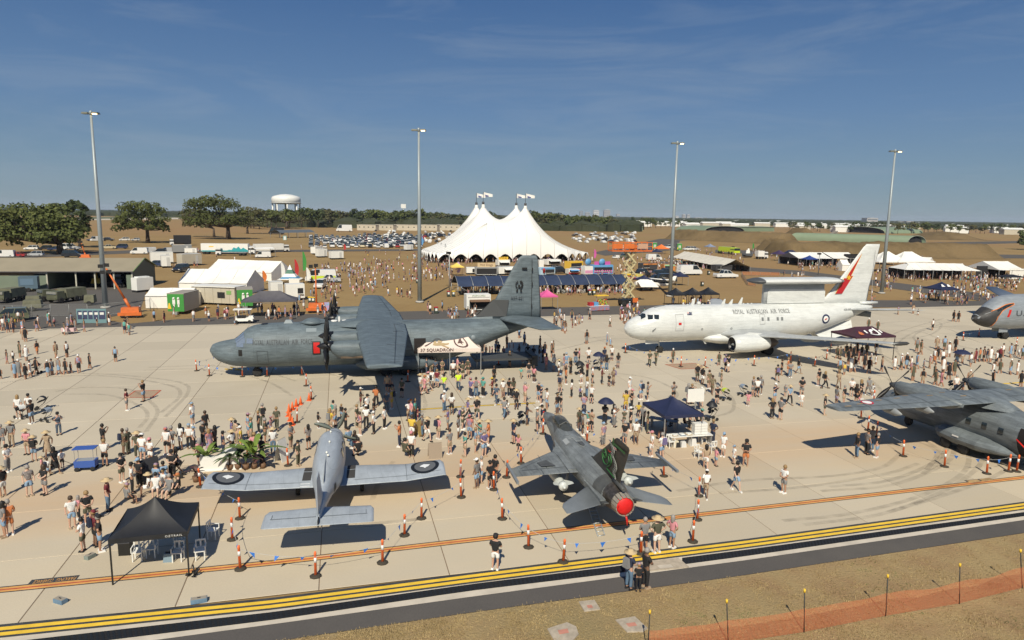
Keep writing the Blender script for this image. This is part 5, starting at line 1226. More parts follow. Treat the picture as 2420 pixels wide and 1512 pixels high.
def car_mesh(kind,part):
 k_ = (kind,part)
 if k_ in _cm: return _cm[k_]
 Lc,W_,H,hb,cb,ct = CARD[kind];y = W_/2;b = MB()
 if part in ('body','all'):
  b.mi(0)
  pr = [(.02,.32),(.0,.62),(.12,.78),(cb[0],hb-.04),(cb[1],hb),(Lc-.12,hb-.02 if kind != 'sedan' else hb-.06),(Lc,.75),(Lc-.03,.32)]
  if kind in ('van','minibus'): pr[2] = (.06,.9)
  b.rings([[(x,s*y*(1 if z < .75 else .95),z) for x,z in pr] for s in (-1,1)],smooth=False)
  yt = y*.80 if kind not in ('van','minibus') else y*.9
  b.rings([[(ct[0],-yt,H-.05),(ct[1],-yt,H-.05),(ct[1],yt,H-.05),(ct[0],yt,H-.05)],[(ct[0]+.1,-yt+.06,H),(ct[1]-.08,-yt+.06,H),(ct[1]-.08,yt-.06,H),(ct[0]+.1,yt-.06,H)]],smooth=False)
  for s in (-1,1):
   for xb,xt in ((cb[0],ct[0]),((cb[0]+cb[1])/2,(ct[0]+ct[1])/2),(cb[1],ct[1])):
    b.add([(xb-.05,s*y*.955,hb-.05),(xb+.05,s*y*.955,hb-.05),(xt+.05,s*yt*1.015,H-.04),(xt-.05,s*yt*1.015,H-.04)],[(0,1,2,3)])
  if kind in ('van','minibus'):
   for s in (-1,1): b.add([(2.2,s*y*.96,hb-.05),(cb[1],s*y*.96,hb-.05),(ct[1],s*yt*1.02,H-.04),(2.2,s*yt*1.02,H-.04)],[(0,1,2,3)])
   b.add([(cb[1]+.015,-y*.93,hb),(cb[1]+.015,y*.93,hb),(ct[1]+.03,yt,H-.04),(ct[1]+.03,-yt,H-.04)],[(0,1,2,3)])
  if kind == 'ute': b.mi(3 if part == 'all' else 1);b.box(((cb[1]+Lc)/2,0,hb+.005),(Lc-cb[1]-.3,W_*.78,.03))
 if part in ('windows','all'):
  b.mi(1 if part == 'all' else 0);yt = y*.8 if kind not in ('van','minibus') else y*.9
  b.rings([[(cb[0],-y*.93,hb-.03),(cb[1],-y*.93,hb-.03),(cb[1],y*.93,hb-.03),(cb[0],y*.93,hb-.03)],[(ct[0],-yt,H-.05),(ct[1],-yt,H-.05),(ct[1],yt,H-.05),(ct[0],yt,H-.05)]],smooth=False)
 if part == 'wheel': wheel_mesh(b,(0,0,.34),.34,.22,n=14)
 if part == 'all':
  b.mi(2)
  for x in (.85,Lc-.95):
   for s in (-1,1): b.lathe([(.34,-.1),(.34,.1),(.02,.1)],8,(x,s*(y-.12),.34),'Y',False)
 if part == 'lamps':
  for s in (-1,1): b.box((.05,s*y*.75,.72),(.08,.32,.16))
 ms = {'body': [carpaint('white'),M_tyreb],'windows': [M_glassd],'wheel': [M_tyreb,M_hub],'all': [carpaint('white'),M_glassd,M_tyreb,M_tyreb],'lamps': [mat('headlamp',(.6,.6,.55),.2)]}[part]
 _cm[k_] = b.mesh('car_'+part,ms);return _cm[k_]
_cc = {}
def car(kind,p,rot,color,label,parts=True,group=None,s=1.,cat=None,name=None):
 nm = name or {'suv': 'parked_suv','ute': 'parked_ute','van': 'parked_van','minibus': 'parked_van'}.get(kind,'parked_car')
 cat = cat or {'suv': 'suv','ute': 'ute','van': 'van','minibus': 'van'}.get(kind,'car')
 if parts:
  t = empty(nm,p,rot,label,cat,group,s)
  o = link(car_mesh(kind,'body'),'body',t);o.material_slots[0].link = 'OBJECT';o.material_slots[0].material = carpaint(color)
  link(car_mesh(kind,'windows'),'windows',t);link(car_mesh(kind,'lamps'),'headlamps',t)
  Lc,W_ = CARD[kind][:2]
  for x in (.85,Lc-.95):
   for sy in (-1,1): link(car_mesh(kind,'wheel'),'wheel',t,(x,sy*(W_/2-.12),0))
  return t
 k_ = (kind,color)
 if k_ not in _cc:
  me = car_mesh(kind,'all').copy();me.materials[0] = carpaint(color);_cc[k_] = me
 o = link(_cc[k_],nm,None,p,(0,0,rot));o.scale = (s,)*3;tag(o,label,cat,group);return o
def carpx(kind,px,py,rot,color,label,parts=True,**k):
 """rot in degrees: 0 = nose to the left of the picture"""
 p = at(px,py);Lc = CARD[kind][0];a = ANG+R(rot);p = p-Vector((math.cos(a),math.sin(a),0))*Lc/2
 return car(kind,p,a,color,label,parts,**k)
def truck(a,b_,w_,h,label,body,cab='white',cabside='R',cabl=2.0,cat='truck',box=True,art=None,group=None):
 t,Lx = thing('truck',a,b_,label,cat,group);cx0 = Lx-cabl if cabside == 'R' else 0
 bx0 = 0 if cabside == 'R' else cabl+.15;bl = Lx-cabl-.15
 if box: bo = box_part(t,'cargo_box',(bx0+bl/2,w_/2,.95+(h-.95)/2),(bl,w_,h-.95),body)
 else: bo = box_part(t,'tray',(bx0+bl/2,w_/2,1.05),(bl,w_,.15),body)
 if art: art(bo,bx0,bl,h)
 box_part(t,'chassis',(Lx/2,w_/2,.75),(Lx*.97,w_*.5,.25),M_blk)
 hc = min(h,2.8)
 box_part(t,'cab',(cx0+cabl/2,w_/2,.5+(hc-.5)/2),(cabl,w_*.95,hc-.5),carpaint(cab),top=(.85,.92))
 box_part(t,'cab_window',(cx0+cabl/2,w_/2,hc*.72),(cabl*1.01*.93,w_*.965*.96,hc*.22),M_glassd)
 for x in ([.9,2.2,Lx-.95] if cabside == 'R' else [.95,Lx-.9,Lx-2.2]):
  for y in (.15,w_-.15): b = MB();wheel_mesh(b,(x,y,.48),.48,.28,n=14);b.build('wheel',[M_tyreb,M_hub],t)
 return t

# ------------------------------------------------------------------ big top
def big_top():
 a,b_ = z3(318,684),z3(1508,676)
 t,Lx = thing('big_top_tent',a,b_,'huge white circus tent with four peaked masts and scalloped edge','circus tent')
 mp = [(668,155),(1032,160),(730,150),(1115,163)]
 p0 = at(*a);H_e = hgt(a,z3(318,612)[1]);Dp = Lx*.60
 u = (at(*b_)-p0).normalized();v = Vector((-u.y,u.x,0))
 inv = Matrix.Rotation(-math.atan2(u.y,u.x),4,'Z') @ Matrix.Translation(-p0)
 Hm = 24.5*Lx/60
# masts: where the sight lines to the peaks reach mast height
 masts = []
 for (mx,my) in mp:
  w_ = at(*z3(mx,my),0)
  d_ = (w_-Vector((0,0,CAM_H))) if False else None
  masts.append(None)
 def raypt(px,py,dist):
  aa,bb = (px-1210)/2420,(py-756)/2420;d = (C0*aa-C1*bb+FW*F_);return Vector((0,0,CAM_H))+d*(dist/math.hypot(d.x,d.y))
 dist0 = (p0+u*Lx/2).length
 masts = [inv @ raypt(*z3(*mp[i]),dist0+dd) for i,dd in enumerate((Dp*.70,Dp*.62,Dp*.36,Dp*.30))]
 nx,ny,pk = 9,6,[]
# edge outline points (local), quarter poles round the edge
 out = []
 def E(i,n,A_,B_): return A_+(B_-A_)*(i/n)
 lx0,lx1 = -Lx*.05,Lx*1.24
 ring = [(0,0),(Lx,0),(lx1,Dp*.28),(lx1,Dp*.75),(Lx,Dp),(0,Dp),(lx0,Dp*.75),(lx0,Dp*.28)]
 seg = [9,3,4,3,9,3,4,3]
 poles = []
 for k in range(8):
  A_,B_ = Vector(ring[k]),Vector(ring[(k+1) % 8])
  for i in range(seg[k]): poles.append(A_.lerp(B_,i/seg[k]))
 NP = len(poles);M_ = [Vector((m_.x,m_.y)) for m_ in masts];MH = [m_.z for m_ in masts]
 sub = 6
 edge = []
 for i in range(NP):
  for j in range(sub):
   f = j/sub;q = poles[i].lerp(poles[(i+1) % NP],f);edge.append((q,math.sin(math.pi*f)))
 cen = Vector((Lx/2,Dp/2))
 def height(p,e):   # tensile roof: cones at the masts, low at the edge
  return 0
 b = MB();NR = 16;NE = len(edge)
 hs = H_e
 def surf(q,t_):    # t_ 0 at edge .. 1 at the ridge line between masts
  tgt = Vector((min(max(q.x,min(M_[0].x,M_[2].x)),max(M_[1].x,M_[3].x)),(M_[0].y+M_[2].y)/2 if True else 0))
  tgt.y = min(max(q.y,min(M_[2].y,M_[3].y)),max(M_[0].y,M_[1].y))
  p = q.lerp(tgt,t_)
  z = hs+(Hm*.40)*(t_**1.5)
  for m_,mh in zip(M_,MH):
   d_ = (p-m_).length;z_c = mh*math.exp(-d_/(mh*.42));z = max(z,0)+0
   z = (z**3+ (mh*.93*math.exp(-d_/(mh*.50)))**3)**(1/3.)
  return Vector((p.x,p.y,z))
 T_ = [0,.03,.08,.15,.23,.32,.42,.52,.62,.7,.77,.83,.88,.92,.96,1.0]
 for t_ in T_:
  for q,sc_ in edge:
   p = surf(q,t_)
   if t_ == 0: p.z = hs*(.55+.62*sc_**.8) if False else hs*(.38+.72*sc_)
   b.v.append(tuple(p))
 for i in range(len(T_)-1):
  for j in range(NE):
   b.f.append((i*NE+j,i*NE+(j+1) % NE,(i+1)*NE+(j+1) % NE,(i+1)*NE+j));b.m.append(0);b.sm.append(True)
# inner patch between the masts
 x0_,x1_ = min(M_[0].x,M_[2].x),max(M_[1].x,M_[3].x);y0_,y1_ = min(M_[2].y,M_[3].y),max(M_[0].y,M_[1].y)
 b.grid(lambda uu,vv: surf(Vector((x0_+(x1_-x0_)*uu,y0_+(y1_-y0_)*vv)),1.0),24,12)
 b.build('canvas_roof',mat('big_top_canvas',(.80,.79,.755),.6,var=.04,vscale=.08),t)
 for m_ in masts:
  r0 = .028*m_.z
  b = MB();b.lathe([(r0*3.4,-m_.z*.24),(r0*1.9,-m_.z*.17),(r0*1.25,-m_.z*.10),(r0,-m_.z*.02),(r0*.85,0)],14,tuple(m_),'Z');b.build('mast_sleeve',M_white,t)
  b = MB();b.tube([(m_.x,m_.y,m_.z),(m_.x,m_.y,m_.z+.9)],.45,8);b.tube([(m_.x,m_.y,m_.z),(m_.x,m_.y,m_.z+4.2)],.09,5);fp = b.build('mast_cap',mat('mast_dark',(.06,.06,.06)),t)
  b = MB();b.grid(lambda uu,vv: (m_.x+.2+3.1*uu,m_.y+.25*math.sin(uu*5),m_.z+4.2-.7*uu-1.6*vv*(1-uu*.45)),6,3);b.mi(1);b.add([(m_.x+.7,m_.y-.06,m_.z+3.3),(m_.x+2.0,m_.y+.05,m_.z+3.0),(m_.x+2.0,m_.y+.05,m_.z+2.7),(m_.x+.7,m_.y-.06,m_.z+2.9)],[(0,1,2,3)]);b.build('flag',[M_white,mat('flag_blue',(.06,.08,.3))],fp)
 for i,q in enumerate(poles):
  sp_ = [surf(q,t_)+Vector((0,0,.05)) for t_ in T_];sp_[0].z = hs*.38
  b = MB();b.tube(sp_,.07,4);b.build('seam',mat('seam_grey',(.52,.52,.50)),t)
  o_ = (Vector((q.x,q.y))-cen).normalized();b = MB();b.tube([(q.x,q.y,hs*.42),(q.x+o_.x*2.6,q.y+o_.y*2.6,0)],.03,3);b.build('guy_rope',M_steel,t)
  b = MB();b.tube([(q.x,q.y,0),(q.x,q.y,hs*.42)],.14,6);b.build('side_pole',M_steel,t)
 for i in range(3):
  for j in range(7):
   b = MB();x,y = Lx*(.08+.14*j),Dp*(.22+.26*i);b.tube([(x,y,0),(x,y,6.)],.2,6);b.build('inner_pole',M_steel,t)
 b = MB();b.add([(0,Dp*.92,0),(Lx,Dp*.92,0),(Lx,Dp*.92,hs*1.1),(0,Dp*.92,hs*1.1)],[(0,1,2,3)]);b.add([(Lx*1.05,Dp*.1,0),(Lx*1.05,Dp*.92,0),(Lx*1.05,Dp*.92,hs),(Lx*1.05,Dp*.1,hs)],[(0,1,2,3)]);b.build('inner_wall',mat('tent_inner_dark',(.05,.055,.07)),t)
 b = MB();b.add([(lx0,1,.02),(lx1,1,.02),(lx1,Dp,.02),(lx0,Dp,.02)],[(0,1,2,3)]);b.build('floor_mat',mat('trodden_ground',(.16,.11,.06),.95),t)
 return t
bigtop = big_top()

# ------------------------------------------------------------------ blue shade structure over the tables
M_shade = mat('blue_shade_cloth',(.022,.038,.085),.75,var=.25,vscale=.6)
a,b_ = z3(500,984),z3(2068,955)
t,Lx = thing('shade_structure',a,b_,'long dark blue shade canopy on steel posts over white tables','shade canopy')
he = hgt(a,z3(500,898)[1]);NB = 12;dp = 7.0;hr = he+1.55
for i in range(NB):
 x0,x1 = Lx*i/NB+.06,Lx*(i+1)/NB-.06
 b = MB();b.grid(lambda u,v: (x0+(x1-x0)*u,-.2+(dp+.4)*v,he+1.75*math.sin(math.pi*v)-.08*math.sin(math.pi*u)),3,10);b.build('shade_panel',M_shade,t)
for i in range(NB+1):
 x = Lx*i/NB
 for y in (0,dp): b = MB();b.tube([(x,y,0),(x,y,he)],.07,6);b.build('post',M_steel,t)
 b = MB();b.tube([(x,-.2+(dp+.4)*k/8,he+.04+1.75*math.sin(math.pi*k/8)) for k in range(9)],.06,5);b.build('rafter',M_steel,t)
for x in (1.2,Lx*.56): b = MB();b.tube([(x-1,.05,he),(x+1.6,.05,.3)],.05,5);b.build('brace',M_steel,t)
shade_t,shade_L,shade_fr = t,Lx,frame(a,b_)

# ------------------------------------------------------------------ long marquees and tents
def Z(c,y): return c[1]
def ztent(name,zf,a,b_,depth,ye,yr,label,**k):
 A_ = zf(*a);B_ = zf(*b_);e = hgt(A_,zf(a[0],ye)[1]);p = at(*A_)
 A2,u,v,Lx = frame(A_,B_);back = p+v*depth/2
 r_ = zfor(back,zf(a[0],yr)[1]) if k.get('along',True) else zfor((p+at(*B_))/2,zf(a[0],yr)[1])
 return tent(name,A_,B_,depth,e,max(r_,e+.6),label,**k)
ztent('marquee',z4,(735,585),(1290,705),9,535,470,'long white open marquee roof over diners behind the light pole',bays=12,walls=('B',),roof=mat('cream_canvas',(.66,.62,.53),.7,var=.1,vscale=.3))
ztent('marquee',z1,(1680,1205),(2330,1215),9,1100,968,'front white ribbed marquee with closed walls beside the site hut',bays=4,walls=('F','R','L','G'),dark=False,legs=False)
ztent('marquee',z1,(1950,1060),(2560,1085),9,985,878,'rear white marquee with closed walls behind the front ribbed one',bays=4,walls=('F','R','L','G'),dark=False,legs=False)
ztent('marquee',z1,(1372,1342),(1800,1342),5,1225,1148,'small white closed tent next to the beige site hut',bays=2,walls=('F','R','L','G'),dark=False,legs=False)
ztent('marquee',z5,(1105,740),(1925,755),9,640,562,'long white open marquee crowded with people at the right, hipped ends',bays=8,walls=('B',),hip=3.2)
ztent('marquee',z5,(2118,742),(2395,742),12,645,548,'large white pavilion with closed end panel at the far right',bays=2,walls=('G','L')[:1],roof=M_white)
tn = bpy.data.objects['marquee.005'];box_part(tn,'end_panel',(6.5,.05,1.5),(6.0,.06,2.9),M_whitep);box_part(tn,'dark_screen',(1.2,4,1.7),(9.5,.1,3.4),M_dark)
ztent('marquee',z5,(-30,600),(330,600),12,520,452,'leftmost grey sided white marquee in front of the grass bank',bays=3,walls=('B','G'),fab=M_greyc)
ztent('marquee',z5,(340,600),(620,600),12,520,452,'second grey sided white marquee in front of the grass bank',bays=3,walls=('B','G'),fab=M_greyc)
ztent('marquee',z5,(910,590),(1075,590),10,550,475,'small white marquee behind the light pole by the bank',bays=2,walls=('G',))
ztent('marquee',z5,(1175,590),(1365,600),10,555,500,'white marquee roof right behind the long crowded marquee',bays=2,walls=('G',))
gazebo(z5(900,655),12,8,3.2,6.2,'white peaked marquee beside the fin of the white jet',M_white,ANG,2.)
gazebo(z5(1130,655),14,8,3.2,6.2,'white peaked marquee adjoining the long crowded marquee',M_white,ANG,3.)
ztent('kiosk_tent',z5,(440,655),(520,655),3,590,530,'small white closed tent between the two grey marquees',bays=1,walls=('F','R','L','G'),dark=False,legs=False)
box_t,_ = thing('stage_box',z5(520,600),z5(600,600),'black stage box beside the small white tent','stage');box_part(box_t,'shell',(2.2,1.5,2.0),(5,3,4),M_dark,top=(.98,.98));box_part(box_t,'trim',(2.2,0,4.0),(5.1,.2,.2),M_blk)

# gazebos
gz = [
 (Vector((-16.0,29.2,0)),3.1,3.2,2.1,3.2,'black gazebo with white chairs under it at the lower left',M_blackc,16,0.),
 (z2(205,1370),8.0,4.0,2.6,3.9,'dark grey hipped gazebo behind the nose of the transport',M_greyc,14,3.),
 (z4(770,1090),3.0,3.0,2.2,3.3,'leftmost of three black gazebos in a row at the apron edge',M_blackc,14,0.),
 (z4(960,1085),3.0,3.0,2.2,3.3,'middle of three black gazebos in a row at the apron edge',M_blackc,14,0.),
 (z4(1140,1080),3.0,3.0,2.2,3.3,'rightmost of three black gazebos in a row at the apron edge',M_blackc,14,0.),
 (z4(820,858),3.0,3.0,2.3,3.3,'navy gazebo next to the white light aircraft',M_navyc,14,0.),
 (z4(470,545),4.0,3.0,2.4,3.6,'left navy gazebo beside the orange canopy',M_navyc,14,0.),(z4(560,545),4.0,3.0,2.4,3.6,'right navy gazebo beside the orange canopy',M_navyc,14,0.),
 (z4(610,500),6.0,4.0,2.4,4.2,'bright orange canopy near the parked white van',mat('orange_canvas',(.70,.16,.03),.6),14,0.),
 (z4(1165,480),4.0,4.0,2.6,3.9,'pale blue grey gazebo left of the lime fire truck',mat('pale_blue_canvas',(.2,.24,.34),.6),14,0.),
 (z4(1950,575),5.0,4.0,2.6,4.0,'dark stall canopy left of the blue gazebo row',mat('purple_canvas',(.05,.03,.08),.6),14,0.),(z4(2080,575),6.0,4.0,2.6,4.0,'long navy stall canopy by the curved road',M_navyc,14,2.),
 (z5(85,605),4.5,3.0,2.6,3.8,'royal blue gazebo in front of the leftmost grey marquee',mat('royal_canvas',(.02,.05,.22),.6),14,0.),
 (z5(2235,780),6.5,3.,1.7,2.2,'low black awning in front of the far right pavilion',M_blackc,10,2.),
 (z5(1490,975),4.5,4.5,2.6,3.9,'navy canopy with white emblem among people by the road',M_navyc,14,0.),
 (z3(1310,1110),3.0,3.0,2.5,3.5,'pink and blue gazebo beside the fin of the transport',mat('pink_canvas',(.62,.10,.28),.6),14,0.),
 (z3(490,800),3.4,3.0,2.4,3.4,'white and yellow food canopy left of the hot food stalls',mat('yellow_canvas',(.75,.55,.12),.6),14,0.),
 (zc(1460,680,2.52)(2190,925),3.4,3.0,2.3,3.2,'navy stall canopy left of the white covered aircraft',M_navyc,14,0.),
 ]
gobj = []
for c,w_,d_,e,pk,lab,m_,ro,rg in gz: gobj.append(gazebo(c,w_,d_,e,pk,lab,m_,R(ro),rg,legm=M_blk if m_ is M_blackc else None))
b = MB();b.rings([[(0,-.01+.42*math.cos(a_)-1.75,3.28+.42*math.sin(a_)) for a_ in (2*math.pi*j/20 for j in range(20))]]) if False else None
b = MB();b.lathe([(.01,.02),(.55,0)],16,(0,0,0),'Z')
M_emb = mat('emblem_white',(.8,.8,.78),.5)
for s_ in (-.7,.7):
 b = MB();b.add([(s_-.5,-1.35,3.02),(s_+.3,-1.35,3.02),(s_+.15,-.75,3.42),(s_-.2,-.75,3.42)],[(0,1,2,3)]);b.build('emblem',M_emb,gobj[14])
# the two near display tents ---------------------------------------------------------------
def squad_tent():
 f = zc(1440,880,2.4387)
 A_,B_ = f(180,1180),f(735,1165)
 t,Lx = thing('display_tent',A_,B_,'pale pink squadron tent with brown roundel and aircraft picture beside the transport','gazebo')
 cv_ = mat('pale_pink_canvas',(.70,.60,.53),.65,var=.05,vscale=.5);br = mat('tent_brown',(.10,.055,.05),.6);go = mat('tent_gold',(.40,.30,.16),.6)
 e = 2.75;pk = 4.35;dp = Lx*.48;r0,r1 = Lx*.26,Lx*.74
 def top(u,v):   # front slope
  x = Lx*u;xr = r0+(r1-r0)*u;X = x+(xr-x)*v;return Vector((X,-.0+dp/2*v,e+(pk-e)*(v-.14*math.sin(math.pi*v))))
 b = MB();b.grid(top,10,8);b.grid(lambda u,v: Vector((top(1-u,v).x,dp-top(u,v).y,top(u,v).z)),10,8)
 for s in (0,1):
  def en(u,v):
   y = dp*u;yr = dp/2;q = e+(pk-e)*(v-.22*math.sin(math.pi*v)*(.4+.6*math.sin(math.pi*u)));x = r0*v;return ((x if s == 0 else Lx-x*(1)),y+(yr-y)*v,q)
  b.grid((lambda u,v: en(1-u,v)) if s == 0 else en,8,8)
 cvo = b.build('canopy',cv_,t)
 b = MB();b.box((Lx/2,-.02,e-.17),(Lx,.03,.36));b.box((-.01,dp/2,e-.17),(.03,dp,.36));b.box((Lx+.01,dp/2,e-.17),(.03,dp,.36));va = b.build('valance',cv_,t)
 vs,fs = text_mesh('37 SQUADRON',.46,1.05,.012);b = MB();b.add([(Lx*.30+v.x*1.0,-.05,e-.10+v.y) for v in vs],fs);b.build('lettering',br,va)
 off = lambda u,v: top(u,v)+Vector((0,-.02,.03))
 b = MB();vs = [];n = 32
 for j in range(n):
  a_ = 2*math.pi*j/n
  for rr in (.78,1.0): vs.append(off(.735+.135*rr*math.cos(a_)*1.0,.50+.43*rr*math.sin(a_)))
 b.add(vs,[(2*j,(2*j+2) % (2*n),(2*j+3) % (2*n),2*j+1) for j in range(n)]);b.build('roundel',br,cvo)
 b = MB();kg = [(-.055,-.02),(-.02,.05),(.0,.09),(.02,.085),(.045,.13),(.055,.1),(.04,.03),(.07,-.05),(.03,-.03),(.01,-.14),(.0,-.06),(-.03,-.05),(-.075,-.06)]
 b.add([off(.735+x*.95,.48+y*1.6) for x,y in kg],[tuple(range(len(kg)))]);b.build('kangaroo_mark',br,cvo)
 b = MB()
 b.add([off(.20+x,.42+y) for x,y in ((-.02,-.1),(.0,.0),(.12,.02),(.24,-.02),(.30,.0),(.28,-.10),(.16,-.16),(.04,-.16))],[tuple(range(8))])
 b.add([off(.29+x,.5+y) for x,y in ((-.03,-.05),(-.10,.42),(-.06,.42),(.06,-.05))],[(0,1,2,3)]);b.add([off(.34+x,.3+y) for x,y in ((-.03,.02),(.03,.02),(.16,-.22),(.12,-.24))],[(0,1,2,3)])
 b.add([off(.20+x,.42+y) for x,y in ((-.015,-.04),(-.05,.2),(-.02,.22),(.04,0))],[(0,1,2,3)]);b.build('aircraft_picture',go,cvo)
 b = MB();b.add([off(.08+x,.35+y) for x,y in ((-.04,-.1),(.05,.15),(.07,.12),(.0,-.14))],[(0,1,2,3)]);b.build('side_motif',br,cvo)
 for x in (.02,Lx/2,Lx-.02):
  for y in (0,dp): b = MB();b.box((x,y,e/2),(.07,.07,e));b.build('leg',M_steel,t)
 return t
squad_tent()
def maroon_tent():
 f = zc(2700,1140,4.2);c = at(*f(1740,640))
 mr = mat('maroon_canvas',(.055,.018,.032),.6,var=.15,vscale=.8)
 g_ = gazebo(c+UA*.1,5.4,4.2,2.85,3.65,'dark maroon tent with white swirl emblem behind the wing of the white jet',mr,R(14),2.4,legm=M_blk,name='display_tent')
 cv_ = g_.children[0]
 b = MB();
 def P_(x,v): return (x,-2.1+2.1*v-.04,2.85+.8*(v-.25*math.sin(math.pi*v))+.09)
 for a0,a1,rr in ((200,420,.42),(60,200,.22)):
  vs = []
  for i in range(15):
   a_ = R(a0+(a1-a0)*i/14)
   for r_ in (rr-.1,rr+.08): vs.append(P_(.45+r_*1.5*math.cos(a_),.5+r_*.85*math.sin(a_)))
  b.add(vs,[(2*i,2*i+2,2*i+3,2*i+1) for i in range(14)])
 for x in (-.6,1.4): b.add([P_(x,.42),P_(x+.22,.42),P_(x+.2,.7),P_(x-.05,.66)],[(0,1,2,3)])
 b.build('swirl_emblem',M_emb,cv_)
 b = MB();b.add([P_(-1.7,.2),P_(-1.2,.25),P_(-1.1,.5),P_(-1.4,.62),P_(-1.7,.4)],[(0,1,2,3,4)]);b.build('orange_emblem',mat('emblem_orange',(.55,.17,.06)),cv_)
 return g_
maroon_tent()
f = zc(2200,1280,2.6075)
fk = gazebo(Vector((11.75,48.15,0)),3.0,3.7,2.3,3.15,'dark navy gazebo over a sales table right of the fighter jet',M_navyc,R(14));
# seamed label strips on the two gazebo valances are only specks of print
for g_,txt in ((gobj[0],'OZTRAIL'),):
 vs,fs = text_mesh(txt,.13,1.4);b = MB();b.add([(1.0+v.x,-1.62,1.98+v.y) for v in vs],fs);b.build('valance_print',M_emb,g_.children[0])['kind'] = 'stuff'

# ------------------------------------------------------------------ left depot
sh,Lx = thing('open_shed',z1(-260,1168),z1(1258,1160),'long open fronted shed with tan roof and sage green walls at the left','shed')
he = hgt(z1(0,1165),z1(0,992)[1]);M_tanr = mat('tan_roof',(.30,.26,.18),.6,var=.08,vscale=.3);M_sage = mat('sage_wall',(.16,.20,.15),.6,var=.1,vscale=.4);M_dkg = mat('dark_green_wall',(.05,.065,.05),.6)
dp = 14.;p = at(*z1(1258,1160));_,u_,v_,_ = frame(z1(-260,1168),z1(1258,1160));hr = zfor(p+v_*dp/2,z1(1345,868)[1])
b = MB();b.grid(lambda u,v: (-.3+(Lx+.6)*u,-.5+(dp/2+.5)*v,he+(hr-he)*v),30,1,False);b.grid(lambda u,v: (-.3+(Lx+.6)*(1-u),dp+.5-(dp/2+.5)*v,he+(hr-he)*v),30,1,False);b.build('roof',M_tanr,sh)
box_part(sh,'gutter',(Lx/2,-.55,he-.08),(Lx+.6,.14,.16),M_greyc)
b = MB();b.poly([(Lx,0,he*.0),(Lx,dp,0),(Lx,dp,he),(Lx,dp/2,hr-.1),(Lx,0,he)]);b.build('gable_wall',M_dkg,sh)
b = MB();b.tube([(Lx+.32,-.55,he),(Lx+.32,dp/2,hr),(Lx+.32,dp+.5,he)],.12,4);b.build('barge_board',mat('green_trim',(.16,.24,.1)),sh)
wl = Lx*.46;box_part(sh,'front_wall',(wl/2,.1,he*.38),(wl,.15,he*.76),M_sage);box_part(sh,'high_window',(wl/2,.12,he*.88),(wl,.1,he*.22),M_glassd)
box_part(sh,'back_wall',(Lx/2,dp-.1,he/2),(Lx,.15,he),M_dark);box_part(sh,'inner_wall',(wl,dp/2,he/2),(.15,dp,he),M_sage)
for x in (wl,Lx*.64,Lx*.76,Lx*.88,Lx-.1): box_part(sh,'column',(x,0,he/2),(.25,.25,he),mat('column_paint',(.45,.44,.36)))
box_part(sh,'end_wall',(Lx-.6,.05,he*.4),(1.2,.12,he*.8),M_sage)
box_part(sh,'floor_slab',(Lx/2,dp/2,-.0),(Lx,dp,.02),M_road)
# things in the shed
M_olive = mat('army_olive',(.085,.09,.055),.7,var=.3,vscale=1.2);M_olive2 = mat('army_canvas',(.14,.14,.09),.8,var=.3,vscale=1.)
ym,Lm = thing('yellow_machine',z1(845,1132),z1(955,1132),'yellow machine standing in the dark of the open shed','machine');box_part(ym,'body',(Lm/2,.8,.9),(Lm*.9,1.4,1.2),M_yel,top=(.7,.8));box_part(ym,'mast',(Lm/2,.6,2.2),(.4,.4,2.4),M_yel);box_part(ym,'wheels',(Lm/2,.8,.25),(Lm,1.5,.5),M_tyreb)
truck(z1(1045,1150),z1(1150,1150),2.4,3.0,'dark blue truck front parked in the shed opening',M_navyc,'navy')
# army trucks and trailers
def army_truck(a,b_,label,cover=True):
 t,Lx = thing('army_truck',a,b_,label,'army truck');w_ = 2.4
 box_part(t,'cab',(.9,w_/2,1.35),(1.7,w_,1.3),M_olive,top=(.8,.9));box_part(t,'windscreen',(.62,w_/2,1.75),(1.25,w_*.86,.42),M_glassb);box_part(t,'chassis',(Lx/2,w_/2,.75),(Lx,w_*.8,.35),M_olive)
 box_part(t,'load_bed' if not cover else 'canvas_cover',(1.9+(Lx-1.9)/2,w_/2,1.55),(Lx-2.0,w_,1.5 if cover else .6),M_olive2 if cover else M_olive,top=(.98,.85))
 for x in (.8,Lx-2.2,Lx-.9):
  for y in (.1,w_-.1): b = MB();wheel_mesh(b,(x,y,.5),.5,.3,n=14);b.build('wheel',[M_tyreb,M_olive],t)
 return t
army_truck(z1(40,1300),z1(260,1262),'olive army truck with canvas cover, leftmost in the yard')
army_truck(z1(540,1300),z1(830,1262),'olive army truck with bright windscreen in the middle of the yard')
army_truck(z1(400,1282),z1(545,1270),'dark olive army truck between two others in the yard',False)
for a,b_,lab in ((z1(790,1318),z1(888,1316),'small olive army trailer behind the middle army truck'),(z1(212,1375),z1(395,1368),'low olive covered trailer beside the army four wheel drive'),(z1(240,1330),z1(380,1325),'olive canvas covered trailer at the left of the yard')):
 t,Lm = thing('army_trailer',a,b_,lab,'trailer');box_part(t,'cover',(Lm/2,.9,1.1),(Lm,1.8,1.2),M_olive2,top=(.9,.8));box_part(t,'chassis',(Lm/2,.9,.5),(Lm*.95,1.6,.15),M_blk)
 for y in (0,1.8): b = MB();wheel_mesh(b,(Lm/2,y,.38),.38,.22,n=12);b.build('wheel',[M_tyreb,M_olive],t)
carpx('suv',*z1(95,1455),15,'olive','olive army four wheel drive at the left edge of the yard',name='army_car')
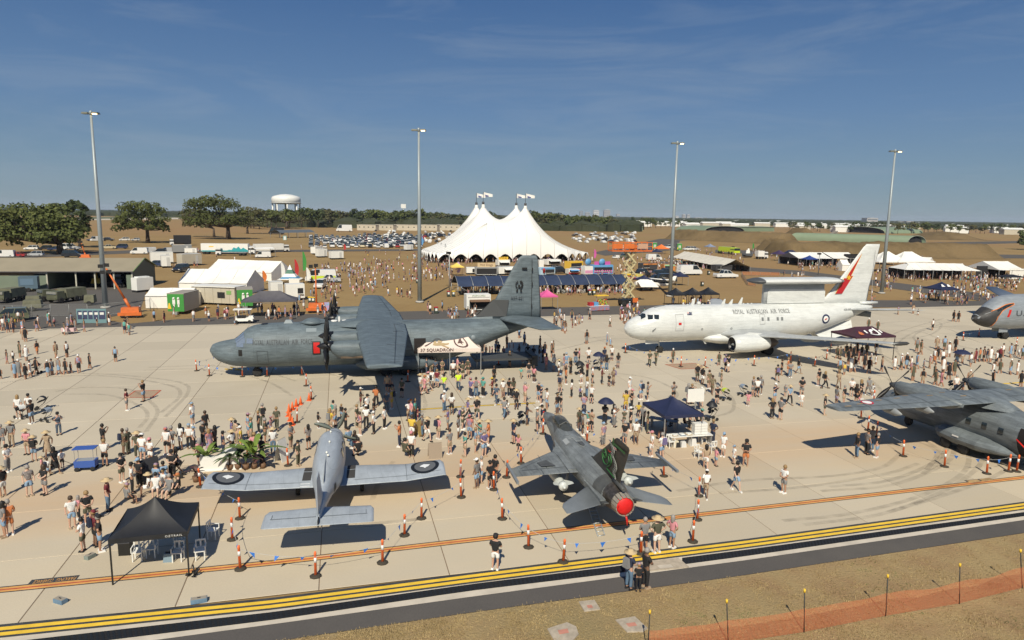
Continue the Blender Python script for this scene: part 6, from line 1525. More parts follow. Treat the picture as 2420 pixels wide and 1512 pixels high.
t,Lm = thing('box_trailer',z1(180,1190),z1(360,1185),'blue grey box trailer with white wheels in front of the shed','trailer');box_part(t,'body',(Lm/2,1.1,1.75),(Lm,2.2,2.3),mat('trailer_blue',(.09,.14,.18),.5));box_part(t,'side_panel',(Lm*.45,-.02,1.9),(Lm*.7,.05,1.2),mat('trailer_panel',(.12,.19,.26),.5))
for x in (Lm*.3,Lm*.5): b = MB();wheel_mesh(b,(x,.05,.4),.4,.2,n=14,mh=1);b.build('wheel',[M_tyreb,M_whitep],t)
# toilets, hut, offices
def toilet_block(a,b_,dp,label,ht=None):
 t,Lx = thing('toilet_trailer',a,b_,label,'toilet trailer');h = ht or 2.7
 box_part(t,'body',(Lx/2,dp/2,.45+h/2),(Lx,dp,h),M_beige);box_part(t,'roof',(Lx/2,dp/2,.5+h),(Lx+.1,dp+.1,.1),mat('roof_tan',(.33,.30,.25),.6))
 f_ = box_part(t,'green_front',(Lx*.5,-.03,.45+h/2),(Lx,.05,h),M_green);box_part(t,'yellow_swoosh',(Lx*.12,-.07,1.3),(Lx*.22,.03,.9),M_yel,top=(.3,1))
 for k in (0,1):
  b = MB();cx = Lx*(.40+.28*k);b.lathe([(.01,.33),(.16,.25),(.2,.1),(.12,0)],10,(cx,-.09,2.35),'Z');b.box((cx,-.09,1.95),(.42 if k == 0 else .36,.04,.8),top=(1,1));b.box((cx,-.09,1.4),(.22,.04,.5));b.build('person_symbol',mat('symbol_white',(.75,.75,.7)),f_)
 box_part(t,'steps',(Lx/2,-.3,.2),(Lx*.3,.5,.4),M_steel)
 return t
toilet_block(z1(1585,1398),z1(1740,1400),5.2,'green fronted toilet trailer with two white figures, left of the site hut')
toilet_block(z1(2238,1350),z1(2385,1345),4.5,'green fronted toilet trailer partly behind the dark grey gazebo')
hut,Lm = thing('site_hut',z1(1812,1300),z1(2215,1318),'beige portable site hut with one dark window','site hut');hh = hgt(z1(1812,1300),z1(1812,1130)[1])
box_part(hut,'wall',(Lm/2,1.5,hh*.55),(Lm,3,hh*.9),M_beige);box_part(hut,'roof',(Lm/2,1.5,hh),(Lm+.4,3.4,.18),M_whitep);box_part(hut,'window',(Lm*.69,-.03,hh*.55),(Lm*.17,.06,hh*.32),M_dark);box_part(hut,'green_sign',(Lm*.87,-.03,hh*.70),(Lm*.11,.04,hh*.2),mat('soft_green',(.2,.38,.12)))
for k in range(5): box_part(hut,'wall_joint',(Lm*(.12+.19*k),-.02,hh*.55),(.04,.04,hh*.88),mat('beige_joint',(.33,.30,.23)))
for k in range(4): box_part(hut,'stump',(Lm*(.08+.28*k),.3,.1),(.3,.3,.25),M_dark)
cmp_,Lm = thing('site_compressor',z1(1295,1195),z1(1450,1180),'white boxy generator trailer beside the shed end','generator');box_part(cmp_,'housing',(Lm/2,.9,1.6),(Lm,1.8,2.4),M_whitep);box_part(cmp_,'roof_units',(Lm/2,.9,2.9),(Lm*.7,1.2,.2),M_whitep);box_part(cmp_,'skid',(Lm/2,.9,.2),(Lm,1.6,.4),M_dark)
for a,b_,dp,h,lab,m_ in (
 (z1(1425,925),z1(1635,920),3,3.0,'white flat roofed trailer behind the shed gable',M_whitep),(z1(1525,962),z1(1610,960),4,2.9,'white square ended trailer in front of the flat roofed one',M_whitep),
 (z1(1720,945),z1(1905,935),3,2.9,'cream roofed container behind the parked white four wheel drive',M_beige),(z1(1630,825),z1(1810,822),2.5,2.6,'grey box trailer next to the row of white vans',mat('box_grey',(.25,.26,.26),.5)),
 (z1(1740,830),z1(1855,830),2,1.6,'low white trailer in front of the long teal truck',M_whitep),
 (z2(205,1200),z2(318,1195),2.4,2.4,'white and blue kiosk left of the white box trailer',M_whitep),(z2(612,810),z2(680,805),2.3,2.4,'white square trailer, left of a cluster of three',M_whitep),
 (z2(640,838),z2(720,835),2.3,2.6,'white trailer in the middle of a cluster of three',M_whitep),(z2(757,855),z2(868,852),2.6,2.3,'pale ribbed white container, right of a cluster of three',M_whitep),
 (z2(1445,775),z2(1503,773),2.2,2.1,'small white caravan left of the big top',M_whitep)):
 if m_ is None: continue
 t,Lm = thing('box_trailer',a,b_,lab,'trailer');box_part(t,'body',(Lm/2,dp/2,.45+h/2),(abs(Lm),dp,h),m_);box_part(t,'roof',(Lm/2,dp/2,.47+h),(Lm+.06,dp+.06,.06),mat('roof_white2',(.62,.62,.58)));box_part(t,'chassis',(Lm/2,dp/2,.3),(Lm*.92,dp*.8,.3),M_blk);box_part(t,'door',(Lm*.75,-.02,.45+h*.45),(.8,.04,h*.8),mat('door_grey',(.5,.5,.48)))
stall(z2(345,1228),z2(515,1222),2.5,2.9,'white box trailer with an open hatch beside the orange light tower',M_whitep,opening=(.62,.92,.4,.75))
# long semi trailer with a teal wave
def wave(bo,x0,bl,h):
 tl_ = mat('wave_teal',(.03,.32,.36),.5);b = MB();b.poly([(x0,-.03,1.0),(x0+bl,-.03,1.0),(x0+bl,-.03,1.55)]+[(x0+bl*(.95-.05*k),-.03,(2.0,2.5,1.9,2.9,2.2,2.6,1.6,1.7,1.45)[k]) for k in range(9)]+[(x0,-.03,1.4)]);b.build('teal_wave',tl_,bo)
 box_part(bo,'logo_mark',(x0+bl*.22,-.03,h*.72),(bl*.1,.03,.35),M_yel)
truck(z1(1895,832),z1(2400,836),2.5,3.9,'long white semi trailer painted with teal waves',M_whitep,'white','R',2.2,art=wave)
truck(z1(2030,845),z1(2320,848),2.4,2.6,'white flat tray truck parked in front of the long teal trailer',M_steel,'white','L',1.9,box=False)
truck(z2(0,800),z2(205,796),2.5,3.5,'long white race transporter with cab to the left',M_whitep,'white','L',2.2);truck(z2(190,790),z2(375,785),2.5,3.3,'white rigid truck with cab to the right behind the transporter',M_whitep,'white','R',2.2)
truck(z1(1603,752),z1(1805,750),3,4.6,'black stage truck with tall dark box',M_blackc,'white','L',1.6)
tent('marquee',z2(62,838),z2(245,832),4,3.0,3.4,'flat white awning tent beside the white race transporter',bays=1,walls=())
carpx('van',*z2(135,838),0,'white','white cargo van parked before the race transporter')
lgb = mat('long_hut_beige',(.52,.47,.37),.6,var=.08,vscale=.2)
for k,(x0,x1) in enumerate(((990,1160),(1165,1320),(1330,1540),(1550,1720),(1725,1930))):
 t,Lm = thing('accommodation_block',z2(x0,588),z2(x1,592),'long cream portable building, %s of five in a line behind the car park' % ('leftmost','second from left','third from left','fourth from left','rightmost')[k],'building')
 h = hgt(z2(x0,588),z2(x0,537)[1]);box_part(t,'wall',(Lm/2,3,h/2),(Lm,6,h),lgb);box_part(t,'roof',(Lm/2,3,h+.1),(Lm+.5,6.5,.2),mat('hut_roof',(.6,.56,.46)))
 for q in range(4): box_part(t,'window',(Lm*(.14+.24*q),-.03,h*.6),(1.2,.06,.9),M_glassd)
# far sheds, hangars, bunkers
M_hg = mat('hangar_green',(.20,.26,.17),.6,var=.1,vscale=.1)
def shed(a,b_,dp,h,hr,label,m_=None,rf=None,name='far_shed'):
 t,Lm = thing(name,a,b_,label,'shed');b = MB();b.rings([[(0,0,0),(0,dp,0),(0,dp,h),(0,dp/2,hr),(0,0,h)],[(Lm,0,0),(Lm,dp,0),(Lm,dp,h),(Lm,dp/2,hr),(Lm,0,h)]],smooth=False);b.build('wall',m_ or M_hg,t)
 b = MB();b.grid(lambda u,v: (-.5+(Lm+1)*u,-.8+(dp/2+.8)*v,h+.05+(hr-h)*v),1,1,False);b.grid(lambda u,v: (-.5+(Lm+1)*u,dp+.8-(dp/2+.8)*v,h+.05+(hr-h)*v),1,1,False);b.build('roof',rf or mat('roof_olive',(.26,.30,.20),.6),t);return t
q = z3(1922,394);e = hgt(q,z3(1922,352)[1]);shed(q,z3(2185,396),18,e,e*1.35,'long sage green shed beyond the car park, right of the tent')
def arch(a,b_,dp,h,label,gable=True,m_=None,skew=0):
 """vaulted shelter; front line is its long side unless gable"""
 t,Lm = thing('vaulted_shelter',a,b_,label,'shelter');b = MB();n = 16
 if gable: P_ = lambda u,v: (Lm/2-Lm/2*math.cos(math.pi*u)+skew*v,dp*v,h*math.sin(math.pi*u)**.75)
 else: P_ = lambda u,v: (Lm*v,dp/2-dp/2*math.cos(math.pi*u),h*math.sin(math.pi*u)**.75)
 b.grid(P_,n,6);b.build('vault',m_ or M_hg,t)
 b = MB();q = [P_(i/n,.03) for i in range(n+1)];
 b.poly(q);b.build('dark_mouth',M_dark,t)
 b = MB();q = [P_(i/n,0) for i in range(n+1)];b.tube(q,h*.035,5);b.build('rim',mat('rim_grey',(.3,.32,.26)),t);return t
q = z5(1148,366);h = hgt(q,z5(1148,276)[1]);arch(q,z5(1340,368),55,h,'long pale green vaulted shelter with a dark mouth at its right end',skew=-56)
q = z5(900,252);h = hgt(q,z5(900,186)[1]);arch(q,z5(1312,252),60,h,'second green vaulted shelter behind the long one',gable=False)
q = z4(1110,244);h = hgt(q,z4(1110,183)[1]);arch(q,z4(1560,246),55,h,'low green arched hangar behind the grass bank',gable=True)
q = z4(1490,245);shed(q,z4(1900,245),40,hgt(q,z4(1490,195)[1]),hgt(q,z4(1490,188)[1]),'flat sage green hangar row right of the arched hangar')
# grass banks
def bank(a,b_,dp,h,label,ends=.25,name='grass_bank',seed=1,slope=.35):
 t,Lm = thing(name,a,b_,label,'earth bank');b = MB()
 def P_(u,v):
  e = min(1,u/ends,(1-u)/ends) if ends else 1;e = e*e*(3-2*e);w_ = min(1,v/slope,(1-v)/slope);w_ = w_*w_*(3-2*w_)
  return (Lm*u,dp*v,h*e*w_*(1+.12*noise.noise(Vector((u*9,v*4,seed))))+.35*h*.3*noise.noise(Vector((u*40,v*9,seed)))*w_*e)
 b.grid(P_,90,22);b.build('bank_face',M_berm,t);return t
q = z4(600,330);bank(q,z4(1965,395),30,hgt(q,z4(600,228)[1])*1.02,'long brown grass bank in front of the arched green hangar',.05,seed=3)
q = z5(0,520);bank(z5(-60,520),z5(2270,530),34,hgt(z5(500,520),z5(500,362)[1]),'very long brown grass bank behind the white marquees at right',.03,seed=5)
q = z4(2190,480);bank(z5(-190,470),z5(50,470),30,6.,'end mound of brown grass left of the long bank',.4,seed=8)
q = z5(1380,320);bank(q,z5(2150,330),60,hgt(q,z5(1700,240)[1]),'rounded dry grass mound at the far right',.45,seed=6)
q = z5(60,306);bank(q,z5(300,308),50,hgt(q,z5(250,200)[1]),'small dry mound with concrete end left of the green shelter',.5,seed=7)
t,Lm = thing('retaining_wall',z5(300,308),z5(390,304),'pale concrete wedge wall at the end of the small mound','wall');hh = hgt(z5(380,304),z5(380,225)[1]);b = MB();b.rings([[(0,0,0),(Lm,0,0),(Lm,0,hh),(0,0,hh*.4)],[(0,3,0),(Lm,3,0),(Lm,3,hh),(0,3,hh*.4)]],smooth=False);b.build('wall_face',mat('old_concrete',(.25,.22,.18),.9,var=.3,vscale=.3),t)
# water tower
c = far(z2(350,460)[0],900);wt = empty('water_tower',c,0,'white domed water tower on legs beyond the trees','water tower')
def zt(y): return zfor(c,z2(350,y)[1])
Rr = 130/2.52/1.53223/1614*900;zb,ztp,zs = zt(345),zt(258),zt(300)
b = MB();b.lathe([(.1,zb-1.0),(Rr*.6,zb-.8),(Rr*.97,zb),(Rr,zs-.5),(Rr*.93,zs+2.5),(Rr*.72,ztp-2.2),(Rr*.4,ztp-.6),(.1,ztp)],40);b.build('tank',M_whitep,wt)
b = MB();b.lathe([(Rr*1.01,zb+.4),(Rr*1.05,zb+.8),(Rr*1.01,zb+1.2)],40);b.build('walkway',mat('walk_grey',(.5,.5,.48)),wt)
for k in range(8): a_ = R(22+45*k);b = MB();b.tube([(Rr*.92*math.cos(a_),Rr*.92*math.sin(a_),0),(Rr*.92*math.cos(a_),Rr*.92*math.sin(a_),zb+.5)],.9,8);b.build('leg',M_whitep,wt)
b = MB();b.tube([(0,0,0),(0,0,zb)],1.1,8);b.build('riser_pipe',M_whitep,wt)

# ================================================================== STALLS, VEHICLES AND PLANT IN THE FIELD
M_dkg2 = mat('dark_panel',(.05,.05,.055),.6);M_redp = mat('stall_red',(.45,.03,.03),.5);M_pinkp = mat('stall_pink',(.55,.10,.35),.5);M_sky = mat('stall_blue',(.12,.32,.58),.5);M_orp = mat('stall_orange',(.55,.22,.06),.5);M_brn = mat('stall_brown',(.16,.09,.05),.7)
txd = mat('text_dark',(.05,.02,.02));txg = mat('text_green',(.05,.16,.06))
def hz3(q,yt): return hgt(z3(*q),z3(q[0],yt)[1])
stall(z3(578,1125),z3(798,1120),2.3,hz3((578,1125),975),'white popcorn trailer with brown awning in front of the blue canopy',M_whitep,'',M_brn,M_whitep,(.12,.95,.1,.66))
pt = [o for o in bpy.data.objects if o.name.startswith('food_stall') and o.get('label','').startswith('white popcorn')][0]
hp = hz3((578,1125),975);wp = frame(z3(578,1125),z3(798,1120))[3]
sg = [c for c in pt.children if c.name.startswith('sign')][0]
vs,fs = text_mesh('POPCORN',1.);k = wp*.52/(max(v.x for v in vs)-min(v.x for v in vs));b = MB();b.add([(wp/2+v.x*k,-.10,hp-.24+v.y*k) for v in vs],fs);b.build('lettering',txg,sg)
for x,y,d_ in ((.5,2.1,0),): pass
st = [((578,788),(655,788),2.5,727,'white cold room box left of the hot food stall',M_whitep,None,None,None,(.7,.95,.3,.8),None),
 ((660,800),(862,800),2.5,724,'steel hot food stall with a long tan banner above its roof',M_steel,'Hot Dogs',None,mat('banner_tan',(.55,.42,.25)),(.05,.95,.15,.85),1.1),
 ((868,718),(975,716),2.4,658,'white stall with red and yellow SPIRAL sign on its roof',M_whitep,'SPIRAL',M_whitep,M_yel,(.1,.9,.2,.7),.9),
 ((872,796),(1040,792),2.4,724,'white food trailer left of the fin of the transport',M_whitep,None,M_whitep,None,(.3,.95,.3,.75),None),
 ((1240,736),(1282,736),2.4,660,'narrow white tower stall right of the fin',M_whitep,None,None,None,None,None),
 ((1316,712),(1440,708),2.4,655,'white food van with raised hatch by the tent entrance',M_whitep,None,M_whitep,None,(.1,.9,.3,.8),None),
 ((1520,762),(1640,756),2.4,672,'yellow stall with blue and red lower bands',mat('stall_yellow',(.70,.45,.06),.5),'',None,M_yel,(.1,.9,.45,.8),None),
 ((1252,805),(1385,800),2.4,730,'pale blue ice drink stall with a red drink picture',mat('ice_blue',(.42,.58,.70),.5),'',None,M_sky,(.35,.95,.35,.75),None),
 ((1510,796),(1608,794),2.2,742,'white stall with a red base band in front of the yellow stall',M_whitep,None,M_sky,None,(.1,.9,.45,.85),None),
 ((1657,800),(1730,798),2.2,715,'white refrigerated box beside the pink and blue sweet stall',M_whitep,None,None,None,None,None),
 ((1733,798),(1915,795),2.4,704,'pink purple and blue sweet stall with round sign on top',M_sky,'88',None,M_pinkp,(.05,.95,.4,.78),.9),
 ((2182,755),(2318,752),2.4,690,'dark food trailer with orange flame pictures',M_dkg2,'BURGER',None,M_orp,(.1,.45,.4,.8),None),
 ((1990,825),(2140,840),2.2,776,'yellow and red low stall behind the scissor lift',mat('stall_lemon',(.68,.60,.18),.5),'',None,M_yel,(.1,.5,.4,.8),None)]
for i,(a,b_,dp,yt,lab,col,sgt,aw,sgc,op,rs) in enumerate(st):
 t,Lm = stall(z3(*a),z3(*b_),dp,hz3(a,yt),lab,col,sgt,aw,sgc,op or (),roofsign=rs,cat='food stall')
 if 'yellow stall with blue' in lab: box_part(t,'blue_band',(Lm/2,-.04,.9),(Lm,.05,.5),M_sky);box_part(t,'red_band',(Lm/2,-.04,.45),(Lm,.05,.4),M_redp)
 if 'ice drink' in lab:
  b = MB();b.lathe([(.05,0),(.3,.1),(.38,.8),(.45,.85),(.2,1.2),(.02,1.3)],12,(Lm*.22,-.12,.8),'Z');b.build('drink_picture',M_redp,t)
 if 'red base' in lab or 'low stall' in lab: box_part(t,'red_band',(Lm/2,-.05,.55),(Lm,.06,.5),M_redp)
 if 'sweet stall' in lab:
  for k in range(9): box_part(t,'curtain_strip',(Lm*(.08+.105*k),-.06,1.0),(Lm*.06,.05,.8),M_pinkp)
  b = MB();b.lathe([(.02,-.06),(.9,-.06),(.9,.06),(.02,.06)],20,(Lm*.45,.3,hz3(a,704)+.8),'Y');b.build('round_sign',M_sky,t)
stall(z4(640,705),z4(770,705),2.4,hgt(z4(640,705),z4(640,622)[1]),'orange and green food trailer left of the white camper van',M_orp,'',None,mat('stall_mint',(.3,.5,.3)),(.1,.6,.4,.8))
stall(z4(1235,705),z4(1420,702),2.4,hgt(z4(1235,705),z4(1235,628)[1]),'dark food trailer with red pictures behind the white utility vehicle',M_dkg2,'GRILL',None,M_dkg2,(.1,.4,.4,.8))
# striped peaked tent and event stands left
def striped():
 t,Lm = thing('striped_tent',z2(258,1085),z2(470,1085),'peaked marquee with blue green and white stripes','tent');pk = hgt(z2(360,1085),z2(360,908)[1]);e = pk*.25
 cl = [M_white,mat('stripe_blue',(.10,.26,.42)),M_white,mat('stripe_green',(.03,.14,.09)),M_white];d_ = Lm
 for k in range(5):
  b = MB()
  for s_ in range(4):
   f0,f1 = k/5,(k+1)/5;cor = [(0,0),(Lm,0),(Lm,d_),(0,d_)];A_,B_ = cor[s_],cor[(s_+1) % 4]
   def f(u,v):
    w_ = f0+(f1-f0)*v;r_ = w_;x = A_[0]+(B_[0]-A_[0])*u;y = A_[1]+(B_[1]-A_[1])*u
    return (x+(Lm/2-x)*r_,y+(d_/2-y)*r_,e+(pk-e)*(r_**1.9))
   b.grid(f,6,3)
  b.build('canvas_stripe',cl[k],t)
 box_part(t,'wall_panel',(Lm*.75,.05,e/2+.3),(Lm*.45,.05,e),M_white)
 for x in (0,Lm):
  for y in (0,d_): box_part(t,'leg',(x,y,e/2),(.08,.08,e),M_steel)
striped()
def feather(c,h,col,label):
 t = empty('feather_flag',at(*c),R(10),label,'flag');b = MB();b.tube([(0,0,0),(0,0,h*.8),(.15,0,h*.95),(.6,0,h)],[.04,.03,.02,.015],5);b.build('pole',M_steel,t)
 b = MB();b.grid(lambda u,v: (.02+(.9*math.sin(math.pi*(.15+.8*u))**.7)*v,.08*math.sin(4*u+v),h*(.2+.8*u)),8,3);b.build('flag_cloth',col,t)
for c,h,col,lab in ((z2(300,1060),4.5,M_whitep,'white feather flag left of the striped tent'),(z2(425,1050),5.,M_redp,'red and white feather flag behind the striped tent'),(z2(530,1075),3.6,M_whitep,'tall white feather flag beside the hi-vis wagon'),(z2(498,1000),6,M_green,'green banner flag above the striped tent'),(z2(1905,1000),3.6,mat('flag_lilac',(.5,.35,.6)),'white and lilac feather flag left of the food stalls'),(z3(1740,660),4,M_pinkp,'pink feather flag beside the dark stall'),(z2(1580,740),5,M_sky,'light blue feather flag left of the big top'),(z2(870,780),3,M_redp,'small red feather flag by the trailer cluster'),(z4(1650,470),4,M_green,'small green flag behind the fire truck'),(z2(130,1080),3,mat('banner_orange',(.6,.17,.03)),'orange banner in front of the white marquee end')): feather(c,h,col,lab)
# parked vehicles, listed from the photograph -------------------------------------
CV = [('van',z2,625,1060,0,'white','white wagon with lime squares beside the striped tent',1.35),('ute',z2,735,1062,0,'silver','pale utility beside the lime striped wagon',1),('suv',z2,655,1112,80,'white','white four wheel drive nose towards the apron by the tents',1),
 ('van',z4,958,740,180,'white','white camper van with pink lower stripe',1.3),('ute',z4,1365,775,180,'white','white twin cab utility vehicle on bare brown ground',1.2),('ute',z4,412,762,180,'black','black pickup below the dark flame trailer',1.2),('ute',z4,690,752,180,'black','black pickup partly behind the light pole',1.2),
 ('van',z4,535,575,180,'white','white van right of the dark jeep near the orange canopy',1.1),('suv',z3,1435,778,180,'black','black four wheel drive behind the ice drink stall',1.1),('suv',z3,2365,815,180,'black','black pickup with open tray right of the scissor lift',1.1),
 ('suv',z3,2015,640,0,'olive','olive jeep next to a small white trailer',1.),('van',z3,1965,642,0,'white','small white trailer beside the olive jeep',.55),('suv',z4,540,830,0,'black','black four wheel drive with bright lamps near the covered aircraft',1.1),('van',z4,640,835,0,'black','tall black van behind the white covered aircraft',1.1),
 ('suv',z1,1700,1000,75,'black','black and chrome four wheel drive left of the white marquees',1.15),('suv',z1,1470,950,0,'navy','dark blue wagon behind the shed gable',1),('van',z1,1308,832,0,'white','white van at the left of a parked row by the grey trailer',1.1),('van',z1,1400,822,40,'white','white van second in the row by the grey trailer',1),('suv',z1,1505,825,0,'black','black wagon third in the row by the grey trailer',1),('van',z1,1592,818,0,'silver','silver van fourth in the row by the grey trailer',.9),
 ('van',z1,42,862,0,'white','white van half behind the roof of the open shed',1.1),('sedan',z1,140,860,0,'red','dark red car behind the roof of the open shed',1.2),('suv',z1,298,792,0,'white','white car under the spreading fig tree',1),('suv',z1,425,792,0,'black','dark car right of the fig trunk',1),('sedan',z1,517,796,0,'navy','dark blue sedan right of the big fig tree',1.1),('suv',z1,690,794,180,'white','white station wagon on open ground right of the fig tree',1.4),('suv',z1,335,852,0,'silver','silver four wheel drive in front of the fig trunk',1),('suv',z1,715,862,180,'black','long black car behind the shed roof',1.3),
 ('sedan',z1,868,708,0,'navy','navy car left of the white minibus',1),('minibus',z1,918,710,40,'white','white minibus behind the tall left light pole',.9),('sedan',z1,1028,706,180,'black','black sedan right of the white minibus',1.2),('suv',z1,1172,706,20,'white','white wagon under the left of the second tree',1),('hatch',z1,1278,706,0,'silver','silver hatchback left of the second tree trunk',1),('ute',z1,1022,782,20,'cream','cream four wheel drive right of the left light pole',1),('suv',z1,1132,780,0,'navy','dark blue four wheel drive right of the cream one',1.1),
 ('suv',z4,690,440,0,'white','white wagon between the two green toilet cabins',1.1),('suv',z4,915,460,0,'white','white wagon right of the green toilet cabin',1.1),('suv',z4,985,460,180,'silver','silver white wagon beside the lime fire truck',1.1),
 ('minibus',z2,225,626,0,'black','black bus left of the grey awning roof',1.7),('minibus',z2,835,600,0,'white','long white coach at the far edge of the car park',2.1),('suv',z3,1745,445,0,'white','white car apart at the far right of the car park',1.1),('ute',z3,1810,462,0,'white','white utility at the far right edge of the car park',1.3)]
for kd,zf,x,y,ro,c,lab,s_ in CV: carpx(kd,*zf(x,y),ro,c,lab,s=s_)
for o in bpy.data.objects:
 if o.get('label') == 'white camper van with pink lower stripe': box_part(o,'pink_stripe',(2.6,-.99,.62),(4.9,.03,.22),mat('soft_pink',(.6,.25,.3)))
 if o.get('label','').startswith('white wagon with lime'): box_part(o,'lime_panel',(3.0,-.99,.85),(4.0,.03,.55),mat('lime',(.5,.62,.03)))
# lime fire truck, boat, white box truck
M_lime = mat('lime_paint',(.48,.60,.02),.35,coat=.4)
t,Lm = thing('fire_truck',z4(1238,492),z4(1448,512),'lime yellow airport fire truck with red markings','fire truck')
box_part(t,'body',(Lm*.45,1.5,2.0),(Lm*.72,3,2.2),M_lime,top=(.95,.9));box_part(t,'cab',(Lm*.86,1.5,1.9),(Lm*.26,3,2.2),M_lime,top=(.75,.9));box_part(t,'cab_window',(Lm*.87,1.5,2.45),(Lm*.26,2.9,.8),M_glassd,top=(.85,.9));box_part(t,'water_gun',(Lm*.75,1.5,3.4),(1.6,.4,.3),M_blk)
for x in (.15,.28,.7,.85): b = MB();wheel_mesh(b,(Lm*x,.1,.65),.65,.45,n=14);b.build('wheel',[M_tyreb,M_hub],t)
for k in range(4): box_part(t,'red_mark',(Lm*(.3+.13*k),-.02,1.3),(.5,.05,.3),M_redp)
truck(z4(1715,560),z4(1832,560),2.3,3.2,'white rigid truck right of the boat display',M_whitep,'white','R',1.6)
t,Lm = thing('patrol_boat',z4(1535,545),z4(1655,548),'grey patrol boat with cabin on a trailer','boat');b = MB();b.rings([[(x,1.3-w_,.8+k_),(x,1.3,.5),(x,1.3+w_,.8+k_),(x,1.3+w_,1.8),(x,1.3-w_,1.8)] for x,w_,k_ in ((0,.2,.6),(1.2,.9,.2),(3,1.2,0),(Lm,1.2,0))],smooth=False);b.build('hull',mat('hull_grey',(.07,.08,.09)),t);box_part(t,'cabin',(Lm*.55,1.3,2.5),(Lm*.4,1.6,1.3),M_whitep,top=(.7,.8));box_part(t,'radar_dome',(Lm*.6,1.3,3.5),(.8,.8,.5),M_whitep,top=(.6,.6));box_part(t,'trailer',(Lm/2,1.3,.35),(Lm*.9,1.4,.15),M_blk)
for a,lab in (((510,455),'left far green toilet cabin with two white figures'),((793,465),'right far green toilet cabin with two white figures')): toilet_block(z4(*a),z4(a[0]+52,a[1]+1),5,lab,3.0)
aw,Lm = thing('awning_shelter',z2(290,660),z2(605,652),'low grey roofed shelter on posts beside the black bus','shelter');h_ = hgt(z2(290,660),z2(290,612)[1])
b = MB();b.grid(lambda u,v: (Lm*u,9*v,h_+1.6*math.sin(math.pi*v)),6,6);b.build('roof',mat('grey_roof',(.10,.12,.14)),aw)
for k in range(5):
 for y in (0,9): box_part(aw,'post',(Lm*k/4,y,h_/2),(.2,.2,h_),M_steel)
t,Lm = thing('portable_toilet',z2(316,678),z2(348,678),'single teal portable toilet in front of the grey shelter','toilet');box_part(t,'cabin',(Lm/2,.6,1.2),(Lm,1.2,2.4),mat('teal_plastic',(.22,.42,.42)));box_part(t,'door',(Lm/2,-.02,1.1),(Lm*.6,.04,1.9),M_whitep)
# bins
def bin_(c,lid,label,n=1):
 t = empty('wheelie_bin',at(*c),R(14),label,'bin');box_part(t,'body',(0,0,.5),(.58,.6,.95),mat('bin_dark',(.03,.045,.035)));box_part(t,'lid',(0,0,1.03),(.66,.7,.1),lid);box_part(t,'label_plate',(0,-.32,.65),(.35,.02,.4),M_whitep)
 for x in (-.22,.22): b = MB();b.lathe([(.02,-.04),(.12,-.04),(.12,.04),(.02,.04)],8,(x,.3,.12),'X');b.build('wheel',M_blk,t)
for c,l_,lab in ((z3(413,990),M_redp,'red lidded bin left of the blue canopy'),(z3(457,990),M_yel,'yellow lidded bin left of the blue canopy'),(z3(300,1145),M_redp,'red lidded bin between walking people by the transport'),(z3(1700,978),M_redp,'red lidded bin under the right of the blue canopy'),(z3(1738,978),M_yel,'yellow lidded bin under the right of the blue canopy'),(z2(560,1250),M_yel,'yellow lidded bin behind the orange light tower'),(z2(590,1252),M_yel,'second yellow lidded bin behind the orange light tower'),(z2(1505,828),M_redp,'red lidded bin left of the big top'),(z4(1078,868),M_brn,'brown lidded bin right of the navy gazebo'),(z4(1152,738),M_dkg2,'black bin right of the white camper van'),(z4(790,600),M_yel,'yellow lidded bin beside the marquee'),(z3(128,868),M_redp,'red lidded bin against the light pole')): bin_(c,l_,lab)
# light towers / boom lift
M_orm = mat('machine_orange',(.62,.15,.03),.5,var=.12,vscale=2.)
def light_tower(c,ytop,label,arm=None):
 p = at(*c);t = empty('light_tower',p,R(14),label,'light tower');box_part(t,'engine_box',(0,0,.95),(2.6,1.3,1.1),M_orm,top=(.9,.85));box_part(t,'side_guard',(0,-.75,.55),(3.2,.25,.45),M_orm)
 for x in (-1,1): b = MB();wheel_mesh(b,(x,-.7,.33),.33,.22,n=12);b.build('wheel',[M_tyreb,M_hub],t)
 h = zfor(p,ytop)
 if arm is None: top = Vector((0,0,h));b = MB();b.tube([(0,0,1),(0,0,h*.5),tuple(top)],[.16,.13,.1],6);b.build('mast',M_orm,t)
 else:
  b = MB();b.tube([(0,0,1.2),(arm*.25,0,h*.35)],.22,6);b.build('lower_arm',M_orm,t);b = MB();b.tube([(arm*.25,0,h*.35),(arm,0,h*.92)],[.17,.12],6);b.build('upper_arm',M_orm,t);top = Vector((arm,0,h))
 for dx,dz in ((-.7,.1),(.1,.25),(-.5,-.8),(.35,-.7)): box_part(t,'lamp_head',(top.x+dx,-.1,top.z+dz-.4),(.62,.4,.5),M_blk)
light_tower(z1(1238,1425),z1(0,925)[1],'orange boom lift with lamps on its raised arm',-2.9)
light_tower(z2(622,1335),z2(0,900)[1],'orange light tower on wheels behind the transport nose',None)
light_tower(z1(810,880),z1(0,712)[1],'small orange boom behind the shed roof',-1.)
p = at(*z2(700,1330));t = empty('display_board',p,R(20),'bright pink and blue display board beside the orange light tower','board');box_part(t,'board',(0,0,.8),(1.3,.1,1.4),mat('board_print',(.75,.25,.5),.5,col2=(.1,.5,.7),vscale=2.2));box_part(t,'foot',(0,.2,.06),(.8,.5,.1),M_steel)
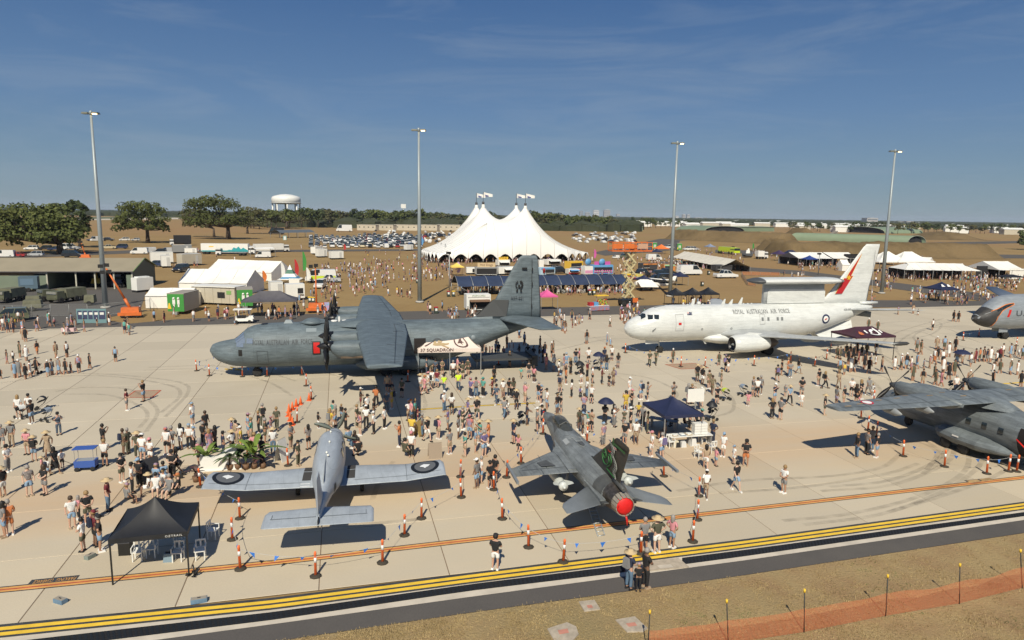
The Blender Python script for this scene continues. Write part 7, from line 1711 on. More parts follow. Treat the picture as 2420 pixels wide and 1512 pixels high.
# scissor lift
def scissor():
 p = at(*z3(2050,1075));t = empty('scissor_lift',p,ANG,'tall scissor lift with an orange platform on crossed cream arms','scissor lift');cr = mat('lift_cream',(.50,.43,.24),.5)
 H = zfor(p,z3(2050,578)[1]);n = 4;z0 = 1.5;dz = (H-z0)/n;w_ = .95
 box_part(t,'chassis',(0,0,.8),(3.2,1.7,.7),M_blk);box_part(t,'control_box',(1.0,-.9,1.1),(1.0,.2,.8),M_orm)
 for x in (-1.1,1.1):
  for y in (-.8,.8): b = MB();wheel_mesh(b,(x,y,.45),.45,.3,n=12);b.build('wheel',[M_tyreb,M_hub],t)
 for k in range(n):
  for y in (-.6,.6):
   for s_ in (-1,1):
    b = MB();A_,B_ = Vector((-s_*w_,y+s_*.06,z0+k*dz)),Vector((s_*w_,y+s_*.06,z0+(k+1)*dz));d_ = (B_-A_).normalized();n_ = Vector((-d_.z,0,d_.x))*.14
    b.rings([[A_-n_+Vector((0,-.05,0)),A_+n_+Vector((0,-.05,0)),A_+n_+Vector((0,.05,0)),A_-n_+Vector((0,.05,0))],[B_-n_+Vector((0,-.05,0)),B_+n_+Vector((0,-.05,0)),B_+n_+Vector((0,.05,0)),B_-n_+Vector((0,.05,0))]],smooth=False);b.build('scissor_arm',cr,t)
  b = MB();b.tube([(-w_,-.7,z0+k*dz),(-w_,.7,z0+k*dz)],.07,6);b.tube([(w_,-.7,z0+k*dz),(w_,.7,z0+k*dz)],.07,6);b.build('cross_pin',M_steel,t)
 L2 = 4.5;box_part(t,'platform_floor',(0,0,H+.1),(L2*1.7,2.0,.22),M_orm)
 for x in range(8):
  for y in (-1,1): box_part(t,'rail_post',(-L2*.85+L2*1.7*x/7,y,H+.9),(.09,.07,1.5),M_orm)
 for y in (-1,1):
  for zz in (.9,1.6): box_part(t,'rail',(0,y,H+zz),(L2*1.7,.07,.09),M_orm)
 for k,x in enumerate((-2.8,-.6,2.0)): box_part(t,'side_banner',(x,-1.05,H+.95),(1.9,.05,.9),M_orm if k != 2 else mat('banner_pale',(.5,.3,.2)))
 for x in (-2,.5,2.2): box_part(t,'load',(x,0,H+.7),(1.2,1.2,.8),M_whitep if x != .5 else M_orm)
scissor()
# white covered light aircraft
def covered():
 p = at(*z4(520,925));t = empty('light_aircraft',p,0,'small white light aircraft with folded covers beside the light pole','aircraft');q = frame(z4(345,925),z4(900,905));k = q[3]
 t.location = q[0];t.rotation_euler = (0,0,math.atan2(q[1].y,q[1].x))
 b = MB();b.rings([[(k*x,1.5+w_*math.cos(a_),1.0+zz+hh*math.sin(a_)) for a_ in (2*math.pi*j/12 for j in range(12))] for x,w_,hh,zz in ((.02,.35,.4,.5),(.12,.75,.85,.55),(.28,.75,.85,.5),(.4,.5,.5,.2),(.6,.3,.3,.0),(.78,.12,.2,.1))]);b.build('fuselage',M_white,t)
 b = MB();b.add([(k*.02,.8,2.2),(k*.3,.6,2.3),(k*.34,-1.6,.9),(k*.0,-1.2,1.0)],[(0,1,2,3)]);b.build('draped_cover',M_white,t)
 b = MB();wing(b,[(-2.5,k*.5,1.6,2.4,.1),(2,k*.42,2.0,2.3,.1),(9,k*.3,1.6,2.2,.1)]);b.build('wing',M_white,t)
 b = MB();b.add([(k*.5,.6,2.9),(k*.72,2.2,1.6),(k*.98,2.2,1.2),(k*.62,.2,2.6)],[(0,1,2,3)]);b.build('folded_wing',M_white,t)
 b = MB();wing(b,[(1.2,k*.7,1.6,1.5,.1),(2.9,k*.8,.9,1.5,.1)],vertical=True);b.build('fin',M_white,t)
 for x in (.15,.35): b = MB();wheel_mesh(b,(k*x,1.5,.3),.3,.2,n=12);b.build('wheel',[M_tyreb,M_hub],t)
covered()
# fruit stall, gates, signs, golf cart --------------------------------------------------
t,Lm = thing('fruit_stall',z3(1705,1128),z3(1880,1120),'colourful drinks stall heaped with fruit at the apron edge','stall');box_part(t,'table',(Lm/2,.6,.85),(Lm,1.2,.1),M_whitep);box_part(t,'front_cloth',(Lm/2,-.02,.5),(Lm,.05,.75),mat('cloth_red',(.5,.12,.06),.6,col2=(.1,.3,.5),vscale=3.));box_part(t,'red_cooler',(.4,.6,1.2),(.8,.8,.6),M_redp);box_part(t,'blue_cooler',(1.3,.6,1.2),(.8,.8,.6),M_sky);r6 = random.Random(3)
b = MB()
for i in range(60): b.mi(i % 4);q = (Lm*(.45+.5*r6.random()),.2+.9*r6.random(),1.0+.9*r6.random());b.lathe([(.02,-.14),(.14,0),(.02,.14)],6,q,'Z')
o = b.build('fruit',[mat('fruit_green',(.25,.45,.05)),M_yel,M_orp,M_redp],t);o['kind'] = 'stuff'
box_part(t,'canopy_sign',(Lm*.65,.6,2.6),(Lm*.6,1.2,.12),M_yel);box_part(t,'canopy_post',(Lm*.4,.6,1.8),(.06,.06,1.6),M_steel);box_part(t,'canopy_post',(Lm*.9,.6,1.8),(.06,.06,1.6),M_steel)
M_gate = mat('gate_teal',(.16,.28,.30),.5);M_gp = mat('gate_poster',(.05,.06,.12),.5)
for k in range(5):
 c = z1(768+50*k,1480);t = empty('entry_gate',at(*c),ANG,'teal entry gate board with dark poster, %s of five' % ('leftmost','second from left','middle','fourth from left','rightmost')[k],'sign');box_part(t,'board',(0,0,1.0),(1.05,.1,2.0),M_gate);box_part(t,'poster',(0,-.06,1.15),(.8,.03,1.2),M_gp);box_part(t,'poster_text',(0,-.08,1.35),(.5,.02,.35),M_whitep)
t = empty('golf_cart',at(*z1(2300,1480)),ANG,'white golf cart with flat canopy behind the transport nose','golf cart');box_part(t,'body',(0,0,.55),(2.6,1.2,.45),M_whitep,top=(.9,.9));box_part(t,'bonnet',(1.0,0,.85),(.8,1.1,.4),M_whitep,top=(.7,.9));box_part(t,'seat',(-.3,0,.9),(1.1,1.1,.3),M_blk);box_part(t,'roof',(-.1,0,2.0),(2.5,1.3,.1),M_whitep)
for x in (-1.1,.9):
 for y in (-.5,.5): box_part(t,'roof_post',(x,y,1.4),(.05,.05,1.2),M_steel);b = MB();wheel_mesh(b,(x*.9,y*1.1,.25),.25,.18,n=12);b.build('wheel',[M_tyreb,M_hub],t)
t = empty('canvas_wagon',at(*z1(668,1595)),ANG,'pink handcart near the left edge of the road','cart') if False else None
# white plastic furniture under the blue canopy
M_plast = mat('white_plastic',(.74,.74,.70),.4)
_ch = {}
def chair_mesh():
 if 'c' not in _ch:
  r_ = {}
  b = MB();b.box((0,0,.44),(.44,.44,.035));r_['seat'] = b.mesh('seat',M_plast)
  b = MB()
  for x in (-.2,.2): b.box((x,.21,.65),(.05,.03,.42))
  b.box((0,.225,.84),(.42,.03,.08));b.box((0,.215,.62),(.08,.02,.38));b.box((0,.21,.49),(.42,.03,.05))
  for x in (-.23,.23): b.box((x,0,.66),(.05,.44,.03));b.box((x,-.2,.55),(.04,.04,.22))
  r_['backrest'] = b.mesh('backrest',M_plast)
  b = MB();b.box((0,0,.21),(.045,.045,.43));r_['leg'] = b.mesh('leg',M_plast);_ch['c'] = r_
 return _ch['c']
def chair(p,rot,label,group=None,tilt=None):
 t = empty('plastic_chair',p,rot,label,'chair',group);r_ = chair_mesh();link(r_['seat'],'seat',t);link(r_['backrest'],'backrest',t)
 for x in (-.19,.19):
  for y in (-.19,.19): link(r_['leg'],'leg',t,(x,y,0))
 return t
fA,fu_,fv_,fL = shade_fr;r7 = random.Random(11)
for i in range(14):
 x = shade_L*(.50+.47*i/13) if i > 1 else shade_L*.26+i
 for y in ((.4,) if i % 2 else (.2,1.2)): chair(fA+fu_*(x+r7.uniform(-.3,.3))+fv_*y,R(r7.uniform(0,360)),'white plastic chair at the open side of the blue canopy','white chairs under the blue canopy')
for i in range(11):
 p = fA+fu_*(shade_L*(.06+.09*i))+fv_*3.2;t = empty('folding_table',p,ANG,'white table under the blue canopy','table','tables under the blue canopy');box_part(t,'top',(0,0,.73),(1.8,.75,.05),M_plast)
 for x in (-.8,.8): box_part(t,'leg',(x,0,.36),(.05,.6,.7),M_steel)
# ------------------------------------------------------------------ light poles
def light_pole(base,top,label,lit=1):
 p = at(*base);h = zfor(p,top[1]);t = empty('light_pole',p,0,label,'light pole');b = MB();b.tube([(0,0,.25),(0,0,h*.5),(0,0,h-.2)],[.42,.30,.17],12);b.build('pole',M_pole,t);b = MB();b.lathe([(.8,0),(.75,.22),(.5,.28)],12);b.build('foot',mat('foot_concrete',(.42,.40,.36)),t)
 b = MB();b.box((0,0,h),(1.6,.12,.12));b.lathe([(.2,-.3),(.25,.25),(.1,.4)],8,(0,0,h));b.build('crossarm',M_pole,t)
 wl = mat('lamp_warm',(1,.85,.5),.4,emit=((1.,.66,.26),9.));hg = mat('lamp_housing',(.12,.13,.11),.6)
 for k,x in enumerate((-.75,.8)):
  lh = box_part(t,'lamp_housing',(x,-.1,h-.02),(1.05,.9,.28),hg,top=(.8,.8));
  if k == 1 or lit == 2: box_part(lh,'lamp_glass',(x,-.38,h-.16),(.62,.32,.12),wl)
 return t
for ba,tp,lab in (((250,727),(228,267),'leftmost tall light pole beside the depot yard'),((992,714),(988,307),'second tall light pole, left of the circus tent'),((1583,700),(1600,338),'third tall light pole, behind the white jet nose'),((2083,693),(2109,357),'rightmost tall light pole beyond the jet fin')): light_pole(ba,tp,lab)
for ba,tp,lab in ((z2(1832,1145),z2(1825,795),'slim light mast left of the blue canopy'),(z5(185,695),z5(197,470),'slim mast in front of the left grey marquee')):
 p = at(*ba);h = zfor(p,tp[1]);t = empty('lamp_mast',p,0,lab,'lamp post');b = MB();b.tube([(0,0,0),(0,0,h)],.12,6);b.build('pole',M_steel,t);box_part(t,'lamp_head',(-.15,0,h),(1.0,.5,.5),M_blk)
# temporary chain fence round the yard and orange mesh around the far bare patch
M_wire = mat('fence_wire',(.30,.31,.30),.5,metal=.3)
def wire_fence(pts,h,label,step=2.4,mesh=None,post=None,name='wire_fence',rail=True):
 P_ = [at(*p) for p in pts];t = empty(name,P_[0],0,label,'fence')
 for i in range(len(P_)-1):
  A_,B_ = P_[i]-P_[0],P_[i+1]-P_[0];n = max(1,int((B_-A_).length/step))
  for k in range(n+(1 if i == len(P_)-2 else 0)): q = A_.lerp(B_,k/n);b = MB();b.tube([q,q+Vector((0,0,h))],.03,5);b.build('post',post or M_wire,t)
  b = MB()
  for zz in ((h,.1) if rail else ()): b.tube([A_+Vector((0,0,zz)),B_+Vector((0,0,zz))],.02,4)
  if rail: b.build('rail',M_wire,t)
  if mesh: b = MB();b.quad(A_+Vector((0,0,.05)),B_+Vector((0,0,.05)),B_+Vector((0,0,h)),A_+Vector((0,0,h)));b.build('mesh_panel',mesh,t)
 return t
def meshmat(name,col,al,sc_=18.):
 m = mat(name,col,.7);T = m.node_tree;n = T.nodes;l = T.links;g = n.new('ShaderNodeTexCoord');q = n.new('ShaderNodeTexNoise');q.inputs['Scale'].default_value = sc_;q.inputs['Detail'].default_value = 3
 l.new(g.outputs['Object'],q.inputs['Vector']);r_ = n.new('ShaderNodeMapRange');r_.inputs[1].default_value = .35;r_.inputs[2].default_value = .65;r_.inputs[3].default_value = al*.6;r_.inputs[4].default_value = min(1,al*1.4);l.new(q.outputs[0],r_.inputs[0]);l.new(r_.outputs[0],n['Principled BSDF'].inputs['Alpha']);return m
wire_fence([(-60,752),(250,745),(355,735),(360,700)],1.8,'temporary wire fence in front of the army yard',mesh=meshmat('chain_link',(.35,.36,.35),.12))
wire_fence([(415,712),(640,718)],1.8,'temporary wire fence in front of the site hut',mesh=meshmat('chain_link',(.35,.36,.35),.12))
wire_fence([z4(1690,870),z4(1600,860),z4(1535,770),z4(1530,745),z4(1960,755)],1.1,'orange mesh fence round the bare patch behind the white jet',mesh=meshmat('orange_mesh_far',(.42,.13,.05),.45),name='mesh_fence')
# near orange mesh fence, folded back posts with yellow caps
def near_fence():
 M_mesh = bpy.data.materials.new('orange_mesh');M_mesh.use_nodes = True;T = M_mesh.node_tree;n = T.nodes;l = T.links;b_ = n['Principled BSDF'];b_.inputs['Base Color'].default_value = (.60,.17,.07,1);b_.inputs['Roughness'].default_value = .7
 g = n.new('ShaderNodeTexCoord');sp = n.new('ShaderNodeSeparateXYZ');l.new(g.outputs['UV'],sp.inputs[0]);outs = []
 for i,fr in ((0,.055),(1,.055)):
  m1 = n.new('ShaderNodeMath');m1.operation = 'MODULO';m1.inputs[1].default_value = fr;l.new(sp.outputs[i],m1.inputs[0]);m2 = n.new('ShaderNodeMath');m2.operation = 'LESS_THAN';m2.inputs[1].default_value = fr*.22;l.new(m1.outputs[0],m2.inputs[0]);outs.append(m2.outputs[0])
 mx = n.new('ShaderNodeMath');mx.operation = 'MAXIMUM';l.new(outs[0],mx.inputs[0]);l.new(outs[1],mx.inputs[1]);l.new(mx.outputs[0],b_.inputs['Alpha'])
 f = zc(2600,1700,2.184);s9 = zc(1700,1780,2.42)
 bases = [s9(1560,1440),f(80,1380),f(680,1288),f(1325,1160),f(1908,1062),f(2405,938),f(2860,830)]
 tops = [s9(1608,1135),f(101,1115),f(706,995),f(1376,880),f(1951,792),f(2448,690),f(2900,600)]
 P_ = [at(*b) for b in bases];t = empty('mesh_fence',P_[0],0,'orange mesh barrier fence with yellow capped steel posts in the grass','fence');O_ = P_[0]
 hs = [zfor(p,tp[1]) for p,tp in zip(P_,tops)];H = 1.75
 for k,p in enumerate(P_):
  q = p-O_;lean = Vector(((at(tops[k][0],tops[k][1],H)-p).x,0,0));b = MB();b.tube([q,q+Vector((lean.x*.8,0,H))],.022,6);po = b.build('post',mat('picket_black',(.03,.032,.03),.6),t);b = MB();b.tube([q+Vector((lean.x*.8,0,H-.06)),q+Vector((lean.x*.8,0,H+.08))],.045,8);b.build('yellow_cap',M_yel,po)
 for k in range(len(P_)-1):
  A_,B_ = P_[k]-O_,P_[k+1]-O_;Ls = (B_-A_).length;me_v = [];me_f = [];uvs = [];nx,nz = 10,4;b = MB()
  for i in range(nx+1):
   for j in range(nz+1):
    u,v = i/nx,j/nz;h_ = .98-.07*math.sin(math.pi*u)-.03*math.sin(9*u+k);b.v.append(tuple(A_.lerp(B_,u)+Vector((0,.10*math.sin(7*u+k*2)*v*(1-u)*u*2,.03+h_*v))));uvs.append((u*Ls,v*1.0))
  for i in range(nx):
   for j in range(nz): b.f.append((i*(nz+1)+j,(i+1)*(nz+1)+j,(i+1)*(nz+1)+j+1,i*(nz+1)+j+1));b.m.append(0);b.sm.append(True)
  me = b.mesh('mesh_panel',M_mesh);ul = me.uv_layers.new(name='uv')
  for lp in me.loops: ul.data[lp.index].uv = uvs[lp.vertex_index]
  link(me,'mesh_panel',t)
near_fence()
# ------------------------------------------------------------------ car park (about three hundred)
r8 = random.Random(21);cols = ['white']*9+['silver']*4+['grey']*2+['black']*3+['navy','blue','red','cream'];kinds = ['sedan','hatch','suv','suv','ute','van'];nc = 0
carlabs = {}
def park(xa,xb,ya,yb,n,grp,where,lean=0.):
 global nc
 rows = 0;y = yb
 while y > ya and nc < 330:
  p = at((xa+xb)/2,y);d_ = p.length;px_m = 1614/d_
  x = xa(y) if callable(xa) else xa;xe = xb
  while x < xe:
   if r8.random() < .86 and nc < 300:
    c = r8.choice(cols);k = r8.choice(kinds);q = at(x,y+r8.uniform(-.25,.25));car(k,q,ANG+R(90+r8.uniform(-6,6)+(180 if r8.random() < .5 else 0)),c,'%s %s parked on the dry field %s' % (c,{'sedan': 'sedan','hatch': 'hatchback','suv': 'four wheel drive','ute': 'utility','van': 'van'}[k],where),False,group=grp);nc += 1
   x += 3.1*px_m*r8.uniform(.95,1.25)
  y -= 16*1614*8.5/(d_*d_)*1.0+.15
park(735,998,561,585,0,'cars in the field left of the circus tent','left of the circus tent, nearer rows')
park(850,1090,547,560,0,'cars in the far rows left of the circus tent','left of the circus tent, far rows')
park(1370,1480,549,574,0,'cars in the field right of the circus tent','right of the circus tent')
# the rest of the far rows, too many and small to build singly
b = MB();
for i in range(150):
 y = r8.uniform(546,575);x = r8.uniform(870,1090) if i % 2 else r8.uniform(1355,1500);q = at(x,y);b.mi(r8.choice([0,0,0,1,2]));b.box(q+Vector((0,0,.6)),(1.8,4.4,.8),ANG);b.box(q+Vector((0,0,1.2)),(1.5,2.4,.5),ANG,top=(.85,.8))
tag(b.build('distant_cars',[carpaint('white'),carpaint('silver'),carpaint('black')]),'mass of small parked cars in the far rows around the circus tent','cars',kind='stuff')

# ------------------------------------------------------------------ trees
M_bark = mat('bark',(.085,.062,.045),.9,var=.3,vscale=1.)
M_leaf = mat('leaves',(.115,.130,.042),.75,var=.5,vscale=.6,col2=(.055,.072,.022),rand=.2);M_leaf2 = mat('dusty_leaves',(.15,.145,.07),.8,var=.4,vscale=.5,col2=(.085,.09,.042),rand=.2);M_leaf3 = mat('dark_leaves',(.075,.095,.038),.75,var=.4,vscale=.6,col2=(.04,.058,.022),rand=.2)
for m_ in (M_leaf,M_leaf2,M_leaf3): m_.node_tree.nodes['Principled BSDF'].inputs['Specular IOR Level'].default_value = .15
def crown_mesh(name,blobs,n,size,m,seed):
 r_ = random.Random(seed);b = MB();tot = sum(q[3]*q[4] for q in blobs);
 for (cx,cy,cz,rx,rz) in blobs:
  for _ in range(int(n*rx*rz/tot)):
   a = r_.uniform(0,6.283);u = r_.uniform(-.75,1);f = r_.random()**.28;s = math.sqrt(1-u*u);d_ = Vector((math.cos(a)*s*rx,math.sin(a)*s*rx,u*rz))*f;p = Vector((cx,cy,cz))+d_
   if noise.noise(p*.75/max(size,.4)*.5) < -.08: continue
   nrm = (d_.normalized()+Vector((r_.uniform(-1,1),r_.uniform(-1,1),r_.uniform(-.4,1)))*.8).normalized();t1 = nrm.cross(Vector((r_.random()-.5,r_.random()-.5,r_.random()))).normalized();t2 = nrm.cross(t1);k = size*r_.uniform(.5,1.2)
   b.add([p-t1*k,p-t2*k*.6+nrm*k*.15,p+t1*k,p+t2*k*.7],[(0,1,2,3)])
 return b.mesh(name,m)
def trunk_mesh(h,r0,blobs,seed,fork=.3):
 r_ = random.Random(seed);b = MB();f0 = Vector((0,0,h*fork));b.tube([(0,0,-.2),(0,0,h*fork*.5),tuple(f0)],[r0*1.4,r0,r0*.85],9)
 for (cx,cy,cz,rx,rz) in blobs:
  e = Vector((cx,cy,cz+rz*.2));m1 = f0.lerp(e,.5)+Vector((r_.uniform(-.4,.4),r_.uniform(-.4,.4),-.1*h*.2));b.tube([tuple(f0-Vector((0,0,.3))),tuple(m1),tuple(e)],[r0*.55,r0*.33,r0*.08],6)
  for _ in range(3): q = e+Vector((r_.uniform(-1,1)*rx,r_.uniform(-1,1)*rx,r_.uniform(-.3,.8)*rz))*.8;b.tube([tuple(m1.lerp(e,.4)),tuple(q)],[r0*.2,r0*.04],5)
 return b.mesh('trunk',M_bark)
def big_tree(bpx,xl,xr,ytop,ylow,label,m,nb=16,n=5200,seed=1,shape=.5,size=.55,fork=.26):
 p = at(*bpx);px_m = 1614/p.y;W_ = (xr-xl)/px_m;H = zfor(p,ytop);lo = max(.8,zfor(p,ylow));cx = ((xl+xr)/2-bpx[0])/px_m;r_ = random.Random(seed);blobs = []
 for i in range(nb):
  u = (i+.5)/nb*2-1;x = cx+W_*.40*u+r_.uniform(-1,1)*W_*.03;env = (1-abs(u)**2.2)**shape;zt = lo+(H-lo)*(.30+.62*env)*r_.uniform(.86,1.0);rx = W_*r_.uniform(.10,.15);rz = rx*r_.uniform(.55,.8);blobs.append((x,r_.uniform(-.22,.22)*W_*env,zt-rz,rx,rz))
  if env > .5: blobs.append((x*.9,r_.uniform(-.3,.3)*W_*env,lo+(zt-lo)*r_.uniform(.25,.6),rx*.9,rz*.9))
  blobs.append((cx+W_*.38*u,r_.uniform(-.25,.25)*W_*env,lo+rz+(H-lo)*.08*r_.random()+(H-lo)*.10*env,rx*.9,rz*.8))
 t = empty('spreading_tree',p,0,label,'tree');o = link(crown_mesh('crown',blobs,n,size,m,seed),'crown',t);link(trunk_mesh(H,W_*.028,[blobs[i] for i in range(0,len(blobs),3)],seed,fork),'trunk',t);return t
big_tree((143,600),-30,205,463,590,'huge spreading fig tree at the far left with low branches',M_leaf,20,15000,1,.45,.62,.2)
big_tree((190,585),115,225,462,560,'dark rounded tree behind the right side of the huge fig',M_leaf3,12,6000,2,.5,.62)
big_tree((350,574),266,408,465,556,'single dark trunked tree between light pole and water tower',M_leaf,15,8500,3,.5,.6,.3)
big_tree((540,565),430,596,445,548,'tall broad tree with forked trunk above the teal truck',M_leaf,17,9500,4,.42,.66,.25)
big_tree((506,560),425,510,478,545,'paler tree on the left of the tall broad tree',M_leaf2,9,3600,5,.5,.6)
big_tree((585,552),560,640,480,545,'olive tree to the right of the tall broad tree',M_leaf2,9,3400,6,.5,.6)
big_tree((678,540),620,735,488,536,'bare branched grey tree in front of the water tower',M_leaf2,11,2600,7,.5,.55,.3)
big_tree((2424,590),2398,2470,528,588,'dark bushy tree at the right edge of the picture',M_leaf3,8,3600,8,.5,.6)
big_tree((2025,549),1998,2052,519,550,'round dark green tree behind the concrete wedge wall',M_leaf3,7,1800,9,.5,.9)
big_tree((2065,545),2050,2105,516,546,'second round dark tree right of the concrete wedge wall',M_leaf3,7,1800,10,.5,.9)
big_tree((1630,540),1610,1645,518,540,'dark round tree above the brown bank, right of the light pole',M_leaf3,6,1500,11,.5,1.)
# tree line: six kinds of crown, copied
protos = []
for k in range(6):
 r_ = random.Random(50+k);H = 10.;bl = [(r_.uniform(-2.2,2.2),r_.uniform(-2,2),r_.uniform(4.,9.2),r_.uniform(1.3,2.2),r_.uniform(1.0,1.7)) for _ in range(9)]
 protos.append((crown_mesh('crown',bl,700,.62,[M_leaf,M_leaf2,M_leaf3][k % 3],90+k),trunk_mesh(10,.22,bl[:5],k,.35)))
kn = ['pale olive','mid green','dark green']
def line_tree(px,base,top,k,lab,grp):
 p = at(px,base);H = zfor(p,top);t = empty('line_tree',p,r8.uniform(0,6),lab,'tree',grp,H/10.4);t.scale = (H/10.4*r8.uniform(.9,1.5),)*2+(H/10.4,);link(protos[k][0],'crown',t);link(protos[k][1],'trunk',t)
def tree_row(x0,x1,base,tops,n,grp,where):
 for i in range(n):
  u = (i+r8.uniform(.2,.8))/n;x = x0+(x1-x0)*u;bs = base[0]+(base[1]-base[0])*u+r8.uniform(-3,2);tp = tops[0]+(tops[1]-tops[0])*u+r8.uniform(-5,7);k = r8.randrange(6)
  line_tree(x,bs,tp,k,'%s tree in the tree line %s' % (('green','dusty olive','dark green')[k % 3],where),grp)
tree_row(575,700,(540,539),(494,496),12,'trees around the foot of the water tower','around the foot of the water tower')
tree_row(700,1000,(536,535),(492,497),36,'trees between water tower and circus tent','between the water tower and the circus tent')
tree_row(1000,1110,(534,534),(502,505),12,'trees touching the left slope of the circus tent','touching the left slope of the circus tent')
tree_row(1130,1190,(532,532),(500,502),6,'trees between the tent masts','seen between the tent masts')
tree_row(1250,1450,(542,544),(500,508),30,'trees right of the circus tent','just right of the circus tent')
tree_row(1450,1640,(536,538),(514,519),18,'trees left of the arched hangar','left of the arched hangar')
tree_row(1860,2010,(545,546),(524,528),16,'trees behind the small concrete ended mound','behind the concrete ended mound')
tree_row(2100,2420,(550,552),(524,532),26,'trees above the grass mound at right','above the grass mound at right')
# bushland canopy to the horizon
def canopy(name,xr,dr,hm,n,label,m,seed):
 b = MB();r_ = random.Random(seed)
 for _ in range(n):
  px = r_.uniform(*xr);d_ = dr[0]*(dr[1]/dr[0])**r_.random();p = far(px,d_);w_ = r_.uniform(7,15)*(1+d_/4000);h = hm*r_.uniform(.6,1.15);ps = []
  for j in range(7): a = 2*math.pi*j/7;rr = w_*r_.uniform(.7,1.1);ps.append((rr*math.cos(a),rr*math.sin(a)))
  base = [(p.x+x,p.y+y,0) for x,y in ps];mid = [(p.x+x*.95,p.y+y*.95,h*r_.uniform(.55,.8)) for x,y in ps];b.add(base+mid+[(p.x,p.y,h)],[(j,(j+1) % 7,7+(j+1) % 7,7+j) for j in range(7)]+[(7+j,7+(j+1) % 7,14) for j in range(7)],False)
 tag(b.build(name,m),label,'bushland',kind='stuff')
M_bush = mat('bush_canopy',(.060,.066,.038),.85,var=.5,vscale=.02,col2=(.034,.042,.022));M_bush.node_tree.nodes['Principled BSDF'].inputs['Specular IOR Level'].default_value = .1
canopy('bushland',(-150,2570),(1500,3600),10,5200,'dark bushland stretching to the horizon behind the airfield',M_bush,1)
canopy('bushland',(560,1500),(700,1500),10,800,'olive bushland just beyond the tree line',M_bush,2)
canopy('bushland',(1150,2570),(3600,7000),11,2500,'farthest blue green bushland in front of the city',M_bush,3)
# city
M_city = mat('city_concrete',(.42,.42,.42),.7,rand=.3);M_cityd = mat('city_glass',(.16,.19,.23),.4,rand=.2)
def tower(x0,x1,yt,d_,m,label,name='city_tower'):
 c = far((x0+x1)/2,d_);w_ = (x1-x0)*d_/1614;h = zfor(c,yt);t = empty(name,c,0,label,'building');box_part(t,'wall',(0,w_/2,h/2),(w_,w_,h),m);box_part(t,'roof_block',(w_*.1,w_/2,h+h*.02),(w_*.4,w_*.4,h*.06),m)
 nf = max(2,int(h/12));b = MB()
 for k in range(nf): b.box((0,-.3,h*(k+.5)/nf),(w_*.86,.5,h/nf*.32))
 o = b.build('window_bands',M_cityd if m is M_city else M_city,t);o['kind'] = 'stuff'
D5 = lambda z,s,o: (o+z/s)/1.53223
names = ['slim dark tower at the left of the skyline','low pale slab beside the dark tower','tall pale tower with flat top in the skyline','tall twin fronted tower in the skyline','dark mid height tower right of the twin fronted one','wide low white block left of the skyline']
for (a,b_,yt,m),nm in zip(((1607,1640,210,M_cityd),(1662,1702,224,M_city),(1735,1785,205,M_city),(1832,1888,200,M_city),(1945,1978,238,M_cityd),(1228,1290,252,M_city)),names): tower(D5(a,2.52,1460),D5(b_,2.52,1460),z3(0,yt)[1],5200,m,nm)
for i,(a,b_,yt) in enumerate(((320,375,86),(400,480,76),(520,550,92),(565,640,90),(645,720,88),(775,810,68),(852,888,50),(905,940,52),(1005,1075,86),(1095,1135,88),(1240,1330,90),(1400,1440,112),(1560,1590,108),(1700,1760,118),(1840,1900,116))):
 tower(D5(a,3.15,2200),D5(b_,3.15,2200),z4(0,yt)[1],5000,M_city,'small pale city block, number %s from the left, right of third light pole' % ['one','two','three','four','five','six','seven','eight','nine','ten','eleven','twelve','thirteen','fourteen','fifteen'][i] if i != 6 else 'thin twin block, tallest right of the third light pole')
for a,b_,yt,lab in ((555,670,136,'long white block behind the round tree'),(705,825,86,'white hospital like block above the dark tree'),(1030,1105,126,'cream block right of the tall right light pole'),(1130,1210,122,'pale stepped block far right of the tall light pole')): tower(D5(a,2.964,2900),D5(b_,2.964,2900),z5(0,yt)[1],2600,M_city,lab)
# scattered pale roofs among the bush
for i in range(80):
 x = r8.uniform(1500,2420) if i > 12 else r8.uniform(720,1080);p = far(x,r8.uniform(850,1400) if i < 50 else r8.uniform(1500,3200));t = empty('distant_house',p,r8.uniform(-.4,.4),'small pale roofed building showing through the distant trees','building','distant pale roofs');w_ = r8.uniform(12,34);box_part(t,'wall',(0,0,3.2),(w_,10,6.4),M_whitep if i % 3 else M_beige);b = MB();b.rings([[(-w_/2-.5,-5.5,6.4),(-w_/2-.5,5.5,6.4),(-w_/2-.5,0,8.6)],[(w_/2+.5,-5.5,6.4),(w_/2+.5,5.5,6.4),(w_/2+.5,0,8.6)]],smooth=False);b.build('roof',M_whitep,t)
t,Lm = thing('yellow_shed',z2(735,522),z2(855,522),'bright yellow equipment among the trees beyond the car park','machine');box_part(t,'body',(Lm/2,2,4),(Lm,4,7),M_yel,top=(.9,.9));box_part(t,'arm',(Lm*.7,2,9),(Lm*.5,1,1),M_yel)
t = empty('radar_mast',far(z2(1415,0)[0],1500),0,'thin mast with a pale dish beyond the trees','mast');h = zfor(t.location,z2(0,368)[1]);b = MB();b.tube([(0,0,0),(0,0,h)],.8,6);b.build('mast',M_steel,t);box_part(t,'dish',(0,0,h),(11,2,9),M_whitep)

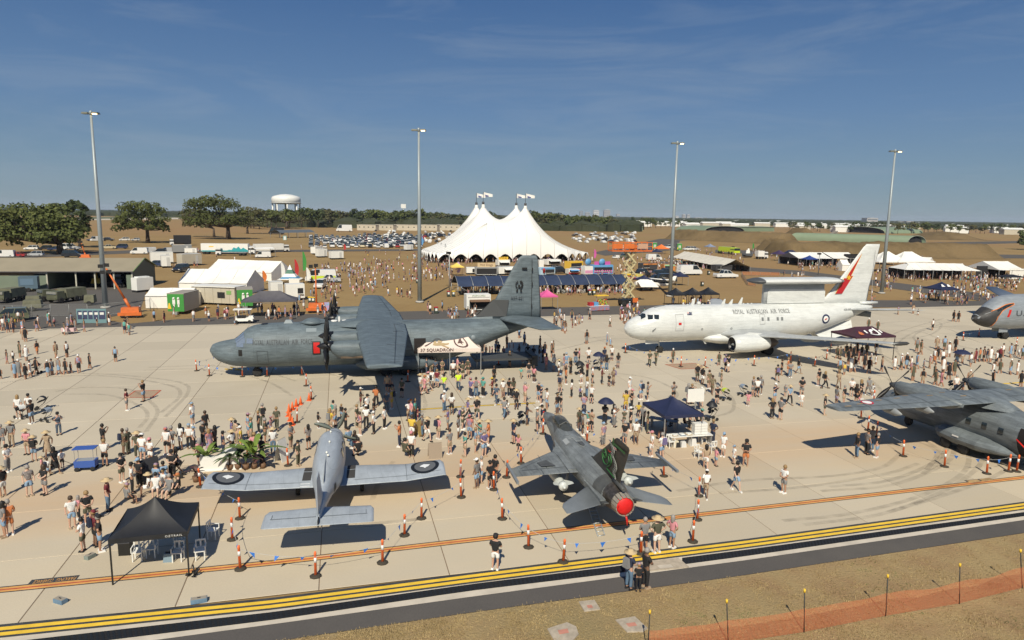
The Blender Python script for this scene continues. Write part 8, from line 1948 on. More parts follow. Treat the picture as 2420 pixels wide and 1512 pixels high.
# ================================================================== PEOPLE
def skinned(name,joints,edges,radii,roots,sub=1):
 """one continuous surface grown round a skeleton"""
 me = bpy.data.meshes.new(name);keys = list(joints);ix = {k: i for i,k in enumerate(keys)}
 me.from_pydata([joints[k] for k in keys],[(ix[a],ix[b_]) for a,b_ in edges],[]);o = bpy.data.objects.new(name,me);COL.objects.link(o)
 o.modifiers.new('s','SKIN');
 if not me.skin_vertices: me.attributes.new('skin','FLOAT','POINT')
 for k in keys:
  r_ = radii[k];sv = me.skin_vertices[0].data[ix[k]];sv.radius = r_ if hasattr(r_,'__len__') else (r_,r_);sv.use_root = k in roots;sv.use_loose = False
 m_ = o.modifiers.new('u','SUBSURF');m_.levels = sub
 dg = bpy.context.evaluated_depsgraph_get();out = bpy.data.meshes.new_from_object(o.evaluated_get(dg));bpy.data.objects.remove(o);bpy.data.meshes.remove(me)
 for p in out.polygons: p.use_smooth = True
 out.name = name;return out
def pose_joints(k):
 J = dict(pel=(0,0,.93),sp=(0,.01,1.13),ch=(0,0,1.33),nk=(0,.0,1.48),hd=(0,.02,1.575),tp=(0,.015,1.70))
 A = {-1: ((-.18,0,1.41),(-.235,-.02,1.16),(-.25,.07,.93),(-.25,.10,.84)),1: ((.18,0,1.41),(.235,-.02,1.16),(.25,.07,.93),(.25,.10,.84))}
 Lg = {-1: ((-.095,0,.88),(-.105,.015,.49),(-.11,-.02,.09),(-.115,.12,.03)),1: ((.095,0,.88),(.105,.015,.49),(.11,-.02,.09),(.115,.12,.03))}
 if k == 1:
  Lg[-1] = ((-.09,.02,.88),(-.09,.20,.52),(-.09,.27,.10),(-.09,.41,.06));Lg[1] = ((.09,-.02,.88),(.09,-.08,.50),(.09,-.34,.16),(.09,-.24,.04));A[-1] = ((-.18,0,1.41),(-.24,-.14,1.18),(-.23,-.12,.94),(-.23,-.09,.86));A[1] = ((.18,0,1.41),(.24,.10,1.17),(.22,.25,.98),(.21,.31,.92))
 if k in (2,4):
  h = 1.5 if k == 2 else 1.12;y = .30 if k == 2 else .24
  for s in (-1,1): A[s] = ((s*.18,0,1.41),(s*.25,.05,1.17),(s*.12,y,h-.06),(s*(.04 if k == 2 else -.02),y+.03,h))
 if k == 3:
  for s in (-1,1): A[s] = ((s*.18,0,1.41),(s*.36,-.06,1.19),(s*.21,.04,1.02),(s*.16,.07,.99))
 if k == 5:
  for s in (-1,1): A[s] = ((s*.18,0,1.41),(s*.22,.12,1.18),(s*.18,.36,1.06),(s*.17,.44,1.05))
 if k == 7: A[1] = ((.18,0,1.42),(.30,.22,1.42),(.38,.45,1.46),(.42,.54,1.48))
 if k == 6:
  d_ = .42;J = {q: (v[0],v[1],v[2]-d_) for q,v in J.items()};A = {s: tuple((x,y+.02*i,z-d_+.04*i) for i,(x,y,z) in enumerate(a)) for s,a in A.items()}
  for s in (-1,1): Lg[s] = ((s*.1,.02,.49),(s*.13,.42,.48),(s*.13,.44,.09),(s*.13,.58,.03))
 return J,A,Lg
SK = {'pel': (.145,.11),'sp': (.135,.10),'ch': (.165,.115),'nk': .055,'hd': (.078,.092),'tp': (.07,.082)}
AR = (.058,.045,.032,.038);LR = (.085,.058,.04,.038)
def part_meshes(k):
 J,A,Lg = pose_joints(k);out = {}
 def chain(names,pts,rad,j,e,r_,a0):
  prev = a0
  for n_,p,q in zip(names,pts,rad): j[n_] = p;r_[n_] = q;(e.append((prev,n_)) if prev else None);prev = n_
 j = dict(J);e = [('pel','sp'),('sp','ch'),('ch','nk'),('nk','hd'),('hd','tp')];r_ = dict(SK)
 for s in (-1,1): chain(['a%d%d' % (s,i) for i in range(4)],A[s],AR,j,e,r_,'ch');chain(['l%d%d' % (s,i) for i in range(4)],Lg[s],LR,j,e,r_,'pel')
 out['body'] = skinned('body',j,e,r_,('pel',))
 L_ = lambda p,q,t: tuple(Vector(p).lerp(Vector(q),t))
 j = {'w': L_(J['pel'],J['sp'],.15),'sp': J['sp'],'ch': J['ch'],'n': L_(J['ch'],J['nk'],.62)};e = [('w','sp'),('sp','ch'),('ch','n')];r_ = {'w': (.17,.135),'sp': (.16,.125),'ch': (.185,.135),'n': (.085,.085)}
 for s in (-1,1): chain(['a%d0' % s,'a%d1' % s],(A[s][0],L_(A[s][0],A[s][1],.8)),(.078,.068),j,e,r_,'ch')
 out['shirt'] = skinned('shirt',j,e,r_,('sp',))
 for nm,f,rr in (('shorts',1,(.11,.095,.09)),('trousers',2,(.108,.078,.068))):
  j = {'w': L_(J['pel'],J['sp'],.2),'pel': J['pel']};e = [('w','pel')];r_ = {'w': (.155,.12),'pel': (.165,.13)}
  for s in (-1,1):
   pts = [Lg[s][0],L_(Lg[s][0],Lg[s][1],.85)] if f == 1 else [Lg[s][0],Lg[s][1],L_(Lg[s][1],Lg[s][2],.93)]
   chain(['l%d%d' % (s,i) for i in range(len(pts))],pts,rr,j,e,r_,'pel')
  out[nm] = skinned(nm,j,e,r_,('pel',))
 b = MB();z0 = J['pel'][2];b.lathe([(.13,.17),(.17,0),(.21,-.25),(.26,-.52)],14,(0,.02 if k != 6 else .15,z0),'Z',caps=False);out['skirt'] = b.mesh('skirt',M_white)
 hx,hy,hz_ = J['hd'];z = hz_-1.575
 b = MB();b.lathe([(.105,1.60),(.112,1.66),(.10,1.73),(.06,1.785),(.01,1.80)],12,(0,hy-.012,z),'Z');out['s'] = b.mesh('hair',M_white)
 b = MB();b.lathe([(.075,1.36),(.11,1.45),(.118,1.60),(.118,1.68),(.10,1.75),(.01,1.81)],12,(0,hy-.04,z),'Z');out['l'] = b.mesh('long_hair',M_white)
 b = MB();b.lathe([(.112,1.665),(.112,1.72),(.09,1.79),(.02,1.815)],12,(0,hy,z),'Z');b.box((0,hy+.15,z+1.675),(.14,.12,.02));out['cap'] = b.mesh('cap',M_white)
 b = MB();b.lathe([(.27,1.655),(.26,1.675),(.125,1.695),(.11,1.78),(.02,1.80)],16,(0,hy,z),'Z');out['hat'] = b.mesh('sun_hat',M_white)
 b = MB()
 for s in (-1,1): f_,a_ = Vector(Lg[s][3]),Vector(Lg[s][2]);d_ = math.atan2(f_.y-a_.y,f_.x-a_.x);c = (f_+a_)/2;b.box((c.x,c.y,max(.04,min(f_.z,a_.z-.03))),(.27,.10,.085),d_,top=(.85,.85))
 out['shoes'] = b.mesh('shoes',M_white)
 for n_ in ('body','shirt','shorts','trousers'): out[n_].materials.clear();out[n_].materials.append(M_white)
 return out
_pm = {}
CC = {'w': ('white',(.72,.72,.70)),'k': ('black',(.016,.016,.018)),'g': ('grey',(.20,.20,.20)),'n': ('navy',(.02,.028,.06)),'b': ('light blue',(.22,.33,.46)),'D': ('blue denim',(.11,.18,.27)),'r': ('red',(.45,.02,.025)),'m': ('maroon',(.15,.02,.03)),'p': ('pink',(.58,.25,.28)),'y': ('yellow',(.60,.42,.06)),'o': ('orange',(.50,.17,.06)),'e': ('olive green',(.085,.085,.055)),
 't': ('tan',(.36,.27,.18)),'u': ('purple',(.16,.13,.27)),'T': ('teal',(.10,.32,.27)),'l': ('bright lime',(.52,.75,.03)),'s': ('patterned',(.30,.27,.26)),'c': ('tan camouflage',(.26,.21,.13)),'C': ('blue grey camouflage',(.10,.14,.20))}
def cloth(k):
 k = k if k in CC else k.lower();nm,c = CC[k]
 if k in 'scC': return mat('cloth_'+nm.replace(' ','_'),c,.85,col2=tuple(v*.3 for v in c),vscale=14.)
 return mat('cloth_'+nm.replace(' ','_'),c,.85,var=.12,vscale=6.,rand=.12)
SKINS = [mat('skin_%s' % n_,c,.55) for n_,c in (('fair',(.52,.31,.22)),('tanned',(.40,.22,.14)),('brown',(.20,.11,.07)),('light',(.58,.38,.28)))]
HAIRS = [mat('hair_%s' % n_,c,.6) for n_,c in (('black',(.012,.010,.009)),('brown',(.05,.03,.018)),('grey',(.28,.26,.24)),('fair',(.28,.18,.08)))]
LM = [(640,800,'nose of the grey transport'),(905,900,'wing shadow of the grey transport'),(1060,850,'squadron tent'),(1260,850,'tail of the grey transport'),(1350,1010,'nose of the fighter'),(1450,1170,'tail of the fighter'),(780,1060,'propeller of the pale plane'),(560,1060,'palm plants'),(360,1210,'near black gazebo'),(205,1090,'blue wagon'),(1585,1010,'navy gazebo'),(1490,800,'nose of the white jet'),(1790,830,'engine of the white jet'),(2020,830,'maroon tent'),(2140,930,'nose of the twin turboprop'),(2370,790,'grey tanker'),(340,930,'red outlined square'),(1460,915,'blue parasol'),(1130,1160,'bollards'),(1850,1000,'open concrete'),(60,830,'left edge crowd'),(2280,850,'right edge crowd'),(100,1060,'left edge'),(1510,1360,'drain cover')]
_lab = {}
plist = []
POSE = ['standing','walking','holding up a phone','hands on hips','arms in front','pushing','sitting','pointing']
def person(p,code,seed):
 sh,bo = code[0],code[1];hd = code[2] if len(code) > 2 else 's';ps = int(code[3]) if len(code) > 3 and code[3].isdigit() else None;child = code.endswith('C') or code.endswith('c');r_ = random.Random(seed)
 if ps is None: ps = r_.choice([0,0,0,1,3,4,4,2])
 if ps not in _pm: _pm[ps] = part_meshes(ps)
 M_ = _pm[ps];hgt_ = (.62+.12*r_.random()) if child else r_.uniform(.95,1.05);t = empty('person',p,r_.uniform(0,6.283));wd = r_.uniform(.93,1.13);t.scale = (hgt_*wd,hgt_*wd,hgt_)
 def add(me,nm,m_): o = link(me,nm,t);o.material_slots[0].link = 'OBJECT';o.material_slots[0].material = m_;return o
 add(M_['body'],'body',r_.choice(SKINS));add(M_['shirt'],'shirt',cloth(sh))
 bn = 'dress' if bo == '~' else ('trousers' if bo.isupper() else 'shorts')
 if bo == '~': add(M_['skirt'],'skirt',cloth(sh));bt = ''
 else: add(M_[bn],bn,cloth(bo if bo in ('D','C') else bo.lower()));bt = CC[bo if bo in ('D','C') else bo.lower()][0]
 hair = r_.choice(HAIRS)
 if hd in 'slg': add(M_['l' if hd == 'l' else 's'],'hair',HAIRS[2] if hd == 'g' else hair)
 elif hd == 'w': add(M_['hat'],'sun_hat',mat('straw',(.50,.38,.22),.9));add(M_['s'],'hair',hair)
 else: add(M_['cap'],'cap',cloth({'W': 'w'}.get(hd,hd)));add(M_['s'],'hair',hair)
 if seed % 6 == 0 and ps != 6:
  if 'bp' not in _pm: b = MB();b.box((0,-.2,1.25),(.30,.17,.42),top=(.8,.7));_pm['bp'] = b.mesh('backpack',M_white)
  add(_pm['bp'],'backpack',cloth(r_.choice('kngku')))
 add(M_['shoes'],'shoes',r_.choice([cloth('k'),cloth('w'),cloth('t')]))
 q = Px(p);lm = min(LM,key=lambda a: (a[0]-q[0])**2+1.6*(a[1]-q[1])**2);dx,dy = q[0]-lm[0],q[1]-lm[1]
 rel = ('left of' if dx < 0 else 'right of') if abs(dx) > 1.3*abs(dy) else ('before' if dy > 0 else 'behind')
 who = 'child' if child else 'adult';top = CC[sh][0];wear = '%s %s' % (top,'dress') if bn == 'dress' else ('all in %s' % top if top == bt else '%s top and %s %s' % (top,bt,bn))
 hat = {'w': ' with sun hat','s': '','l': ' with long hair','g': ' with grey hair'}.get(hd,' with cap')
 plist.append((t,who,wear if wear.startswith('all') else 'in '+wear,hat,rel+' the '+lm[2],POSE[ps],q,lm));tag(t,None,'person','people on the apron')
 return t
PPL = {
 (0,1180,3.436): "165 440 wKs;90 470 krr;250 390 eDs1;330 430 www;465 350 kosc;320 195 kks1;290 170 tts;700 400 tts;835 390 wks;600 625 kbl;650 610 gbs;735 605 gbs0;820 600 kks;885 585 nns;985 580 rkrc;1120 525 kkw0;1440 445 bKk1;190 645 bbs;240 640 ggs;320 660 kksc;380 630 wwwc;455 600 kks5;10 660 kks;235 1150 wkl0;400 1215 kbs5;370 1120 wwk5;735 1355 CCk2;1790 940 kbs2;1580 1050 mgs4",
 (0,1600,3.436): "100 370 wGk;345 155 ptw;430 240 kbw;600 185 t~w1;40 680 kww0;370 670 sbg0;565 655 kgl;530 400 ppwc;600 430 wbsc;690 390 k~l1;780 335 wks1c;1310 300 wks5;1520 500 kek4;1650 640 wKk3;1740 560 kKb4;1350 855 mDw0;905 1070 wbs0;985 960 pKlc;1100 1010 kes4;1040 1360 wes4;1190 1300 mkm0;1250 1360 kbk3;60 1185 gbl0;130 1160 oos4;1590 800 gkr6;2150 450 kKk4;1540 155 ccs0;1600 150 eEs3;1780 230 wbW0;1880 270 wwp;1860 650 www6;1950 660 wws6;2040 600 wwk6;2120 680 ggs6;2230 660 kKo6;1950 530 bbr6;2040 500 bbs6;2200 420 kkl;150 60 gTw0;30 90 ggs1;1290 100 kks2;1720 200 eEw0",
 (600,1380,3.436): "340 545 wbb7;500 655 kks0;190 850 wwl0;300 845 wKb0;355 865 wKb0;20 910 wkr0;80 890 gws4;430 1055 pkl0;550 900 r~l0;470 800 kKs;620 860 kKl;720 930 nNk;830 905 wKw;940 860 yyW;880 785 tTs0;830 770 upw;1030 705 bbr0;1070 765 TTs;1160 650 kKs;1240 770 eeg4;1210 570 eEs;1310 650 rrrc;1340 900 wDw4;1385 610 eEs1;1560 830 gek4;1780 850 skl2;1650 1055 eEk0;1900 585 kwsc;2110 560 tbl4;2190 475 kbsc;2090 520 Tbs;2240 610 kKs4;2050 640 ytl;2380 570 eEs0;1200 1000 kKs;1110 970 pps",
 (1100,1340,4.724): "975 645 kmW4;1240 620 oKs4;1090 775 wKk0;1200 865 kks4;1070 995 wKW;1200 1090 wKW0;965 1115 rts4;880 1340 kml6;770 1300 bDs6;1640 1310 oNs2;1800 865 wtb4;1840 885 pDo0;1905 875 TKs0;1420 715 CCs0;1510 665 yys0;1680 465 eks0;1435 400 tns;1500 390 gns;1990 385 wgw0;2065 415 ppo1;2135 355 wwp;2190 290 wws;2280 295 mbs;1850 1185 yws0;2030 1130 gDs0;2110 1215 kww1;2300 1180 ptw3;1950 885 mmsc;1840 1490 wKp0;1730 1500 eEs6;935 1500 kks6;1380 1000 wKs",
 (1450,1180,2.9075): "210 505 CCs0;275 515 CCs0;325 505 ccs3;370 525 CCs;440 525 ccs;460 700 lCk1;610 685 lCs1;555 545 wKs0;600 505 pts;655 555 ees;710 515 ees0;740 750 uNr0;795 750 pDs3;870 745 TKT0;965 745 mKy4;985 605 kks;1010 825 CCk1;1080 755 wtw0;1145 745 kKs;1185 755 eKl;1090 975 gDk1;1120 945 wwsc;1220 875 kkw0;1310 805 pts2;460 905 wDW0;540 935 wkl4;805 985 kew1;1270 550 TTsc;1350 555 kgs0;1405 595 pkl0;1290 430 bbyc;1150 435 kks0;1610 285 ccs4;1590 330 kks;1535 460 ppl0;1615 475 wbl;1670 525 www0;1720 475 rrs;1745 455 bbb;1740 615 okl0;1790 510 kKl0;1800 755 wKl0;1680 705 stb0;1650 930 kbk0;1690 925 kgk0;1455 795 kbs0;1480 825 nnb;1540 875 wbk0;1490 1080 nnk0;1440 1105 gkW0;1190 1235 nnw0;1240 1325 pklc;1330 1045 nns5;1905 605 kwl4;1895 760 wKlc;1960 755 wDl0;2010 815 wks2;2020 600 wks0;1965 545 mKs0;2120 615 mKb4;2240 630 tts4;2195 635 kkcc;1980 400 wks3;1880 395 pks;1845 400 kDs;2145 380 nNo0;2225 365 wks0;2115 465 wbs4;2170 470 kDl0;2290 445 kgl0;2175 205 bbWc;2210 215 bbWc;1960 190 kgs1;1930 935 rNs4;1880 1090 eew3;2010 1115 tks2;1975 1065 Twbc;1960 1195 wpwc;1915 1150 gkb;2150 1035 kKl4;2245 1055 kGl2;2135 1265 rGb0;500 1090 ugs;610 1190 gws3;655 1090 eeg2;520 1350 gts4;680 1375 Tts4;730 1190 rbr;790 1335 bts4;835 1235 Tbw;880 1375 ubg4;925 1250 oow;710 985 uKw;1250 130 bNs0;1305 205 bNs0;860 305 kks;900 310 kKs;940 300 kKl;965 315 ppl;1000 325 bns;1030 325 nbs0;1085 325 rKs0;1120 230 kKs;1170 295 wwl;1250 345 kbs;1340 345 kks;1400 375 kks;1460 375 kws;1500 385 kks;1520 305 kks;1470 240 kKs;1010 230 kks",
 (1700,1400,3.78): "100 1390 gbW0;160 1320 wbg;280 1395 kkk4;350 1300 kks",
 (2200,1280,2.6075): "395 125 eEs1;455 108 eEs1;615 88 eEs0;1050 112 eEs0;1110 165 kkr;1140 175 kwk4;845 268 kew0;895 293 kww0;955 332 ccs0;985 385 ccs1;1070 315 ccs0;1030 475 kkg5;1370 402 ggs7;1410 410 wks5;1440 385 gng;1325 492 pplc;1600 262 ees1;1640 205 kks;1720 225 gDs;1800 192 kbs;1700 195 oos;1990 305 kts0;2050 328 kKl1;1550 612 kKl3;1630 622 gks3;1575 462 nbW;1675 405 ggsc;1715 482 bKw1;1830 405 kgk4;1830 502 wwsc;2045 580 kew0;170 545 yyk2;225 525 kKp;205 405 wwW0;315 435 bbg0;375 445 gks;790 472 kks;880 505 gwW;215 728 kkW0;155 665 eebc;65 692 wGs2;160 855 kgs0;265 855 wtb0;375 752 eEs0;415 965 wwp0;400 975 wgsc;510 995 wbs4;990 838 nNs3;1090 972 wwb0;925 1095 twl1;1020 1062 pbsc;1190 1040 wwbc;1300 1062 kok4;1210 1295 kbk1;925 1362 wtW1;1660 1315 wgs4;880 745 eET;620 445 gks;760 475 kpl;540 800 tts6;290 605 ykkc;330 685 gKs;640 700 kKs6;720 705 kKs6;770 715 kKs0;830 690 kKs6",
 (2900,1080,2.3627): "830 138 rto0;960 130 tws;1000 145 kws;1305 198 kks0;1345 202 kkl0;1125 272 wks0;1160 435 tts0;1225 445 b~w0;1270 445 tgl0;1320 450 kks;990 455 gDs;1025 480 ets;575 270 eEs4;655 282 eEs2;300 915 grs0;365 912 kts0;320 770 tts;430 840 wks;470 905 kkl;490 905 kplc;510 862 kkl;575 835 ggs1;610 832 wwsc;475 1365 kDs0;560 1335 sKs0;600 1305 gDs;648 1362 kbs0;330 642 bDs0;370 655 yGy0;425 632 wwl;460 630 kws;540 605 kKs;580 642 kks;640 565 wws;690 625 tns4;310 515 CCs0;335 522 CCs0;385 505 eEs;420 500 kkl;450 525 kks;490 560 mmr;520 485 kks;560 492 ekl;600 545 wbs;640 482 kws;480 482 kKs;405 562 kKs;800 612 wws0;855 612 wes0;900 602 kbs;940 612 wrs;1050 602 bgs3;1100 600 rts;1140 562 wos;1170 525 kks;1210 562 wks;1262 502 wws;990 602 bbs;955 705 eEs2;1040 735 kts3;1215 640 wws;1140 682 ccs;1200 752 ppl0;1262 695 kKr;1310 662 ccs;1330 572 gbs;1380 555 wts4;1450 582 wGs0;1490 552 mms;1525 542 oes;1560 542 kks;1590 542 ngs;1620 545 wWs;1668 575 wks;1700 542 mks;1725 502 wks;1790 505 bbs;1830 485 kks;1862 502 wgs;1895 522 bDs0;1640 665 wws0;1700 642 eEs1;1790 652 ebs0;1850 655 wws6;1320 815 wNs0;1385 785 wNs;1440 745 tts0;1640 745 kks;1880 755 kks6;1150 742 ees5",
 (1900,1160,3.78): "400 112 kks0;560 152 kgs;550 178 ewsc",
 (1700,1780,2.42): "225 682 kwk4;1395 852 nDw4;1478 872 kKrc;1540 842 kKs4;1530 532 gks4;1640 532 eww3;1772 492 pbl3",
 }
sd = 100;allp = []
for (ox,oy,s),txt in PPL.items():
 f = zc(ox,oy,s)
 for q in txt.split(';'):
  x,y,c = q.split(' ');sd += 1;allp.append((at(*f(float(x),float(y))),c,sd))
allp.sort(key=lambda a: a[0].length)
for a in allp[:300]: person(*a)
# labels that single each one out
def words_n(s): return len(s.split())
def uniq(fmt):
 d_ = {}
 for i,a in enumerate(plist): d_.setdefault(fmt(a),[]).append(i)
 return d_
fm = [lambda a: '%s %s%s %s' % (a[1],a[2],a[3],a[4]),lambda a: '%s %s %s%s %s' % (a[5],a[1],a[2],a[3],a[4])]
ords = ['leftmost','second from left','third from left','fourth from left','fifth from left','sixth from left','seventh from left','eighth from left','ninth from left']
final = {}
d0 = uniq(fm[0])
for k,v in d0.items():
 if len(v) == 1: final[v[0]] = k
 else:
  d1 = {}
  for i in v: d1.setdefault(plist[i][5],[]).append(i)
  for ps,w_ in d1.items():
   if len(w_) == 1: final[w_[0]] = '%s %s' % (ps,k)
   else:
    for n_,i in enumerate(sorted(w_,key=lambda i: plist[i][6][0])): final[i] = '%s %s %s' % (ps,k.replace(' with cap','').replace(' with sun hat','').replace(' with long hair',''),ords[min(n_,8)])
for i,a in enumerate(plist):
 s_ = final[i]
 while words_n(s_) > 16: s_ = ' '.join(w_ for j,w_ in enumerate(s_.split()) if not (w_ == 'the' and j == max(jj for jj,x in enumerate(s_.split()) if x == 'the'))) if ' the ' in s_ else ' '.join(s_.split()[:16])
 a[0]['label'] = s_
# the rest of the crowd, small in the picture: one mass of simple figures
def simple_crowd(regions,seed,extra=()):
 b = MB();r_ = random.Random(seed);keys = list('wkgnbrmpyoetTu');ms = [cloth(k) for k in keys]+[SKINS[1],HAIRS[0]];wts = [10,9,6,5,4,2,2,2,1,1,3,3,1,1]
 for reg in list(regions)+[(0,0,0,0,1,p_,c_) for p_,c_ in extra]:
  x0,x1,y0,y1,n = reg[:5]
  for _ in range(n):
   x = r_.uniform(x0,x1);y = r_.uniform(y0,y1);p = at(x,y) if len(reg) == 5 else reg[5];h = r_.uniform(1.5,1.85)*(.7 if r_.random() < .12 else 1);a = r_.uniform(0,6.28);k = h/1.75
   R_ = Matrix.Rotation(a,3,'Z');P_ = lambda x,y,z: tuple(p+R_ @ Vector((x*k,y*k,z*k)))
   c1,c2 = r_.choices(range(14),wts)[0],r_.choices(range(14),wts)[0];st_ = r_.choice([0,.12,.2])
   if len(reg) > 5: c1,c2 = [keys.index(k_) if k_ in keys else 10 for k_ in (reg[6][0],reg[6][1].lower())]
   for s in (-1,1):
    b.mi(14);b.rings([[P_(s*.1-.05,s*st_-.05,0),P_(s*.1+.05,s*st_-.05,0),P_(s*.1+.05,s*st_+.06,0),P_(s*.1-.05,s*st_+.06,0)],[P_(s*.1-.06,-.06,.5),P_(s*.1+.06,-.06,.5),P_(s*.1+.06,.07,.5),P_(s*.1-.06,.07,.5)]],False,False)
    b.rings([[P_(s*.27-.04,-.04,.8),P_(s*.27+.04,-.04,.8),P_(s*.27+.04,.05,.8),P_(s*.27-.04,.05,.8)],[P_(s*.2-.05,-.05,1.4),P_(s*.2+.05,-.05,1.4),P_(s*.2+.05,.05,1.4),P_(s*.2-.05,.05,1.4)]],False,False)
   b.mi(c2);b.rings([[P_(.17*math.cos(t),.13*math.sin(t),z) for t in (j*math.pi/3 for j in range(6))] for z in (.45,.98)],False,False)
   b.mi(c1);b.rings([[P_(w_*math.cos(t),.62*w_*math.sin(t),z) for t in (j*math.pi/3 for j in range(6))] for z,w_ in ((.9,.18),(1.3,.24),(1.46,.12))],False,True)
   b.mi(14);b.lathe([(.04,1.45),(.09,1.55),(.085,1.66)],6,(0,0,0),'Z',caps=False);
   b.mi(r_.choice([15,15,15,0,1]));b.lathe([(.10,1.62),(.105,1.70),(.02,1.78)],6,(0,0,0),'Z',caps=False)
   m_ = 36
   for i in range(len(b.v)-m_,len(b.v)): v = b.v[i];b.v[i] = P_(*v)
 o = b.mesh('crowd',ms);o = link(o,'crowd');tag(o,'small distant visitors scattered over the far apron and the dry field','crowd',kind='stuff')
simple_crowd([(-20,60,745,790,16),(0,310,760,792,22),(330,560,742,768,14),(560,720,738,756,22),(700,800,690,750,20),(760,980,655,705,60),(760,960,630,662,90),(960,1080,625,665,70),(860,1010,595,630,40),(1000,1130,735,760,14),(1060,1180,742,762,10),(1010,1400,614,624,150),(1060,1300,668,676,60),(1090,1480,682,698,190),(1300,1360,750,800,8),(1290,1480,755,775,8),(1400,1560,640,660,50),(1460,1620,610,640,60),(1540,1760,612,640,100),(1460,1510,735,765,20),(1520,1590,745,762,12),(1590,1700,715,735,20),(1640,1860,590,612,60),(1880,2060,618,640,90),(2060,2120,640,690,20),(2080,2330,640,665,120),(2150,2330,690,722,50),(2250,2420,655,690,110),(1850,1900,625,665,14),(2010,2080,690,720,10),(700,860,560,590,20),(410,560,596,640,14),(2330,2400,700,720,10),(2000,2200,610,625,40)],5,[a[:2] for a in allp[300:]])

# ================================================================== BARRIERS, FURNITURE, PLANTS
M_bo = mat('bollard_orange',(.88,.17,.045),.45);M_rf = mat('reflective_white',(.75,.76,.76),.4);M_rb = mat('rubber_base',(.05,.042,.03),.9);M_fl = mat('flag_blue_cloth',(.03,.16,.55),.6);M_rope = mat('rope_white',(.5,.5,.48),.8)
def mk(f): b = MB();f(b);return b
bm = {'base': mk(lambda b: b.lathe([(.27,0),(.27,.04),(.10,.09)],8)).mesh('base',M_rb),'tube': mk(lambda b: b.lathe([(.065,.08),(.055,1.02),(.065,1.03),(.05,1.14),(.02,1.16)],10)).mesh('tube',M_bo),'reflective_band': mk(lambda b: b.lathe([(.063,.66),(.061,.88)],10)).mesh('reflective_band',M_rf)}
def bollard(p,lab): t = empty('barrier_bollard',p,0,lab,'bollard','orange barrier bollards');[link(m_,k,t) for k,m_ in bm.items()];t.rotation_euler = (rnd.uniform(-.05,.05),rnd.uniform(-.05,.05),0)
c1 = zc(700,1060,2.814);c8 = zc(1440,880,2.4387);ce = zc(2240,860,2.3725);c7 = zc(2900,1080,2.3627);ii = lambda x,y: (x,y)
groups = [
 ('round the nose of the grey transport',[c1(305,695),c1(35,795),c1(165,845),c1(500,855),c1(752,850),c1(1108,838),c1(1150,948),(736,943),(702,998)]),
 ('beside the squadron tent',[c1(2228,790),c1(2185,905)]),('at the transport cargo ramp',[c8(700,1045),c8(890,1075)]),
 ('round the pale low wing plane',[(474,1150),(567,1225),(549,1275),(568,1345),(746,1362),(904,1330),(956,1265),(996,1225),(1090,1175),(1088,1127)]),
 ('behind the pale low wing plane',[(681,1100),(585,1080)]),
 ('left of the fighter jet',[(1283,1025),(1231,1095),(1197,1128),(1167,1157),(1187,1226),(1249,1293),(1331,1328),(1514,1308)]),
 ('right of the fighter jet',[(1637,1280),(1648,1228),(1652,1172),(1569,1125),(1458,1075),(1387,1045)]),
 ('in front of the white jet',[ce(60,990),ce(535,1110),ce(740,1110),ce(1162,1100),ce(1478,1062),ce(1683,1105),ce(1785,1045),ce(1822,945)]),
 ('round the twin turboprop',[c7(622,895),c7(515,1025),c7(573,1130),c7(643,1180),c7(875,1350),c7(1228,1440),c7(1590,1500),c7(1775,1480),c7(1845,1482)]),
 ('in front of the grey tanker',[c7(1388,360),c7(1522,325),c7(1690,278),c7(1843,405)])]
ordn = ['first','second','third','fourth','fifth','sixth','seventh','eighth','ninth','tenth']
for where,pts in groups:
 P_ = [at(*p) for p in pts];order = sorted(range(len(P_)),key=lambda i: pts[i][0])
 for i,p in enumerate(P_): bollard(p,'orange bollard with white band, %s from left %s' % (ordn[order.index(i)],where))
 if len(P_) < 4: continue
 t = empty('flag_line',P_[0],0,'rope with small blue flags strung between the bollards '+where,'flag rope');O_ = P_[0]
 for i in range(len(P_)-1):
  A_,B_ = P_[i]-O_+Vector((0,0,.95)),P_[i+1]-O_+Vector((0,0,.95));L_ = (B_-A_).length
  if L_ > 16: continue
  sg = .04*L_;q = lambda u: A_.lerp(B_,u)-Vector((0,0,sg*4*u*(1-u)));b = MB();b.tube([q(k/8) for k in range(9)],.011,3);b.build('rope',M_rope,t);n = int(L_/1.15)
  for k in range(n):
   c = q((k+.5)/n);d_ = (B_-A_).normalized();s_ = rnd.uniform(.7,1.2);tw = Vector((rnd.uniform(-.12,.12),rnd.uniform(-.12,.12),0));b = MB();b.add([c-d_*.12*s_,c+d_*.12*s_,c+tw-Vector((0,0,.24*s_))],[(0,1,2)]);b.build('flag',M_fl,t)
za = zc(600,1380,3.436)
for i,q in enumerate(((1680,290),(1625,315),(1578,357),(1535,385),(1528,435),(1550,492),(1578,547),(1785,240))):
 t = empty('traffic_cone',at(*za(*q)),0,'small orange traffic cone right of the transport nose, %s from the back' % (ordn[i] if i < 7 else 'separate one'),'cone','traffic cones');b = MB();b.lathe([(.17,.03),(.03,.68),(.01,.7)],10);b.build('cone',M_bo,t);box_part(t,'base',(0,0,.02),(.4,.4,.04),M_bo)
